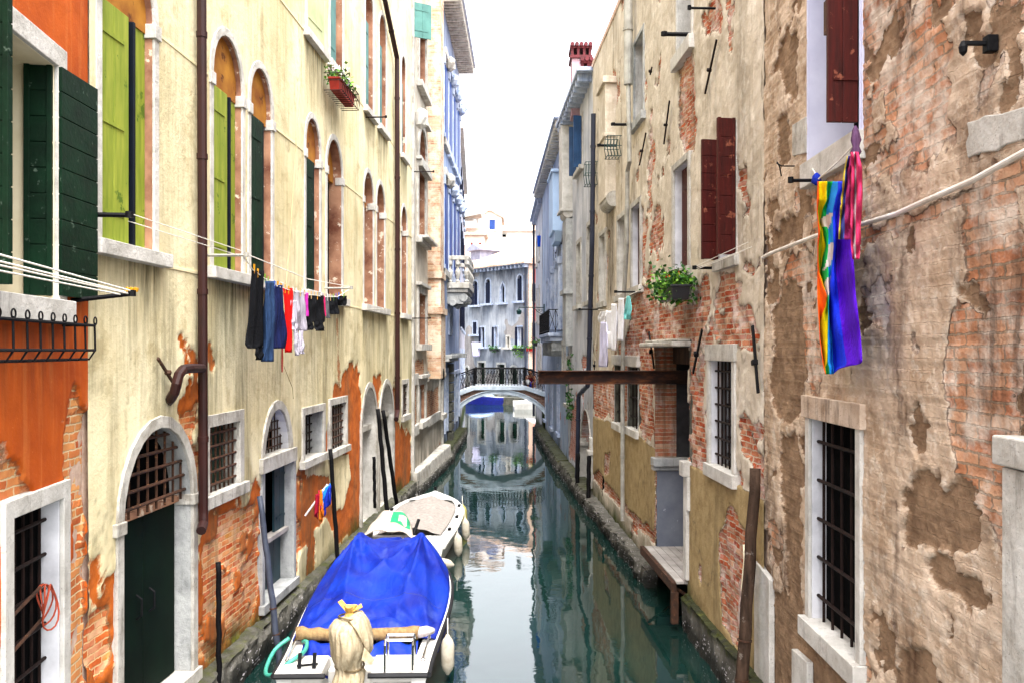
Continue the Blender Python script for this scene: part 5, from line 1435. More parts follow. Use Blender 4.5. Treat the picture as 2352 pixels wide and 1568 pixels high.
def pot_plant(name, base, w_, h_, n, label, cat, group, leafm, potm, flowers=None, depth=.22, drop=.0, flm=None, seed=1, leafs=(.05, .09)):
    """planter box with leaves; base = centre of the box's underside, along direction d"""
    rnd = random.Random(seed)
    ang = base[3]; c = Vector(base[:3])
    t = empty(name, c, ang, label, cat, group)
    pb = MB(); x = w_ / 2
    pb.add([(-x * .93, -depth / 2 * .85, 0), (x * .93, -depth / 2 * .85, 0), (x * .93, depth / 2 * .85, 0), (-x * .93, depth / 2 * .85, 0),
            (-x, -depth / 2, h_), (x, -depth / 2, h_), (x, depth / 2, h_), (-x, depth / 2, h_)],
           [(0, 3, 2, 1), (0, 1, 5, 4), (1, 2, 6, 5), (2, 3, 7, 6), (3, 0, 4, 7), (4, 5, 6, 7)])
    pb.box(-x - .012, x + .012, -depth / 2 - .012, depth / 2 + .012, h_ - .025, h_ + .008)
    pb.build('planter', potm, t, bevel=.006)
    for li, lm in enumerate(leafm):
        lf = MB()
        for k in range(n // len(leafm)):
            xx = rnd.uniform(-x, x); zz = h_ + abs(rnd.gauss(0, .12)) - (rnd.random() * drop if rnd.random() < .5 else 0); yy = rnd.gauss(0, depth * .55)
            s_ = rnd.uniform(*leafs)
            nrm = Vector((rnd.gauss(0, .6), rnd.gauss(0, .6), rnd.gauss(.4, .6))).normalized()
            a = nrm.orthogonal().normalized(); b = nrm.cross(a); th = rnd.random() * 6.28
            a, b = a * math.cos(th) + b * math.sin(th), b * math.cos(th) - a * math.sin(th)
            p = Vector((xx, yy, zz))
            lf.add([p - a * s_ * .5, p + b * s_ * .4 + nrm * s_ * .1, p + a * s_ * .5, p - b * s_ * .4 + nrm * s_ * .1], [(0, 1, 2, 3)])
        lf.build('leaves', lm, t)
    if flowers:
        for k in range(flowers):
            fm_ = MB()
            p = Vector((rnd.uniform(-x, x), rnd.gauss(0, depth * .5), h_ + rnd.uniform(.05, .32)))
            for q in range(5):
                d_ = Vector((rnd.gauss(0, 1), rnd.gauss(0, 1), rnd.gauss(0, 1))).normalized() * .022
                fm_.add([p + d_ * 1.5 + Vector((0, 0, .018)), p + d_ * 1.5 + Vector((.018, 0, -.01)), p + d_ * 1.5 + Vector((-.018, 0, -.01)), p + d_ * .3], [(0, 1, 2), (0, 1, 3), (1, 2, 3), (2, 0, 3)])
            fm_.build('flower', flm, t)
    return t
REDF = M_plain('red_petals', '#d01414', '#a00c0c', .6, bump=0)
WHITEF = M_plain('white_petals', '#f0ece8', '#d8c8cc', .6, bump=0)
LIGHTLEAF = M_plain('fresh_leaf_green', '#6f9a2a', '#47761c', .6, .3, scale=9, bump=0)
BLACKPOT = M_plain('black_planter', '#12151c', '#0a0c12', .4, .5, bump=0)
def wall_base(W, px, py, d): p = W.at(px, py, d); return (p.x, p.y, p.z, W.ang)
pot_plant('flower_box', wall_base(wE, 1134, 806, .3), .9, .2, 160, 'small green window box on the grey house below its middle window', 'flower box', 'window boxes on the far houses', [LEAF, LEAFD], BLACKPOT, drop=.35, seed=3, leafs=(.08, .16))
pot_plant('flower_box', wall_base(wE, 1189, 806, .3), 1.1, .2, 240, 'bushy green window box on the grey house, trailing below its right hand window', 'flower box', 'window boxes on the far houses', [LEAF, LIGHTLEAF], BLACKPOT, drop=.7, seed=4, leafs=(.08, .16))
pot_plant('flower_box', wall_base(wRd, 1219, 806, .25), .8, .22, 160, 'red window box of bright green leaves on the red house', 'flower box', 'window boxes on the far houses', [LIGHTLEAF, LEAF], M_plain('red_planter', '#b3261c', '#8a1a12', .6, bump=0), drop=.1, seed=5, leafs=(.08, .15))
pot_plant('flower_box', wall_base(wR6, 1229, 795, .25), .5, .16, 80, 'small flower pot on the corner of the white house by its dark downpipe', 'flower box', 'window boxes on the far houses', [LEAF, LIGHTLEAF], BLACKPOT, flowers=8, flm=M_plain('pink_petals', '#b0406a', '#903058', .6, bump=0), drop=.1, seed=6, leafs=(.06, .12))

# pale houses rising behind
def block(name, label, x0, x1, y0, y1, zt, gable=None, mat=None, roof=TILE, wins=(), group=None, zb=0.0):
    t = empty(name, ((x0 + x1) / 2, y0, 0), 0, label, 'house', group)
    c = Vector(t.location)
    mb = MB()
    if gable: mb.prism([(x0 - c.x, zb), (x1 - c.x, zb), (x1 - c.x, zt), (lerp(x0, x1, .5) - c.x, zt + gable), (x0 - c.x, zt)], 0, y1 - y0)
    else: mb.box(x0 - c.x, x1 - c.x, 0, y1 - y0, zb, zt)
    mb.build('wall', mat, t)
    rm = MB()
    if gable:
        xm = lerp(x0, x1, .5) - c.x
        for sx, ex in ((x0 - c.x - .25, -1), (x1 - c.x + .25, 1)):
            za = zt - gable * .25 / ((x1 - x0) / 2)
            rm.add([(sx, -.3, za), (xm, -.3, zt + gable), (xm, y1 - y0, zt + gable), (sx, y1 - y0, za), (sx, -.3, za + .15), (xm, -.3, zt + gable + .15), (xm, y1 - y0, zt + gable + .15), (sx, y1 - y0, za + .15)],
                   [(0, 1, 2, 3), (7, 6, 5, 4), (0, 4, 5, 1), (1, 5, 6, 2), (2, 6, 7, 3), (3, 7, 4, 0)])
    else:
        rm.add([(x0 - c.x - .3, -.4, zt), (x1 - c.x + .3, -.4, zt), (x1 - c.x + .3, y1 - y0, zt + 1.6), (x0 - c.x - .3, y1 - y0, zt + 1.6), (x0 - c.x - .3, -.4, zt - .12), (x1 - c.x + .3, -.4, zt - .12), (x1 - c.x + .3, y1 - y0, zt), (x0 - c.x - .3, y1 - y0, zt)],
               [(0, 1, 2, 3), (7, 6, 5, 4), (0, 4, 5, 1), (1, 5, 6, 2), (2, 6, 7, 3), (3, 7, 4, 0)])
    rm.build('roof', roof, t)
    for (wx0, wx1, wz0, wz1, wm) in wins:
        f = MB(); f.ring(outline(wx0 - c.x - .12, wx1 - c.x + .12, wz0, wz1 + .12), outline(wx0 - c.x, wx1 - c.x, wz0, wz1), -.05, .02); f.box(wx0 - c.x - .2, wx1 - c.x + .2, -.1, .02, wz0 - .15, wz0)
        fo = f.build('window', S_CLEAN, t)
        MB().box(wx0 - c.x, wx1 - c.x, -.03, .05, wz0, wz1).build('shutter', wm, fo)
    return t, c
WPL = M_plain('white_house_plaster', '#f2ede8', '#ddd3cb', .85, scale=.8, bump=.15)
PPL = M_plain('pink_white_plaster', '#efdfd4', '#d8bfae', .85, scale=.8, bump=.15)
def X(px, Y): return (px - CX) / F * Y
def ZZ(py, Y): return CH - (py - HY) / F * Y
Y_ = 92
block('house', 'white gabled house with one blue shuttered window rising behind the grey house', X(1098, Y_), X(1152, Y_), Y_, Y_ + 6, ZZ(499, Y_), ZZ(485, Y_) - ZZ(499, Y_), WPL,
      wins=[(X(1124, Y_), X(1137, Y_), ZZ(528, Y_), ZZ(505, Y_), BLUESH)], group='pale houses behind the end of the canal')
Y_ = 88
t, c = block('house', 'pale house behind the old palace topped by a wooden roof terrace', X(1040, Y_), X(1112, Y_), Y_, Y_ + 5, ZZ(538, Y_), None, PPL, wins=[(X(1081, Y_), X(1086, Y_), ZZ(574, Y_), ZZ(558, Y_), TERRA), (X(1100, Y_), X(1105, Y_), ZZ(574, Y_), ZZ(558, Y_), TERRA)], group='pale houses behind the end of the canal')
tr = MB()
xa, xb = X(1060, Y_) - c.x, X(1098, Y_) - c.x; z0, z1 = ZZ(530, Y_) + .3, ZZ(503, Y_)
for x in np.linspace(xa, xb, 4): tr.box(x - .06, x + .06, .1, .22, z0, z1)
for z in (z0 + .2, z0 + .7, z1): tr.box(xa, xb, .08, .2, z - .05, z + .05)
tr.add([(xa - .3, -.3, z1 + .0), (xb + .3, -.3, z1 + .45), (xb + .3, 3, z1 + .5), (xa - .3, 3, z1 + .05), (xa - .3, -.3, z1 + .1), (xb + .3, -.3, z1 + .55), (xb + .3, 3, z1 + .6), (xa - .3, 3, z1 + .15)],
       [(0, 1, 2, 3), (7, 6, 5, 4), (0, 4, 5, 1), (1, 5, 6, 2), (2, 6, 7, 3), (3, 7, 4, 0)])
tr.build('roof_terrace', WOODGREY, t)
Y_ = 98
block('house', 'broad pale house with small dark roof vents behind the red house', X(1150, Y_), X(1245, Y_), Y_, Y_ + 6, ZZ(530, Y_), None, WPL, wins=[(X(1153, Y_), X(1162, Y_), ZZ(545, Y_), ZZ(539, Y_), DARK)], group='pale houses behind the end of the canal')
Y_ = 80
block('house', 'low pale house with a tiled roof just behind the grey house', X(1130, Y_), X(1240, Y_), Y_, Y_ + 6, ZZ(575, Y_), None, PPL, group='pale houses behind the end of the canal')
# a quay in front of the end houses
mb = MB(); mb.add([(-8, 70.4, -.5), (1.0, 63.2, -.5), (4, 63.0, -.5), (4, 75, -.5), (-8, 75, -.5), (-8, 70.4, .55), (1.0, 63.2, .55), (4, 63.0, .55), (4, 75, .55), (-8, 75, .55)],
                 [(0, 1, 6, 5), (1, 2, 7, 6), (2, 3, 8, 7), (3, 4, 9, 8), (4, 0, 5, 9), (5, 6, 7, 8, 9), (4, 3, 2, 1, 0)])
tag(mb.build('pavement', S_DARK), kind='structure')

# lantern on the right, over the canal by the bridge
GREENIRON = M_plain('green_lamp_iron', '#123c38', '#0b2826', .5, .4, bump=.1)
lt = MB()
p0 = at(1251, 707, 40.2); p1 = at(1192, 706, 40.2)
lt.tube([p0, p1], .022, 8); lt.tube([p0 + Vector((0, 0, -.35)), p0.lerp(p1, .25) + Vector((0, 0, -.22)), p0.lerp(p1, .42)], .016, 6)
for k in range(2):
    c = p0.lerp(p1, .14 + k * .13) + Vector((0, 0, -.14)); R_ = .08
    lt.tube([c + Vector((R_ * math.cos(a), 0, R_ * math.sin(a))) * (1 - a / 12) for a in np.linspace(0, 8, 20)], .01, 5)
lt.box(p0.x - .06, p0.x + .3, p0.y - .08, p0.y + .08, p0.z - .5, p0.z + .16)
lt.tube([p1, p1 + Vector((0, 0, -.1))], .012, 6)
lt.lathe([(.02, -.34), (.10, -.32), (.13, -.16), (.05, -.10), (.02, -.06)], p1, 8)
thing(lt, 'wall_lantern', GREENIRON, 'dark green iron lantern on a long scrolled bracket reaching over the canal by the bridge', 'lantern')

# ------------------------------------------------------------------ boats
def make_hull(L, beam, shear, bow_pow=2.2, n=22, keel=-.35, flare=.82, stern_b=.86):
    """half-beam and sheer along the length; x across, y from stern to bow"""
    out = []
    for i in range(n + 1):
        t = i / n
        b = beam / 2 * (lerp(stern_b, 1, sstepf(0, .45, t)) if t < .45 else (1 - ((t - .45) / .55) ** bow_pow))
        b = max(b, .012)
        out.append((t * L, b, shear(t), keel + max(0, (t - .75)) ** 2 * 4.5))
    return out
def sstepf(a, b, x):
    t = min(1, max(0, (x - a) / (b - a))); return t * t * (3 - 2 * t)
def hull_obj(parent, st, mat, rimmat, rim=.12, floor=.12, trim=None, name='hull', t0=0.0):
    mb = MB(); m = 11; n = len(st)
    vs = []
    for (y, b, zs, zk) in st:
        ib = max(b - rim, .004)
        half = [(b * .25, zk), (b * .78, lerp(zk, zs, .35)), (b * .95, lerp(zk, zs, .78)), (b, zs), (ib, zs + .015), (ib * .96, floor)]
        row = [(-x, z) for x, z in reversed(half)] + [(x, z) for x, z in half]
        vs += [(x, y, z) for x, z in row]
    m = 12
    fs = []; mi = []
    for i in range(n - 1):
        for k in range(m):
            l = (k + 1) % m
            fs.append((i * m + k, (i + 1) * m + k, (i + 1) * m + l, i * m + l)); mi.append(1 if k in (0, 1, 9, 10) else 0)
    fs.append(tuple(range(m))); mi.append(0)
    fs.append(tuple((n - 1) * m + k for k in range(m - 1, -1, -1))); mi.append(0)
    mb.v = vs; mb.f = fs; mb.mi = mi
    return mb.build(name, [mat, rimmat], parent, bevel=.008)

# --- blue covered motor boat
BX, BY = -1.74, 9.42
bb = empty('motor_boat', (BX, BY, 0), math.radians(1.6), 'white motor boat under a bright blue tarpaulin, its outboard wrapped in beige cloth', 'boat', 'boats moored along the canal')
shear = lambda t: .52 + .22 * t ** 1.6
st = make_hull(5.7, 1.92, shear, 2.6, 24)
DECK = M_plain('white_deck', '#d2d0cb', '#b4b0a8', .4, .4, scale=3, bump=.05)
hull_obj(bb, st, GEL, DECK, .17, .10)
tr = MB()
for sx in (-1, 1): tr.tube([(sx * (b + .012), y, z - .03) for y, b, z, k in st], .032, 8)
tr.tube([(-st[0][1], -.015, st[0][2] - .03), (-.28, -.015, st[0][2] - .03)], .03, 8); tr.tube([(.18, -.015, st[0][2] - .03), (st[0][1], -.015, st[0][2] - .03)], .03, 8)
tr.build('rubbing_strake', RUBBER, bb)
dk = MB(); s0 = st[0][1]
dk.box(-s0 + .05, -.32, .02, .52, .40, .535); dk.box(.20, s0 - .05, .02, .52, .40, .535); dk.box(-.315, .195, .35, .5, .12, .42)
dk.box(-s0 + .06, s0 - .06, .525, .56, .1, .50)
dk.build('stern_deck', DECK, bb, bevel=.02)
fl_ = MB(); fl_.box(-s0 + .2, s0 - .2, .6, 3.8, .10, .13); fl_.build('floor', GELGREY, bb)
# blue tarpaulin
TARP = None
g = G('blue_tarpaulin', .55, .2)
n = g.noise(g.obj, 1.6, 4, .5)
col = g.ramp(n, [(.35, hexc('#021570')), (.65, hexc('#072c92'))])
dirt = g.noise(g.vmul(g.obj, (2, 1, 1)), 2.2, 6, .7)
col = g.mix(g.rng(dirt, .55, .8, 0, .35), col, hexc('#5a6a9c'))
g.color(col); g.bump(g.noise(g.vmul(g.obj, (3, .8, 3)), 2.2, 4, .55, 1.2), .35, .05); g.bump(g.noise(g.obj, 90, 2, .5), .1, .002)
TARP = g.m
def interp_st(st, y):
    L = st[-1][0]; f = min(max(y / L, 0), 1) * (len(st) - 1); i = min(int(f), len(st) - 2); q = f - i
    return lerp(st[i][1], st[i + 1][1], q), lerp(st[i][2], st[i + 1][2], q)
def tarp(s, t):
    # s across 0..1, t from stern edge to bow
    y = lerp(.98, 5.72, t)
    b, zs = interp_st(st, min(y, 5.66))
    x = (s - .5) * 2                      # -1..1
    # ridge height: rises from the stern edge to the windscreen then falls to the bow
    yy = (y - .98)
    if yy < 2.7: h = lerp(.24, .66, sstepf(0, 2.7, yy) * .5 + .5 * yy / 2.7)
    elif yy < 2.9: h = .66
    else: h = lerp(.66, .10, ((yy - 2.9) / 1.84) ** 1.0 if yy < 4.74 else 1)
    flat = lerp(.35, .56, sstepf(0, 2.6, yy)) if yy < 3.2 else lerp(.56, .2, (yy - 3.2) / 1.6)
    ax = abs(x)
    prof = 1.0 if ax < flat else max(0.0, 1 - ((ax - flat) / (1 - flat)) ** 1.5)
    sag = -.05 * math.cos(x / max(flat, .1) * 1.57) ** 2 * (1 if ax < flat else 0) * sstepf(.6, 2.4, yy)
    z = zs + (h - .14) * prof * .92 + .02 + sag * .8
    # folds fanning from the two peaks at the windscreen
    w = 0
    for px_, amp in ((.54, .085), (-.56, .08)):
        dx = (x - px_) * b; dy = (yy - 2.85)
        r = math.hypot(dx, dy); an = math.atan2(dx, -dy)
        fade = math.exp(-((an) / .75) ** 2)
        w += amp * (1 - 2 * abs(math.sin(an * 6.5 + .9 * px_)) ** .7) * min(1, r / .45) * math.exp(-r * .55) * fade * 1.5
    for sx in (-1, 1):                    # taut ridges from the windscreen corners to the stern corners
        x0_, y0_, x1_, y1_ = sx * .52 * b, 2.75, sx * .80 * b, .15
        q = ((x * b - x0_) * (x1_ - x0_) + (yy - y0_) * (y1_ - y0_)) / ((x1_ - x0_) ** 2 + (y1_ - y0_) ** 2)
        if -.1 < q < 1.05:
            dd = math.hypot(x * b - lerp(x0_, x1_, q), yy - lerp(y0_, y1_, q))
            w += .07 * math.exp(-dd / .075) * (1 - .5 * max(q, 0))
        x1_, y1_ = sx * .10 * b, .9
        q = ((x * b - x0_) * (x1_ - x0_) + (yy - y0_) * (y1_ - y0_)) / ((x1_ - x0_) ** 2 + (y1_ - y0_) ** 2)
        if -.1 < q < 1.05:
            dd = math.hypot(x * b - lerp(x0_, x1_, q), yy - lerp(y0_, y1_, q))
            w += .05 * math.exp(-dd / .06) * (1 - max(q, 0))
    # corner pull wrinkles
    for px_ in (-.95, .95):
        dx = (x - px_) * b; dy = yy - .02; r = math.hypot(dx, dy); an = math.atan2(dx, dy + .001)
        w += .034 * math.sin(an * 15) * math.exp(-((r - .8) / .6) ** 2)
    w += .014 * math.sin(x * 9 + yy * 2.2) * math.sin(yy * 3.1 + x)
    if yy > 3.2: w += .03 * math.sin(x * 7 - yy * 5)
    edge = 1 - ax ** 6
    z += w * edge
    ovr = 1.015
    zz = z if ax < .97 else z - .16
    return (x * b * ovr, y, zz - (.04 * t if ax > .97 else 0))
tb = MB(); tb.grid(tarp, 90, 120)
tb.build('tarpaulin', TARP, bb, smooth=True, solid=.008)
hem = MB(); hem.tube([Vector(tarp(i / 40, .215)) + Vector((0, 0, .004)) for i in range(2, 39)], .005, 5); hem.build('seam', M_plain('tarp_seam', '#0a1c66', '#08154a', .6, bump=0), bb)
# rolled canvas behind it, spare blue sheet on the rear seat
CANVAS = cloth_mat('khaki_canvas', '#8f7854', '#6e573c', 5)
rc = MB()
ptsr = [Vector((lerp(-.78, .66, i / 22), .87 + .008 * math.sin(i * 1.3), .67 + .008 * math.sin(i * 1.9) - .025 * math.sin(i / 22 * 3.14))) for i in range(23)]
rc.tube(ptsr, [.075 + .007 * math.sin(i * 2.1) for i in range(23)], 14)
rc.build('rolled_canvas', CANVAS, bb, smooth=True)
rw = MB(); rw.tube([ptsr[-1] + Vector((-.02, 0, 0)), ptsr[-1] + Vector((.1, .02, .02)), ptsr[-1] + Vector((.18, .05, .01))], [.066, .058, .03], 10); rw.build('canvas_end', cloth_mat('white_canvas', '#c0b8b8', '#a49c9c'), bb, smooth=True)
sh = MB()
sh.grid(lambda s, t: (lerp(-.68, .66, s), lerp(.50, .80, t), .42 + .16 * t + .02 * math.sin(s * 19) + .012 * math.sin(s * 41 + t * 5) - (.12 * (1 - t) if t < .3 else 0)), 50, 10)
sh.build('seat_cover', TARP, bb, smooth=True, solid=.006)
# outboard under its cover
OUTB = M_plain('beige_motor_cover', '#b5a88e', '#8c7c60', .9, .1, scale=6, bump=.5, bd=.02, streak=True)
mo = MB()
mo.lathe([(.02, .05), (.17, .06), (.19, .20), (.185, .34), (.165, .50), (.142, .585), (.15, .62), (.185, .70), (.21, .80), (.215, .90), (.205, 1.0), (.17, 1.08), (.10, 1.14), (.05, 1.16)], (-.02, .02, 0), 80,
         lambda a, t: .055 * math.sin(a * 15 + t * 4 + math.sin(a * 3)) * (1 - t * .5) + .05 * math.sin(a * 4 - t * 7) + .03 * math.sin(a * 9 + t * 15))
mo.v = [(x + .10 * (z - .6) ** 2 - (.16 * (.58 - z) if z < .58 else 0) + .018 * math.sin(z * 17) + (.05 * max(0, x) if z > .66 else 0), y * 1.3 - (.10 * (1 - z / .5) if z < .5 else 0), z + .02 * math.sin(x * 21 + y * 9) * (z > .6)) for x, y, z in mo.v]
fp = MB(); fp.add([(.17, -.20, .86), (.27, -.16, .72), (.24, -.20, .68), (.15, -.25, .74)], [(0, 1, 2, 3)])
fp.build('flap', OUTB, bb, solid=.012)
oc = mo.build('motor_cover', OUTB, bb, smooth=True)
kn = MB(); kn.lathe([(.05, 1.14), (.03, 1.17), (.055, 1.21), (.065, 1.235), (.02, 1.22)], (-.02, .02, 0), 14, lambda a, t: .45 * math.sin(a * 3) * t)
kn.add([(-.05, 0, 1.17), (-.15, .02, 1.28), (-.11, .05, 1.30), (-.02, .04, 1.2)], [(0, 1, 2, 3)]); kn.add([(0, 0, 1.17), (.12, .03, 1.22), (.10, .06, 1.25), (.02, .04, 1.2)], [(0, 1, 2, 3)])
kn.build('knot', cloth_mat('ochre_cloth', '#cfa860', '#a88240'), bb, smooth=False, solid=.01)
rp = MB()
for zz, rr in ((.59, .155), (1.13, .115)): rp.tube([(-.02 + rr * math.cos(a), .02 + rr * 1.18 * math.sin(a), zz + .01 * math.sin(a * 2)) for a in np.linspace(0, 2 * math.pi, 25)[:-1]], .010, 6, closed=True)
rp.tube([(-.02, -.12, 1.13), (.08, -.22, 1.05), (.15, -.22, .92), (.19, -.13, .78)], .008, 5)
rp.build('cord', M_plain('brown_cord', '#6a5a40', '#4a3e2a', .9, bump=0), bb)
# boarding ladder, deck rails, cleats
la = MB()
for x in (.36, .66): la.tube([(x, .02, .52), (x, .03, .80), (x, .10, .84), (x, .26, .84), (x, .33, .78), (x, .33, .53)], .014, 8)
for y in (.08, .26): la.tube([(.36, y, .842), (.66, y, .842)], .017, 8)
la.build('boarding_ladder', CHROME, bb)
for sx in (-1, 1):
    gr = MB(); x = sx * (s0 - .07)
    gr.tube([(x, .30, .555), (x, .30, .59), (x + sx * .03, .92, .63), (x + sx * .03, .92, .58)], .012, 8); gr.lathe([(.025, 0), (.03, .01), (.02, .02)], (x, .30, .548), 10)
    gr.build('grab_rail', CHROME, bb)
cl = MB()
for x in (-.58, -.42):
    cl.obox((x, .12, .60), (.02, 0, 0), (0, .03, .09), (0, .012, -.004)); 
cl.obox((-.50, .14, .56), (.11, .03, 0), (0, .008, 0), (0, 0, .012))
cl.build('cleat', IRON, bb, bevel=.004)

# --- white boat
WX, WY = -1.98, 15.75
wb = empty('covered_boat', (WX, WY, 0), math.radians(-2.5), 'white open boat with a pale canvas cover moored beyond the blue covered boat', 'boat', 'boats moored along the canal')
st2 = make_hull(4.7, 1.62, lambda t: .50 + .20 * t ** 2, 3.4, 24, stern_b=.92)
hull_obj(wb, st2, GEL, GEL, .15, .2)
tr = MB()
for sx in (-1, 1): tr.tube([(sx * (b + .008), y, z - .05) for y, b, z, k in st2], .028, 8)
tr.build('rubbing_strake', GELGREY, wb)
GCAN = cloth_mat('grey_canvas', '#8f8984', '#736d68', 3)
def cov2(s, t):
    y = lerp(.75, 3.9, t); b, zs = interp_st(st2, y); ib = max(b - .16, .02); x = (s - .5) * 2
    if t > .8: ib *= math.sqrt(max(0.0, 1 - ((t - .8) / .2) ** 2)) * .9 + .1
    h = .10 * math.cos(x * 1.5) + .025 * math.cos(t * 3.14 * 5) * math.cos(x * 1.5) + .008 * math.sin(x * 15 + t * 3)
    return (x * ib, y, zs + .02 + h * (1 - abs(x) ** 4))
cv = MB(); cv.grid(cov2, 36, 60); cv.build('canvas_cover', GCAN, wb, smooth=True, solid=.008)
bd = MB()
bd.grid(lambda s, t: (lambda y: ((s - .5) * 2 * max(interp_st(st2, y)[0] - .12, .01), y, interp_st(st2, y)[1] + .03 + .03 * math.cos((s - .5) * 3)))(lerp(3.75, 4.66, t)), 16, 12)
bd.build('foredeck', GEL, wb, smooth=True, solid=.01)
sd_ = MB(); sd_.box(-.66, .66, .06, .72, .3, .52); sd_.build('stern_deck', GEL, wb, bevel=.03)
MCV = cloth_mat('ivory_motor_cover', '#b4aba0', '#948a80', 3)
mh = MB()
mh.grid(lambda s, t: (-.30 + .50 * math.cos(math.pi * (1 - s)) * (1 - .25 * t), .02 + .62 * t, .50 + (.24 + .26 * t) * math.sin(math.pi * s) ** .7 + .02 * math.sin(s * 20 + t * 7)), 30, 16)
mho = mh.build('motor_cover', MCV, wb, smooth=True, solid=.012)
gp = MB()
gp.grid(lambda s, t: (-.30 + .50 * math.cos(math.pi * (1 - lerp(.52, .84, s))) * (1 - .25 * lerp(.35, .95, t)), .02 + .62 * lerp(.35, .95, t), .515 + (.24 + .26 * lerp(.35, .95, t)) * math.sin(math.pi * lerp(.52, .84, s)) ** .7 + .02 * math.sin(lerp(.52, .84, s) * 20 + lerp(.35, .95, t) * 7)), 12, 8)
gp.build('green_patch', M_plain('green_emblem_cloth', '#178a5c', '#10704a', .7, bump=0), mho, smooth=True)
gq = MB()
gq.grid(lambda s, t: (lambda a, q: (-.30 + .50 * math.cos(math.pi * (1 - a)) * (1 - .25 * q), .02 + .62 * q, .521 + (.24 + .26 * q) * math.sin(math.pi * a) ** .7 + .02 * math.sin(a * 20 + q * 7)))(lerp(.62, .76, s), lerp(.45 + .1 * math.sin(s * 6), .82, t)), 10, 6)
gq.build('white_emblem', MCV, mho, smooth=True)
tl = MB(); tl.tube([(.15, .35, .62), (.22, .5, .86)], .03, 8); tl.build('tiller', IRON, wb)
fit = MB()
for y, sx in ((1.2, 1), (2.3, 1), (3.3, 1), (2.9, -1), (1.6, -1)):
    b, zs = interp_st(st2, y); x = sx * (b - .07)
    fit.box(x - .03, x + .03, y - .08, y + .08, zs + .015, zs + .05)
fit.tube([(-.0, 4.55, .74), (0, 4.55, .84)], .03, 8)
fit.build('cleat', IRON, wb, bevel=.004)
wbm = Matrix.Translation((WX, WY, 0)) @ Matrix.Rotation(math.radians(-2.5), 4, 'Z')
bbm = Matrix.Translation((BX, BY, 0)) @ Matrix.Rotation(math.radians(1.6), 4, 'Z')

# --- fenders hung over the sides
def fender(p, mat, label, L=.46, r=.085, tilt=(0, 0)):
    t = empty('fender', p, 0, label, 'fender', 'fenders along the boat sides')
    t.rotation_euler = (tilt[0], tilt[1], 0)
    m = MB(); m.lathe([(.02, 0), (.035, .03), (r * .75, .06), (r, .12), (r, L - .12), (r * .75, L - .06), (.035, L - .03), (.02, L)], (0, 0, 0), 16)
    m.build('body', mat, t, smooth=True)
    q = MB(); q.tube([(0, 0, L - .02), (0, 0, L + .2)], .008, 5); q.build('rope', ROPE, t)
    return t
for y, mt, lb in ((3.75, FENDERY, 'yellowed fender hanging nearest the far end of the white boat'), (2.55, FENDERM, 'cream fender hanging at the middle of the white boat side'), (1.25, FENDERM, 'cream fender hanging low near the stern quarter of the white boat')):
    b, zs = interp_st(st2, y); p = wbm @ Vector((b + .10, y, zs - .52)); fender(p, mt, lb, tilt=(.0, -.05))
t = fender(wbm @ Vector((.95, -.10, .16)), FENDERM, 'cream fender lying across the stern corner of the white boat', tilt=(.1, -1.35))
b, zs = interp_st(st, 1.05); fender(bbm @ Vector((b + .12, 1.05, .10)), FENDERM, 'worn white fender hanging beside the blue covered boat', .48, .08)

# --- hose on the left of the blue boat, mooring ropes
hs = MB(); hp = [bbm @ Vector(q) for q in ((-.70, .86, .58), (-.62, .70, .62), (-.60, .46, .60), (-.70, .28, .56), (-.9, .24, .42), (-1.02, .40, .40), (-1.0, .72, .52), (-.86, .86, .62))]
def smooth_pts(p, k=6, closed=False):
    out = []
    n = len(p)
    for i in range(n - 1):
        p0, p1, p2, p3 = p[max(i - 1, 0)], p[i], p[i + 1], p[min(i + 2, n - 1)]
        for j in range(k):
            t = j / k
            out.append(.5 * ((2 * p1) + (-p0 + p2) * t + (2 * p0 - 5 * p1 + 4 * p2 - p3) * t * t + (-p0 + 3 * p1 - 3 * p2 + p3) * t ** 3))
    return out + [p[-1]]
hs.tube(smooth_pts(hp), .024, 8)
thing(hs, 'hose', HOSE, 'sea green hose looped over the left stern corner of the blue covered boat', 'hose', smooth=True)
def cord(name, pts, r, mat, label, cat, group=None, sm=True):
    mb = MB(); mb.tube(smooth_pts([Vector(p) for p in pts]) if sm else pts, r, 6)
    return thing(mb, name, mat, label, cat, group)
cord('mooring_rope', [wL2.at(893, 1172, .35), wbm @ Vector((-.9, 2.0, .45)), wbm @ Vector((-.72, 2.1, .56))], .012, HOSE, 'green rope tying the white boat to a black mooring pole', 'rope')

# --- boats beyond the bridge
def far_boat(name, loc, rz, L, B, hullm, label, cover, coverm):
    t = empty(name, loc, rz, label, 'boat', 'boats moored beyond the bridge')
    s_ = make_hull(L, B, lambda q: .55 + .2 * q ** 2, 2.4, 14)
    hull_obj(t, s_, hullm, GEL, .14, .2)
    c = MB(); c.grid(lambda s, q: (lambda y: ((s - .5) * 2 * max(interp_st(s_, y)[0], .02), y, interp_st(s_, y)[1] + .03 + cover * math.cos((s - .5) * 3) * math.sin(3.0 * q + .1)))(lerp(L * .25, L * .95, q)), 12, 14)
    c.build('cover', coverm, t, smooth=True, solid=.01)
    return t
BLUEHULL = M_plain('blue_hull_paint', '#14208a', '#0e1560', .4, .4, bump=0)
far_boat('moored_boat', (X(1158, 65), 65, 0), math.radians(84), 2.9, 1.3, BLUEHULL, 'dark blue hulled boat with a white and blue cover seen under the bridge arch', .3, M_plain('light_blue_cover', '#a9bfe8', '#7f9ad0', .7, scale=2))
far_boat('moored_boat', (X(1180, 60), 60, 0), math.radians(-84), 3.0, 1.3, GELGREY, 'grey white boat with a white cover seen under the right of the bridge arch', .35, M_plain('white_cover', '#ececf0', '#d0d0da', .7, scale=2))

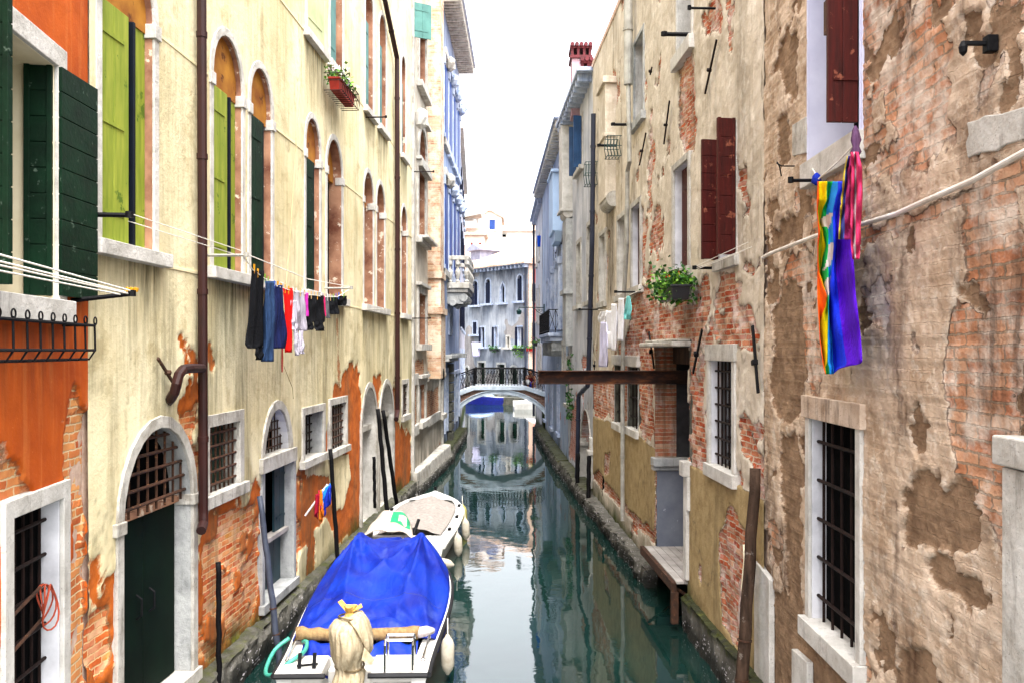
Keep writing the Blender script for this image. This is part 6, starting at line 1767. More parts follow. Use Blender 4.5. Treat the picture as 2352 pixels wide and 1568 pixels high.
# ------------------------------------------------------------------ mooring poles
def pole(name, a, b, r0, r1, mat, label, group='mooring poles by the walls', bands=0):
    a, b = Vector(a), Vector(b)
    t = empty(name, (a.x, a.y, a.z), 0, label, 'pole', group)
    mb = MB(); k = 14
    mb.tube([(b - a) * (i / k) + Vector((.006 * math.sin(i * 2.1), .006 * math.cos(i * 1.7), 0)) for i in range(k + 1)], [lerp(r0, r1, i / k) for i in range(k + 1)], 12)
    mb.build('shaft', mat, t, smooth=True)
    if bands:
        bm_ = MB()
        for i in range(bands):
            c = (b - a) * (.35 + .12 * i); d_ = (b - a).normalized() * .008
            bm_.tube([c - d_, c + d_], lerp(r0, r1, .4) * 1.15, 12)
        bm_.build('band', RUST, t)
    return t
def L2p(px, py, d): return wL2.at(px, py, d)
def wl(px, Yz): return Vector((X(px, Yz), Yz, -.5))
pole('mooring_pole', tuple(L2p(503, 1620, .15)), tuple(L2p(502, 1290, .15)), .03, .03, BLACKPOLE, 'short black pole standing against the brick by the dark green door')
pole('mooring_pole', (lambda p: (p.x, p.y, -.5))(at(655, 1560, 10.9)), tuple(L2p(597, 1138, .14)), .045, .035, PAINTPOLE, 'grey painted pole leaning on the wall beside the open water door', bands=2)
pole('mooring_pole', (lambda p: (p.x, p.y, -.3))(L2p(783, 1300, .35)), tuple(L2p(759, 1030, .14)), .04, .035, BLACKPOLE, 'dark leaning pole standing behind the furled flag')
pole('mooring_pole', (lambda p: (p.x, p.y, -.3))(L2p(897, 1220, .4)), tuple(L2p(868, 938, .14)), .05, .045, BLACKPOLE, 'taller black pole leaning between the two arched stone doors')
pole('mooring_pole', (lambda p: (p.x, p.y, -.3))(L2p(921, 1200, .35)), tuple(L2p(880, 942, .14)), .05, .045, BLACKPOLE, 'black pole slanting across the second arched stone door')
pole('mooring_pole', (lambda p: (p.x, p.y, p.z))(L2p(861, 1165, .12)), tuple(L2p(859, 1048, .12)), .035, .035, BLACKPOLE, 'short black pole fixed to the first arched stone door')
wp = pole('mooring_pole', (2.30, 9.0, -.6), (2.575, 9.2, 2.76), .075, .058, WOODPOLE, 'thick weathered wooden mooring pole bound with iron at the right wall', bands=2)
pole('post', (X(1694, 9.5), 9.5, -.2), tuple(at(1712, 1250, 9.45)), .022, .022, M_plain('cream_post_paint', '#e6dfc6', '#cbbf9c', .6, bump=.1), 'thin cream post standing beside the thick wooden mooring pole')
pole('mooring_pole', (lambda p: (p.x, p.y, -.3))(at(1324, 1150, 23.6)), tuple(at(1328, 1040, 23.8)), .06, .055, BLACKPOLE, 'black pole in the water below the dark downpipe of the pale house')
pole('mooring_pole', (lambda p: (p.x, p.y, -.3))(at(1351, 1175, 21.8)), tuple(at(1353, 1046, 22.1)), .06, .055, BLACKPOLE, 'black pole in the water before the arched doorway on the right')
pole('mooring_pole', (lambda p: (p.x, p.y, .1))(at(1386, 1160, 21.0)), tuple(at(1387, 1092, 20.6)), .04, .035, BLACKPOLE, 'short black stake by the crumbled brick foot of the tan rendered wall')

# ------------------------------------------------------------------ rusty beam and landing stage
ib = MB()
xa, xb, yb_, zt, zb_ = X(1238, 14.6), 3.35, 14.6, ZZ(850, 14.6), ZZ(881, 14.6)
ib.box(xa, xb, yb_ - .1, yb_ + .1, zt - .016, zt); ib.box(xa, xb, yb_ - .1, yb_ + .1, zb_, zb_ + .016); ib.box(xa + .001, xb, yb_ - .012, yb_ + .012, zb_ + .016, zt - .016)
ib.box(xa - .012, xa, yb_ - .1, yb_ + .1, zb_ - .01, zt + .01)
for i in range(3): ib.box(xa + .10, xa + .12, yb_ - .03, yb_ - .012, zb_ + .05 + i * .05, zb_ + .07 + i * .05)
RUSTB = G('rusty_beam', .8, .25)
n = RUSTB.noise(RUSTB.vmul(RUSTB.obj, (1, 1, 3)), 3, 6, .65)
RUSTB.color(RUSTB.ramp(n, [(.3, hexc('#100c0b')), (.5, hexc('#2a1710')), (.64, hexc('#4f2c16')), (.8, hexc('#6f4420'))])); RUSTB.bump(RUSTB.noise(RUSTB.obj, 40, 4, .6), .4, .005)
thing(ib, 'steel_beam', RUSTB.m, 'rusty steel beam jutting level from the right wall out over the canal', 'beam')
t = empty('landing_stage', tuple(wR2.P((NU0 + NU1) / 2, .05, .55)), wR2.ang, 'small grey plank landing stage on rusty brackets in the right hand doorway', 'platform')
hw = (NU1 - NU0) / 2
pk = MB()
for i in range(6): pk.box(-hw - .05 + .0, hw + .02, -.12 + i * .125, -.12 + i * .125 + .118, .10, .14)
pk.build('planks', WOODGREY, t, bevel=.004)
bm2 = MB(); bm2.box(-hw - .1, hw + .08, -.19, -.125, .0, .135); bm2.box(-hw - .02, hw, .5, .56, .0, .095); bm2.box(hw + .0, hw + .1, -.2, -.1, -.45, .0)
bm2.build('beam', RUST, t, bevel=.006)
for x in (-hw + .1, hw - .1): MB().tube([(x, -.1, .02), (x, .62, -.5)], .025, 6).build('bracket', RUST, t)

# ------------------------------------------------------------------ clotheslines and laundry
def cloth_grid(mb, W, rows, d, nx=14, ny=26, amp=.03, folds=3.0, ph=0.0, twist=0.0):
    R_ = []
    for py, xl, xr in rows:
        a = W.uz(xl, py, d); b = W.uz(xr, py, d); R_.append((a, b))
    ys = [r[0] for r in rows]
    def fn(s, t):
        f = t * (len(rows) - 1); i = min(int(f), len(rows) - 2); q = f - i
        a = (lerp(R_[i][0][0], R_[i + 1][0][0], q), lerp(R_[i][0][1], R_[i + 1][0][1], q))
        b = (lerp(R_[i][1][0], R_[i + 1][1][0], q), lerp(R_[i][1][1], R_[i + 1][1][1], q))
        u = lerp(a[0], b[0], s); z = lerp(a[1], b[1], s)
        o = amp * min(1, .25 + t * 1.5) * (math.sin(s * folds * 6.28 + ph + t * 1.4) + .5 * math.sin(s * folds * 13 + ph * 2 - t * 3)) + amp * .5 * math.sin(t * 9 + ph + s * 4) * t
        p = W.P(u, d + o + twist * (s - .5) * t, z)
        return tuple(p)
    return mb.grid(fn, nx, ny)
def garment(name, W, parts, d, mat, label, group, amp=.025, folds=2.0, cat=None):
    mb = MB()
    for k, rows in enumerate(parts): cloth_grid(mb, W, rows, d + .012 * k, amp=amp, folds=folds, ph=1.3 * k + len(label))
    return thing(mb, name, mat, label, cat or name.replace('_', ' '), group, smooth=True, solid=.008)
LG = 'laundry on the line over the left wall'
C_BLK = cloth_mat('black_cotton', '#0c0d12', '#06070a'); C_DEN = cloth_mat('blue_denim', '#2c4468', '#16243e', 4); C_NAVY = cloth_mat('navy_cotton', '#1a2250', '#0e1434')
C_RED = cloth_mat('red_cotton', '#e01410', '#c0100c'); C_GREY = cloth_mat('grey_cotton', '#b9b4c0', '#96919e'); C_MAG = cloth_mat('magenta_cotton', '#d03ab4', '#b02a96')
C_PINK = cloth_mat('pink_cotton', '#e02a70', '#c01a58'); C_MID = cloth_mat('mid_grey_cotton', '#6a6a70', '#4e4e54'); C_DK = cloth_mat('dark_cotton', '#15171c', '#0c0d11')
DL = .42
garment('trousers', wL2, [[(622, 581, 608), (660, 577, 608), (740, 571, 607), (790, 565, 608), (800, 567, 600)], [(796, 588, 606), (812, 587, 606), (826, 590, 606)]], DL, C_BLK, 'long black trousers hanging at the near end of the line', LG)
garment('jeans', wL2, [[(646, 608, 628), (700, 607, 626), (780, 607, 624), (830, 604, 623)]], DL + .05, C_DEN, 'faded blue jeans hanging between black trousers and a navy skirt', LG)
garment('skirt', wL2, [[(655, 628, 649), (705, 626, 650), (760, 624, 655), (800, 626, 656)]], DL, C_NAVY, 'navy gathered skirt hanging beside the red towel', LG, amp=.03, folds=3)
garment('towel', wL2, [[(662, 649, 671), (674, 650, 671), (740, 653, 669), (809, 655, 668)]], DL, C_RED, 'bright red towel on the left line', LG, amp=.012, folds=1)
garment('shirt', wL2, [[(668, 669, 697), (715, 669, 699), (760, 684, 702)], [(690, 668, 680), (740, 668, 680), (757, 669, 682)], [(756, 676, 684), (790, 677, 685), (816, 680, 686)], [(760, 688, 697), (790, 687, 696), (812, 686, 697)]], DL, C_GREY, 'light grey checked shirt with dangling sleeves', LG)
garment('top', wL2, [[(673, 696, 708), (700, 698, 707), (727, 700, 709)]], DL, C_MAG, 'magenta top on the left line', LG, amp=.012, folds=1)
garment('shorts', wL2, [[(679, 706, 743), (700, 704, 744), (740, 702, 745)], [(738, 702, 718), (758, 703, 718)], [(738, 723, 745), (760, 722, 744)]], DL, C_BLK, 'wide black shorts on the left line', LG)
garment('top', wL2, [[(681, 738, 746), (700, 741, 746), (727, 744, 748)]], DL, C_PINK, 'narrow hot pink top next to black shorts', LG, amp=.01, folds=1)
garment('top', wL2, [[(683, 746, 754), (705, 747, 755), (731, 748, 757)]], DL, C_MID, 'mid grey vest at the middle of the left line', LG, amp=.012, folds=1)
garment('shorts', wL2, [[(683, 755, 773), (700, 755, 775), (722, 757, 778)]], DL, C_DK, 'small dark shorts with a pale mark', LG, amp=.02)
garment('underwear', wL2, [[(680, 776, 796), (690, 777, 796), (702, 781, 793)]], DL, C_BLK, 'black underwear at the far end of the left line', LG, amp=.02)
garment('drawstring', wL2, [[(800, 647, 649.5), (830, 647, 649.5), (854, 647.6, 649)]], DL + .03, cloth_mat('dark_red_tape', '#8a1a1c', '#6a1214'), 'thin dark red drawstring dangling below the navy skirt', LG, amp=.002, folds=1, cat='cord')
def line(name, pts, r, label, cat='clothesline', group=None, mat=None): return cord(name, pts, r, mat or ROPE, label, cat, group, sm=False)
R1u = wL2.u(473); r2u = wL2.u(746)
zl1 = wL2.z(560, 586, .44); zl2 = wL2.z(802, 661, .44)
def wrod(W, u, z, d0, d1, label, r=.018, mat=None, dz=0.0):
    mb = MB(); a = W.P(u, d0, z); b = W.P(u, d1, z + dz)
    mb.tube([a, b], r, 6); mb.tube([b + Vector((0, 0, -.02)), b + Vector((0, 0, .03))], r * 1.6, 8)
    return thing(mb, 'line_bracket', mat or IRON, label, 'bracket', 'clothesline brackets on the walls')
wrod(wL2, R1u, zl1, -.02, .46, 'steel clothesline bracket beside the second lime shuttered window, holding the long laundry line', mat=PIPEGREY)
wrod(wL2, r2u, zl2, -.02, .46, 'steel clothesline bracket at the far end of the long laundry line', mat=PIPEGREY)
line('clothesline', [wL2.P(R1u, .44, zl1 + .02), wL2.P((R1u + r2u) / 2, .44, zl1 - .06), wL2.P(r2u, .44, zl2 + .02)], .006, 'upper cord of the long laundry line on the cream house')
Wt = lambda px, py: wL2.at(px, py, DL)
line('clothesline', [wL2.P(R1u, .43, zl1 - .02), Wt(581, 620), Wt(627, 655), Wt(670, 668), Wt(705, 676), Wt(745, 682), Wt(775, 682), wL2.P(r2u, .43, zl2 - .02)], .006, 'sagging lower cord of the long laundry line, full of clothes')
# pegs
PEGC = [('yellow', PLASTIC_Y), ('green', M_plain('green_plastic', '#7ab030', '#5a8a20', .5, bump=0)), ('wooden', M_plain('peg_wood', '#d0b080', '#b09060', .8, bump=0)), ('blue', M_plain('blue_plastic', '#3a60b8', '#2a4a98', .5, bump=0)), ('white', M_plain('white_plastic', '#e8e4dc', '#d0ccc4', .5, bump=0))]
pegs = [(584, 618, 0), (592, 628, 0), (609, 640, 1), (616, 646, 1), (630, 655, 3), (638, 656, 0), (645, 660, 0), (655, 664, 0), (663, 667, 0), (673, 669, 4), (681, 671, 4), (690, 672, 2), (699, 674, 2), (708, 676, 2), (715, 678, 2), (722, 679, 2), (729, 680, 0), (738, 681, 4), (746, 682, 2), (752, 683, 4), (759, 683, 2), (766, 683, 1), (772, 682, 3), (778, 680, 3), (784, 678, 0), (790, 676, 1)]
pm_ = {}
for px, py, c in pegs:
    nm, mt = PEGC[c]
    p = wL2.at(px, py, DL)
    if c not in pm_:
        mb = MB(); mb.obox((-.006, 0, 0), (.004, 0, .001), (0, .005, 0), (-.006, 0, .055)); mb.obox((.006, 0, 0), (.004, 0, -.001), (0, .005, 0), (.006, 0, .055)); mb.tube([(-.012, 0, .01), (.012, 0, .01)], .005, 6)
        o = mb.build('clothes_peg', mt); pm_[c] = o
    else:
        o = pm_[c].copy(); COL.objects.link(o)
    o.location = p; o.rotation_euler = (0, random.uniform(-.2, .2), wL2.ang + random.uniform(-.3, .3))
    tag(o, nm + ' clothes peg gripping the long laundry line', 'clothes peg', 'clothes pegs on the laundry line')
# near brackets and cords
za = wL2.z(292, 494, .33)
ua_ = wL1.u(200)
wrod(wL1, ua_, za, -.02, .34, 'black clothesline bracket between the orange house shutter and the first lime shutter', .022)
tip = wL1.P(ua_, .33, za)
line('clothesline', [tip + Vector((0, 0, .02)), wL2.P(R1u, .40, zl1 + .05)], .004, 'upper cord strung past the first lime shuttered window')
line('clothesline', [tip + Vector((0, .0, -.05)), wL2.P(R1u, .38, zl1 - .005)], .004, 'lower cord strung past the first lime shuttered window')
zb = wL1.z(287, 673, .44); ub2 = wL1.u(166)
wrod(wL1, ub2, zb - .06, -.02, .46, 'slanted black clothesline bracket under the orange house window', .02, dz=.06)
for k, (dy, dd) in enumerate(((.06, .46), (.0, .44), (-.02, .38), (.03, .42))):
    line('clothesline', [wL1.P(ub2, dd * .98, zb + dy * .4), wL1.P(ub2 - 2.6, dd, zb + dy + .02)], .006, ['topmost of four white cords', 'second highest of four white cords', 'lowest of four white cords', 'inner cord of four white cords'][[0, 2, 3, 1][k]] + ' stretched below the orange house window', group='white cords below the orange house window')
pk = MB(); c = wL1.P(ub2, .45, zb + .02)
for i in range(3): pk.tube([c + Vector((-.03 + .03 * i, .01 * i, 0)), c + Vector((-.02 + .03 * i, .01 * i, .03))], .018, 8)
thing(pk, 'pulley', PLASTIC_Y, 'yellow pulley at the tip of the slanted bracket under the orange house window', 'pulley')

# window box rack on the orange house
rk = MB(); u0r, u1r = wL1.u(-60, .2), wL1.u(205, .2); zt_ = wL1.z(100, 740, .2); zb_2 = zt_ - .24
for z, d_ in ((zt_, .24), (zb_2 + .05, .24), (zb_2 - .02, .18)):
    rk.tube([wL1.P(u0r, d_, z), wL1.P(u1r, d_, z)], .012, 6)
for d_ in (.0, .24): rk.tube([wL1.P(u1r, 0, zt_), wL1.P(u1r, .24, zt_)], .01, 6)
n_ = 9
for i in range(n_ + 1):
    u = lerp(u0r, u1r, i / n_)
    rk.tube([wL1.P(u, .24, zt_ + .02), wL1.P(u, .245, zb_2 + .05), wL1.P(u, .2, zb_2 - .02), wL1.P(u, .0, zb_2 - .02)], .008, 6)
    rk.tube([wL1.P(u + .03 * math.cos(a), .245, zt_ + .035 + .03 * math.sin(a)) for a in np.linspace(-1.2, 4.2, 12)], .006, 5)
thing(rk, 'window_box_rack', IRON, 'empty black iron window box rack with ring tops on the orange wall', 'rack')
# coil of orange rope in the barred gate
co = MB(); c = wL1.at(98, 1375, -.05)
for k in range(4):
    co.tube([c + Vector((.02 * k + .02 * math.sin(a * 2 + k), (.06 + .012 * k) * math.cos(a), (.11 + .02 * k) * math.sin(a) - .02 * k)) for a in np.linspace(0, 6.28, 18)[:-1]], .007, 5, closed=True)
thing(co, 'rope_coil', M_plain('orange_rope', '#a8442a', '#7a2f1c', .9, bump=.2), 'coil of orange rope hung on the barred gate of the orange house', 'rope')

# furled flag on the left wall
fs = MB(); a = wL2.at(701, 1183, .06); b = wL2.at(752, 1112, .42)
ft = empty('furled_flag', a, 0, 'furled blue and red flag on a white slanted staff on the orange brick wall', 'flag')
MB().tube([(0, 0, 0), b - a], .016, 8).build('staff', M_plain('white_staff_paint', '#ece8e4', '#d4d0cc', .5, bump=0), ft)
CB1, CB2, CB3 = cloth_mat('sky_blue_cloth', '#2f8fd8', '#1f6fc0'), cloth_mat('royal_blue_cloth', '#1c34b0', '#12227c'), cloth_mat('crimson_cloth', '#a81c34', '#7c1228')
for k, (cm_, s0_, s1_, dx, ln) in enumerate(((CB1, .62, 1.0, .02, .20), (CB2, .66, .98, .05, .34), (CB3, .55, .80, -.03, .34), (cloth_mat('orange_cloth', '#d8761c', '#b85c12'), .72, .8, .0, .46))):
    fm = MB()
    def ff(s, t, k=k, s0_=s0_, s1_=s1_, dx=dx, ln=ln):
        p = (b - a) * lerp(s0_, s1_, s)
        return tuple(p + Vector((dx + .03 * math.sin(s * 9 + k), .035 * math.sin(s * 14 + k * 2 + t * 3), .02 - ln * t * (1 - .25 * s))))
    fm.grid(ff, 14, 10)
    fm.build('cloth', cm_, ft, smooth=True, solid=.012)

# flower basket high on the cream house
b_ = wL2.at(786, 212, .22)
t = pot_plant('flower_basket', (b_.x, b_.y, b_.z - .12, wL2.ang), 1.15, .2, 200, 'iron window basket of red pots and white flowers high on the cream house', 'flower basket', None,
              [LIGHTLEAF, LEAF], M_plain('red_pot', '#9a2412', '#6e180c', .7, bump=.1), flowers=26, flm=WHITEF, drop=.0, depth=.18, seed=12, leafs=(.05, .1))
bk = MB()
for z in (-.03, .14, .26): bk.tube([(-.62, .16, z), (-.62, -.15, z), (.62, -.15, z), (.62, .16, z)], .008, 5)
for i in range(12): bk.tube([(-.62 + i * .1127, -.15, .26), (-.62 + i * .1127, -.17, .1), (-.62 + i * .1127, -.15, -.03), (-.62 + i * .1127, .16, -.03)], .006, 5)
bk.build('basket', IRONBROWN, t)

# small brackets and loose cable on the cream house
def prod(W, pl, pr, py, label, mat=None, r=.016):
    """bracket seen from pl (tip) to pr (wall) or the other way round"""
    u, z = W.uz(pr, py, 0)
    tipd = 0
    X0 = (pl - CX) / F; q = W.P(u, 0, z)
    # distance out so that the tip falls at pixel pl at the same depth
    d_ = abs((X0 * q.y) - q.x)
    return wrod(W, u, z, -.02, d_, label, r, mat)
prod(wL2, 887, 840, 270, 'thin bracket below the upper teal windows of the cream house', IRONBROWN)
prod(wL2, 884, 832, 711, 'thin grey bracket under the pair of narrow arched windows', PIPEGREY, .012)
prod(wL3, 996, 946, 395, 'dark bracket on the grey house beside its tall upper window', IRONBROWN)
prod(wL3, 988, 945, 731, 'dark bracket on the grey house across its lower window', IRONBROWN)
line('loose_cable', [wL2.at(690, 200, .05), wL2.at(665, 560, .05), wL2.at(648, 760, .05), wL2.at(652, 840, .06), wL2.at(672, 890, .06), wL2.at(674, 915, .05)], .005, 'thin loose cable hanging down the cream wall behind the laundry', 'cable', mat=M_plain('tan_cable', '#c0b088', '#a0926c', .8, bump=0))

# ------------------------------------------------------------------ right hand laundry, brackets, flower box
prod(wR2, 1331, 1374, 711, 'black bracket by the dark downpipe holding the white washing', IRON, .02)
prod(wR2, 1414, 1468, 671, 'black bracket beside the red shutter holding the white washing', IRON, .02)
prod(wR2, 1525, 1588, 80, 'heavy black bracket beside the pale blue shutter', IRON, .03)
prod(wR2, 1583, 1640, 20, 'thin black bracket above the pale blue shutter, near the top of the picture', IRON, .016)
prod(wR2, 1408, 1455, 287, 'black bracket beside the bottle green shutter', IRON, .028)
prod(wR2, 1376, 1416, 335, 'black bracket below the chimney bay cornice', IRON, .03)
ur1, zr1 = wR2.uz(1642, 616); 
wrod(wR2, ur1, zr1, -.02, .26, 'dark bracket with a yellow pulley under the open red shutters', .02)
uW, zW = wR2.uz(1752, 568)
for k, dz in enumerate((0, .05, -.04)):
    line('clothesline', [wR2.P(ur1, .24, zr1 + dz * .5), wR2.P(uW, .12 + .04 * k, zW + dz)], .004, ['middle cord', 'upper cord', 'lower cord'][k] + ' of the empty line under the open red shutters', group='cords under the open red shutters')
RGp = 'white washing on the right hand line'
CW = cloth_mat('white_cotton', '#e8e8ec', '#d0d0d8', 3); CLV = cloth_mat('lavender_cotton', '#c8c6de', '#b0aecb', 3); CTL = cloth_mat('teal_cotton', '#7cc4c4', '#5aa8aa', 3)
DR = .38
garment('t_shirt', wR2, [[(716, 1380, 1394), (728, 1376, 1394), (741, 1376, 1392)]], DR, CW, 'white short sleeved shirt at the far end of the right line', RGp, amp=.02)
garment('trousers', wR2, [[(740, 1380, 1393), (790, 1379, 1396), (842, 1378, 1395)]], DR + .02, CLV, 'long lavender trousers below the white shirt', RGp, amp=.025)
garment('shirt', wR2, [[(714, 1392, 1405), (760, 1391, 1405), (765, 1395, 1404), (800, 1396, 1403)]], DR, CW, 'white striped shirt second from the far end of the right line', RGp, amp=.02)
garment('shirt', wR2, [[(698, 1405, 1417), (740, 1405, 1418), (770, 1405, 1417), (804, 1406, 1416)]], DR, CW, 'long white shirt third from the far end of the right line', RGp, amp=.02)
garment('shirt', wR2, [[(685, 1421, 1433), (720, 1417, 1432), (783, 1417, 1430)]], DR, CW, 'white shirt next to the teal cloth', RGp, amp=.02)
garment('cloth', wR2, [[(680, 1440, 1446), (710, 1435, 1449), (722, 1432, 1449), (734, 1437, 1446)]], DR, CTL, 'pale teal cloth at the near end of the right line', RGp, amp=.02, cat='cloth')
line('clothesline', [wR2.at(1374, 712, DR), wR2.at(1395, 714, DR), wR2.at(1418, 697, DR), wR2.at(1446, 678, DR), wR2.at(1462, 671, DR)], .006, 'cord carrying the white washing on the right')
fb = wR2.at(1549, 692, .24)
t = pot_plant('flower_box', (fb.x, fb.y, fb.z, wR2.ang) , .8, .2, 1000, 'black window box full of green geraniums with red blooms above the right hand doorway', 'flower box', None,
              [LIGHTLEAF, LEAF, LEAFD], BLACKPOT, flowers=5, flm=REDF, drop=.26, depth=.26, seed=21, leafs=(.045, .09))
def rackb(W, px0, px1, py0, py1, label):
    mb = MB(); u, z1_ = W.uz(px1, py0); z0_ = W.z(px1, py1)
    for i in range(5):
        d_ = .03 + .26 * i / 4
        for uu in (u - .35, u): mb.tube([W.P(uu, d_, z1_), W.P(uu, d_ + .02, lerp(z0_, z1_, .5)), W.P(uu, d_ - .02, z0_)], .008, 5)
        mb.tube([W.P(u - .35, d_, z0_), W.P(u, d_, z0_)], .008, 5)
    for z in (z0_, lerp(z0_, z1_, .5), z1_): mb.tube([W.P(u - .35, .0, z), W.P(u - .35, .3, z), W.P(u, .3, z), W.P(u, 0, z)], .008, 5)
    return thing(mb, 'window_box_rack', GREENIRON, label, 'rack')
rackb(wR2, 1402, 1428, 312, 358, 'empty scrolled green iron basket beside the chimney bay')
rackb(wR4, 1363, 1373, 372, 424, 'empty green iron basket behind the dark downpipe of the pale house')
prod(wR5, 1277, 1290, 612 - 156, 'thin bracket with hanging cords on the blue house', IRON, .012)
p6 = wR6.at(1238, 552, .3)
mb = MB(); mb.grid(lambda s, t: (p6.x + (s - .5) * .16 * (1 - .2 * t), p6.y + .04 * math.sin(s * 9), p6.z + .2 - .5 * t), 8, 12)
thing(mb, 'shirt', cloth_mat('bright_blue_cotton', '#1c50c8', '#123a98'), 'bright blue shirt hanging from the white house past the bridge', 'shirt', smooth=True, solid=.01)
pE = wE.at(1094, 795, .35)
mb = MB(); mb.grid(lambda s, t: (pE.x + (s - .5) * .75 * (1 - .3 * t), pE.y + .05 * math.sin(s * 9), pE.z + .3 - 1.1 * t), 8, 12)
thing(mb, 'sheet', CLV, 'lilac white cloth hanging on the front of the grey house at the end', 'cloth', smooth=True, solid=.01)

# ------------------------------------------------------------------ rainbow flag and striped scarves on the near right wall
DF = .22
FZ = lambda zx: 1808.8 + zx / 2.626
FY = lambda zy: 298.6 + zy / 2.626
#        row y, boundaries: orange | yellow | green | light blue | blue | purple -> right edge
FR = [(312, [183, 187, 240, 276, 306, 344, 346]), (360, [181, 187, 236, 262, 306, 330, 335]), (420, [178, 190, 237, 250, 290, 322, 326]), (490, [178, 181, 212, 236, 276, 310, 345]), (550, [184, 186, 200, 232, 276, 300, 372]),
      (620, [186, 196, 218, 250, 278, 298, 384]), (700, [182, 186, 232, 246, 280, 298, 390]), (780, [182, 186, 212, 240, 274, 292, 396]), (860, [182, 190, 200, 248, 266, 292, 402]), (930, [180, 212, 216, 246, 256, 300, 406]),
      (1000, [180, 238, 240, 250, 252, 306, 410]), (1060, [184, 232, 243, 246, 250, 312, 418]), (1110, [188, 212, 246, 247, 252, 316, 424]), (1180, [192, 194, 245, 246, 262, 326, 432]), (1250, [195, 197, 243, 245, 270, 336, 440]),
      (1330, [205, 206, 242, 246, 274, 348, 446]), (1400, [214, 215, 238, 246, 276, 360, 449]), (1432, [220, 221, 228, 254, 282, 356, 440]), (1470, [230, 231, 232, 256, 280, 300, 330])]
FC = [cloth_mat('orange_stripe', '#e8590c', '#cf4a08'), cloth_mat('yellow_stripe', '#ecd70f', '#d9bf08'), cloth_mat('green_stripe', '#12a04a', '#0c8438'), cloth_mat('light_blue_stripe', '#1c8ad8', '#1472bc'),
      cloth_mat('blue_stripe', '#1a34d8', '#1428b4'), cloth_mat('purple_stripe', '#5410c4', '#420c9c'), cloth_mat('white_letter_cloth', '#c8bcb8', '#b0a4a2')]
WHITE_BITS = [[(198, 540), (262, 500), (276, 505), (262, 570), (246, 600), (240, 580), (200, 588)], [(250, 690), (282, 676), (276, 770), (262, 815), (208, 858), (236, 800), (245, 750)], [(216, 930), (236, 900), (262, 885), (256, 960), (246, 1010), (232, 990)]]
fl = MB()
ny, sub = 110, 5
ys = [r[0] for r in FR]
def frow(y):
    for (ya, a_), (yb, b_) in zip(FR[:-1], FR[1:]):
        if y <= yb: q = (y - ya) / (yb - ya); q = q * q * (3 - 2 * q) * .5 + q * .5; return [lerp(i, j, q) for i, j in zip(a_, b_)]
    return FR[-1][1]
grid_v = []; cols = 6 * sub + 1
for j in range(ny + 1):
    y = lerp(FR[0][0], FR[-1][0], j / ny); bd_ = frow(y)
    for c in range(cols):
        k = min(c // sub, 5); q = (c - k * sub) / sub
        xz = lerp(bd_[k], bd_[k + 1], q)
        s = c / (cols - 1); t = j / ny
        o = .045 * math.sin(s * 11 + t * 2.5) * (1 - .4 * t) + .02 * math.sin(s * 23 - t * 5) - .05 * math.exp(-((s - .62) / .08) ** 2) + .012 * math.sin(t * 26 + s * 9) * (s > .6)
        yy = y + (0 if t < .93 else -(t - .93) / .07 * 46 * max(0, s - .62) / .38)
        grid_v.append((xz, yy, o))
pts3 = [tuple(wR1.at(FZ(x), FY(y), DF + o)) for x, y, o in grid_v]
fl.v = pts3
def pin(x, y, poly):
    ins = False
    for (ax, ay), (bx, by) in zip(poly, poly[1:] + poly[:1]):
        if (ay > y) != (by > y) and x < (bx - ax) * (y - ay) / (by - ay) + ax: ins = not ins
    return ins
for j in range(ny):
    for c in range(cols - 1):
        i0 = j * cols + c
        fl.f.append((i0, i0 + 1, i0 + cols + 1, i0 + cols))
        mx = (grid_v[i0][0] + grid_v[i0 + cols + 1][0]) / 2; my = (grid_v[i0][1] + grid_v[i0 + cols + 1][1]) / 2
        fl.mi.append(6 if any(pin(mx, my, p) for p in WHITE_BITS) else min(c // sub, 5))
thing(fl, 'rainbow_flag', FC, 'long rainbow striped flag with pale lettering hanging folded under the red shuttered window', 'flag', smooth=True, solid=.006)
def scarf(rows, cols_, mats, label, d):
    mb = MB(); n = len(rows); ny = 40
    w = len(cols_)
    for j in range(ny + 1):
        t = j / ny; f = t * (n - 1); i = min(int(f), n - 2); q = f - i
        y = lerp(rows[i][0], rows[i + 1][0], q); xl = lerp(rows[i][1], rows[i + 1][1], q); xr = lerp(rows[i][2], rows[i + 1][2], q)
        for k, c in enumerate(cols_):
            mb.v.append(tuple(wR1.at(FZ(lerp(xl, xr, c)), FY(y), d + .03 * math.sin(c * 9 + t * 3) + .015 * math.sin(t * 22 + c * 5))))
    for j in range(ny):
        for k in range(w - 1):
            mb.f.append((j * w + k, j * w + k + 1, (j + 1) * w + k + 1, (j + 1) * w + k)); mb.mi.append(min(k // 2, len(mats) - 1))
    return thing(mb, 'scarf', mats, label, 'scarf', 'striped scarves beside the rainbow flag', smooth=True, solid=.01)
SB, SP_, SPK, SW, SY = cloth_mat('blue_violet_stripe', '#5560b8', '#444c9c'), cloth_mat('plum_stripe', '#a8306c', '#8a2458'), cloth_mat('raspberry_stripe', '#d03a68', '#b42a54'), cloth_mat('pearl_stripe', '#d8ccd4', '#bcb0ba'), cloth_mat('straw_stripe', '#c8b03a', '#a8922a')
scarf([(160, 362, 384), (260, 342, 384), (400, 326, 384), (520, 318, 380), (660, 310, 378)], [0, .05, .12, .35, .5, .75, 1.0], [SY, SB, SP_], 'blue and plum striped scarf hanging in front of the flag', DF + .08)
scarf([(135, 384, 425), (230, 386, 446), (380, 384, 450), (540, 384, 442), (690, 386, 438), (780, 394, 428)], [0, .12, .25, .4, .55, .68, .8, .9, 1.0], [SPK, SW, SPK, SPK], 'raspberry and pearl striped scarf right of the rainbow flag', DF + .09)
kn = MB(); c = wR1.at(1965, 322, DF)
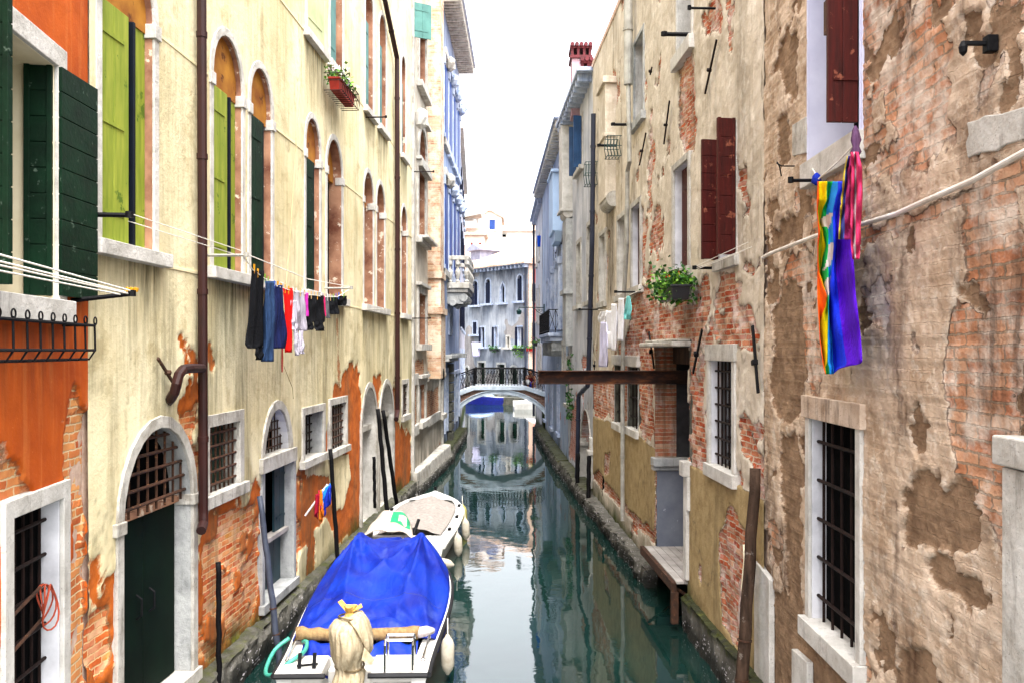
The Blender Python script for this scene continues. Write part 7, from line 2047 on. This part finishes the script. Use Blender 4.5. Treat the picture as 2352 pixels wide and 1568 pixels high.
kn.lathe([(.006, .10), (.02, .07), (.035, .0), (.022, -.05), (.035, -.09), (.02, -.12)], c, 10, lambda a, t: .25 * math.sin(a * 3 + t * 5))
thing(kn, 'knotted_cloth', cloth_mat('mauve_cloth', '#6a4a6a', '#4c3450'), 'knotted cloth tie at the top of the striped scarves below the red shutter', 'cloth', smooth=True)
ufl, zfl = wR1.uz(1885, 415)
wrod(wR1, wR1.u(1880), wR1.z(1880, 415), -.02, .24, 'black bracket holding the left corner of the rainbow flag', .016)
line('flag_cord', [wR1.at(1866, 388, .05), wR1.at(1880, 412, DF), wR1.at(1925, 372, DF), wR1.at(1965, 330, DF)], .006, 'white cord carrying the top edge of the rainbow flag', 'cord')
tie = MB(); c = wR1.at(1876, 412, DF); tie.lathe([(.01, -.05), (.04, -.02), (.03, .03), (.01, .05)], c, 8, lambda a, t: .3 * math.sin(a * 3))
thing(tie, 'knotted_cloth', CB2, 'small blue knot tying the flag to its bracket', 'cloth', smooth=True)

# ------------------------------------------------------------------ person resting on the bridge steps
def skin_body(name, joints, edges, radii, mat, parent, root=0, sub=2):
    me = bpy.data.meshes.new(name); me.from_pydata([tuple(j) for j in joints], edges, []); me.update()
    o = bpy.data.objects.new(name, me); COL.objects.link(o); o.parent = parent
    sk = o.modifiers.new('skin', 'SKIN'); sk.use_smooth_shade = True
    if not me.skin_vertices: me.skin_vertices.new()
    for i, r in enumerate(radii):
        me.skin_vertices[0].data[i].radius = (r, r); me.skin_vertices[0].data[i].use_root = (i == root)
    s2 = o.modifiers.new('sub', 'SUBSURF'); s2.levels = sub; s2.render_levels = sub
    me.materials.append(mat)
    return o
SKIN_ = M_plain('tanned_skin', '#a8704c', '#8a563a', .6, .3, bump=0)
pp = at(1218, 889, 40.75); pz = 2.12
pe = empty('person', (pp.x, pp.y, pz), 0, 'dark haired person in a red sleeveless top sitting bent forward on the bridge', 'person')
J = [(0, .25, .32), (0, .22, .48), (0, .12, .66), (0, .05, .74), (0, 0, .80), (0, -.03, .88), (0, -.02, .97),
     (-.17, .10, .67), (-.22, -.02, .48), (-.08, -.18, .38), (-.03, -.25, .34), (.17, .10, .67), (.22, -.02, .48), (.10, -.18, .40), (.04, -.25, .36),
     (-.11, .22, .30), (-.13, -.16, .38), (-.10, -.12, .06), (-.10, -.24, .02), (.11, .22, .30), (.13, -.16, .38), (.10, -.12, .06), (.10, -.24, .02)]
E = [(0, 1), (1, 2), (2, 3), (3, 4), (4, 5), (5, 6), (2, 7), (7, 8), (8, 9), (9, 10), (2, 11), (11, 12), (12, 13), (13, 14), (0, 15), (15, 16), (16, 17), (17, 18), (0, 19), (19, 20), (20, 21), (21, 22)]
Rr = [.14, .13, .13, .06, .055, .10, .085, .055, .042, .03, .035, .055, .042, .03, .035, .09, .065, .042, .04, .09, .065, .042, .04]
skin_body('body', J, E, Rr, SKIN_, pe)
skin_body('tank_top', [(0, .25, .34), (0, .22, .48), (0, .12, .65), (-.12, .10, .66), (.12, .10, .66)], [(0, 1), (1, 2), (2, 3), (2, 4)], [.155, .145, .142, .07, .07], cloth_mat('dark_red_top', '#7a1420', '#5a0c16'), pe)
skin_body('shorts', [(0, .25, .31), (-.12, .2, .30), (-.135, -.08, .37), (.12, .2, .30), (.135, -.08, .37)], [(0, 1), (1, 2), (0, 3), (3, 4)], [.15, .105, .085, .105, .085], cloth_mat('blue_shorts', '#1c34b8', '#12248c'), pe)
hr = MB(); hr.lathe([(.05, -.16), (.12, -.08), (.125, .02), (.10, .09), (.03, .125)], (0, .02, .93), 14, lambda a, t: .06 * math.sin(a * 5) + (-.25 if math.sin(a) < -.5 and t < .55 else 0))
hr.build('hair', M_plain('dark_hair', '#120d0c', '#080606', .5, .4, bump=.3), pe, smooth=True)
fc = MB(); fc.lathe([(.005, -.012), (.014, 0), (.005, .014)], (0, -.135, .90), 8)
for sx in (-1, 1): fc.lathe([(.004, -.01), (.012, 0), (.004, .01)], (sx * .038, -.115, .935), 8)
fc.build('face', SKIN_, pe, smooth=True)
bgm = MB(); q = at(1209, 886, 40.6)
bgm.lathe([(.05, 0), (.17, .03), (.19, .12), (.16, .2), (.06, .24)], (q.x, q.y, 2.42), 16, lambda a, t: .06 * math.sin(a * 4 + t * 3))
bgm.tube([(q.x - .1, q.y, 2.62), (q.x - .06, q.y, 2.82), (q.x + .06, q.y, 2.82), (q.x + .1, q.y, 2.62)], .012, 6)
thing(bgm, 'shoulder_bag', cloth_mat('white_bag_cloth', '#e8eaea', '#d0d2d4'), 'white shoulder bag beside the person sitting on the bridge', 'bag', smooth=True)
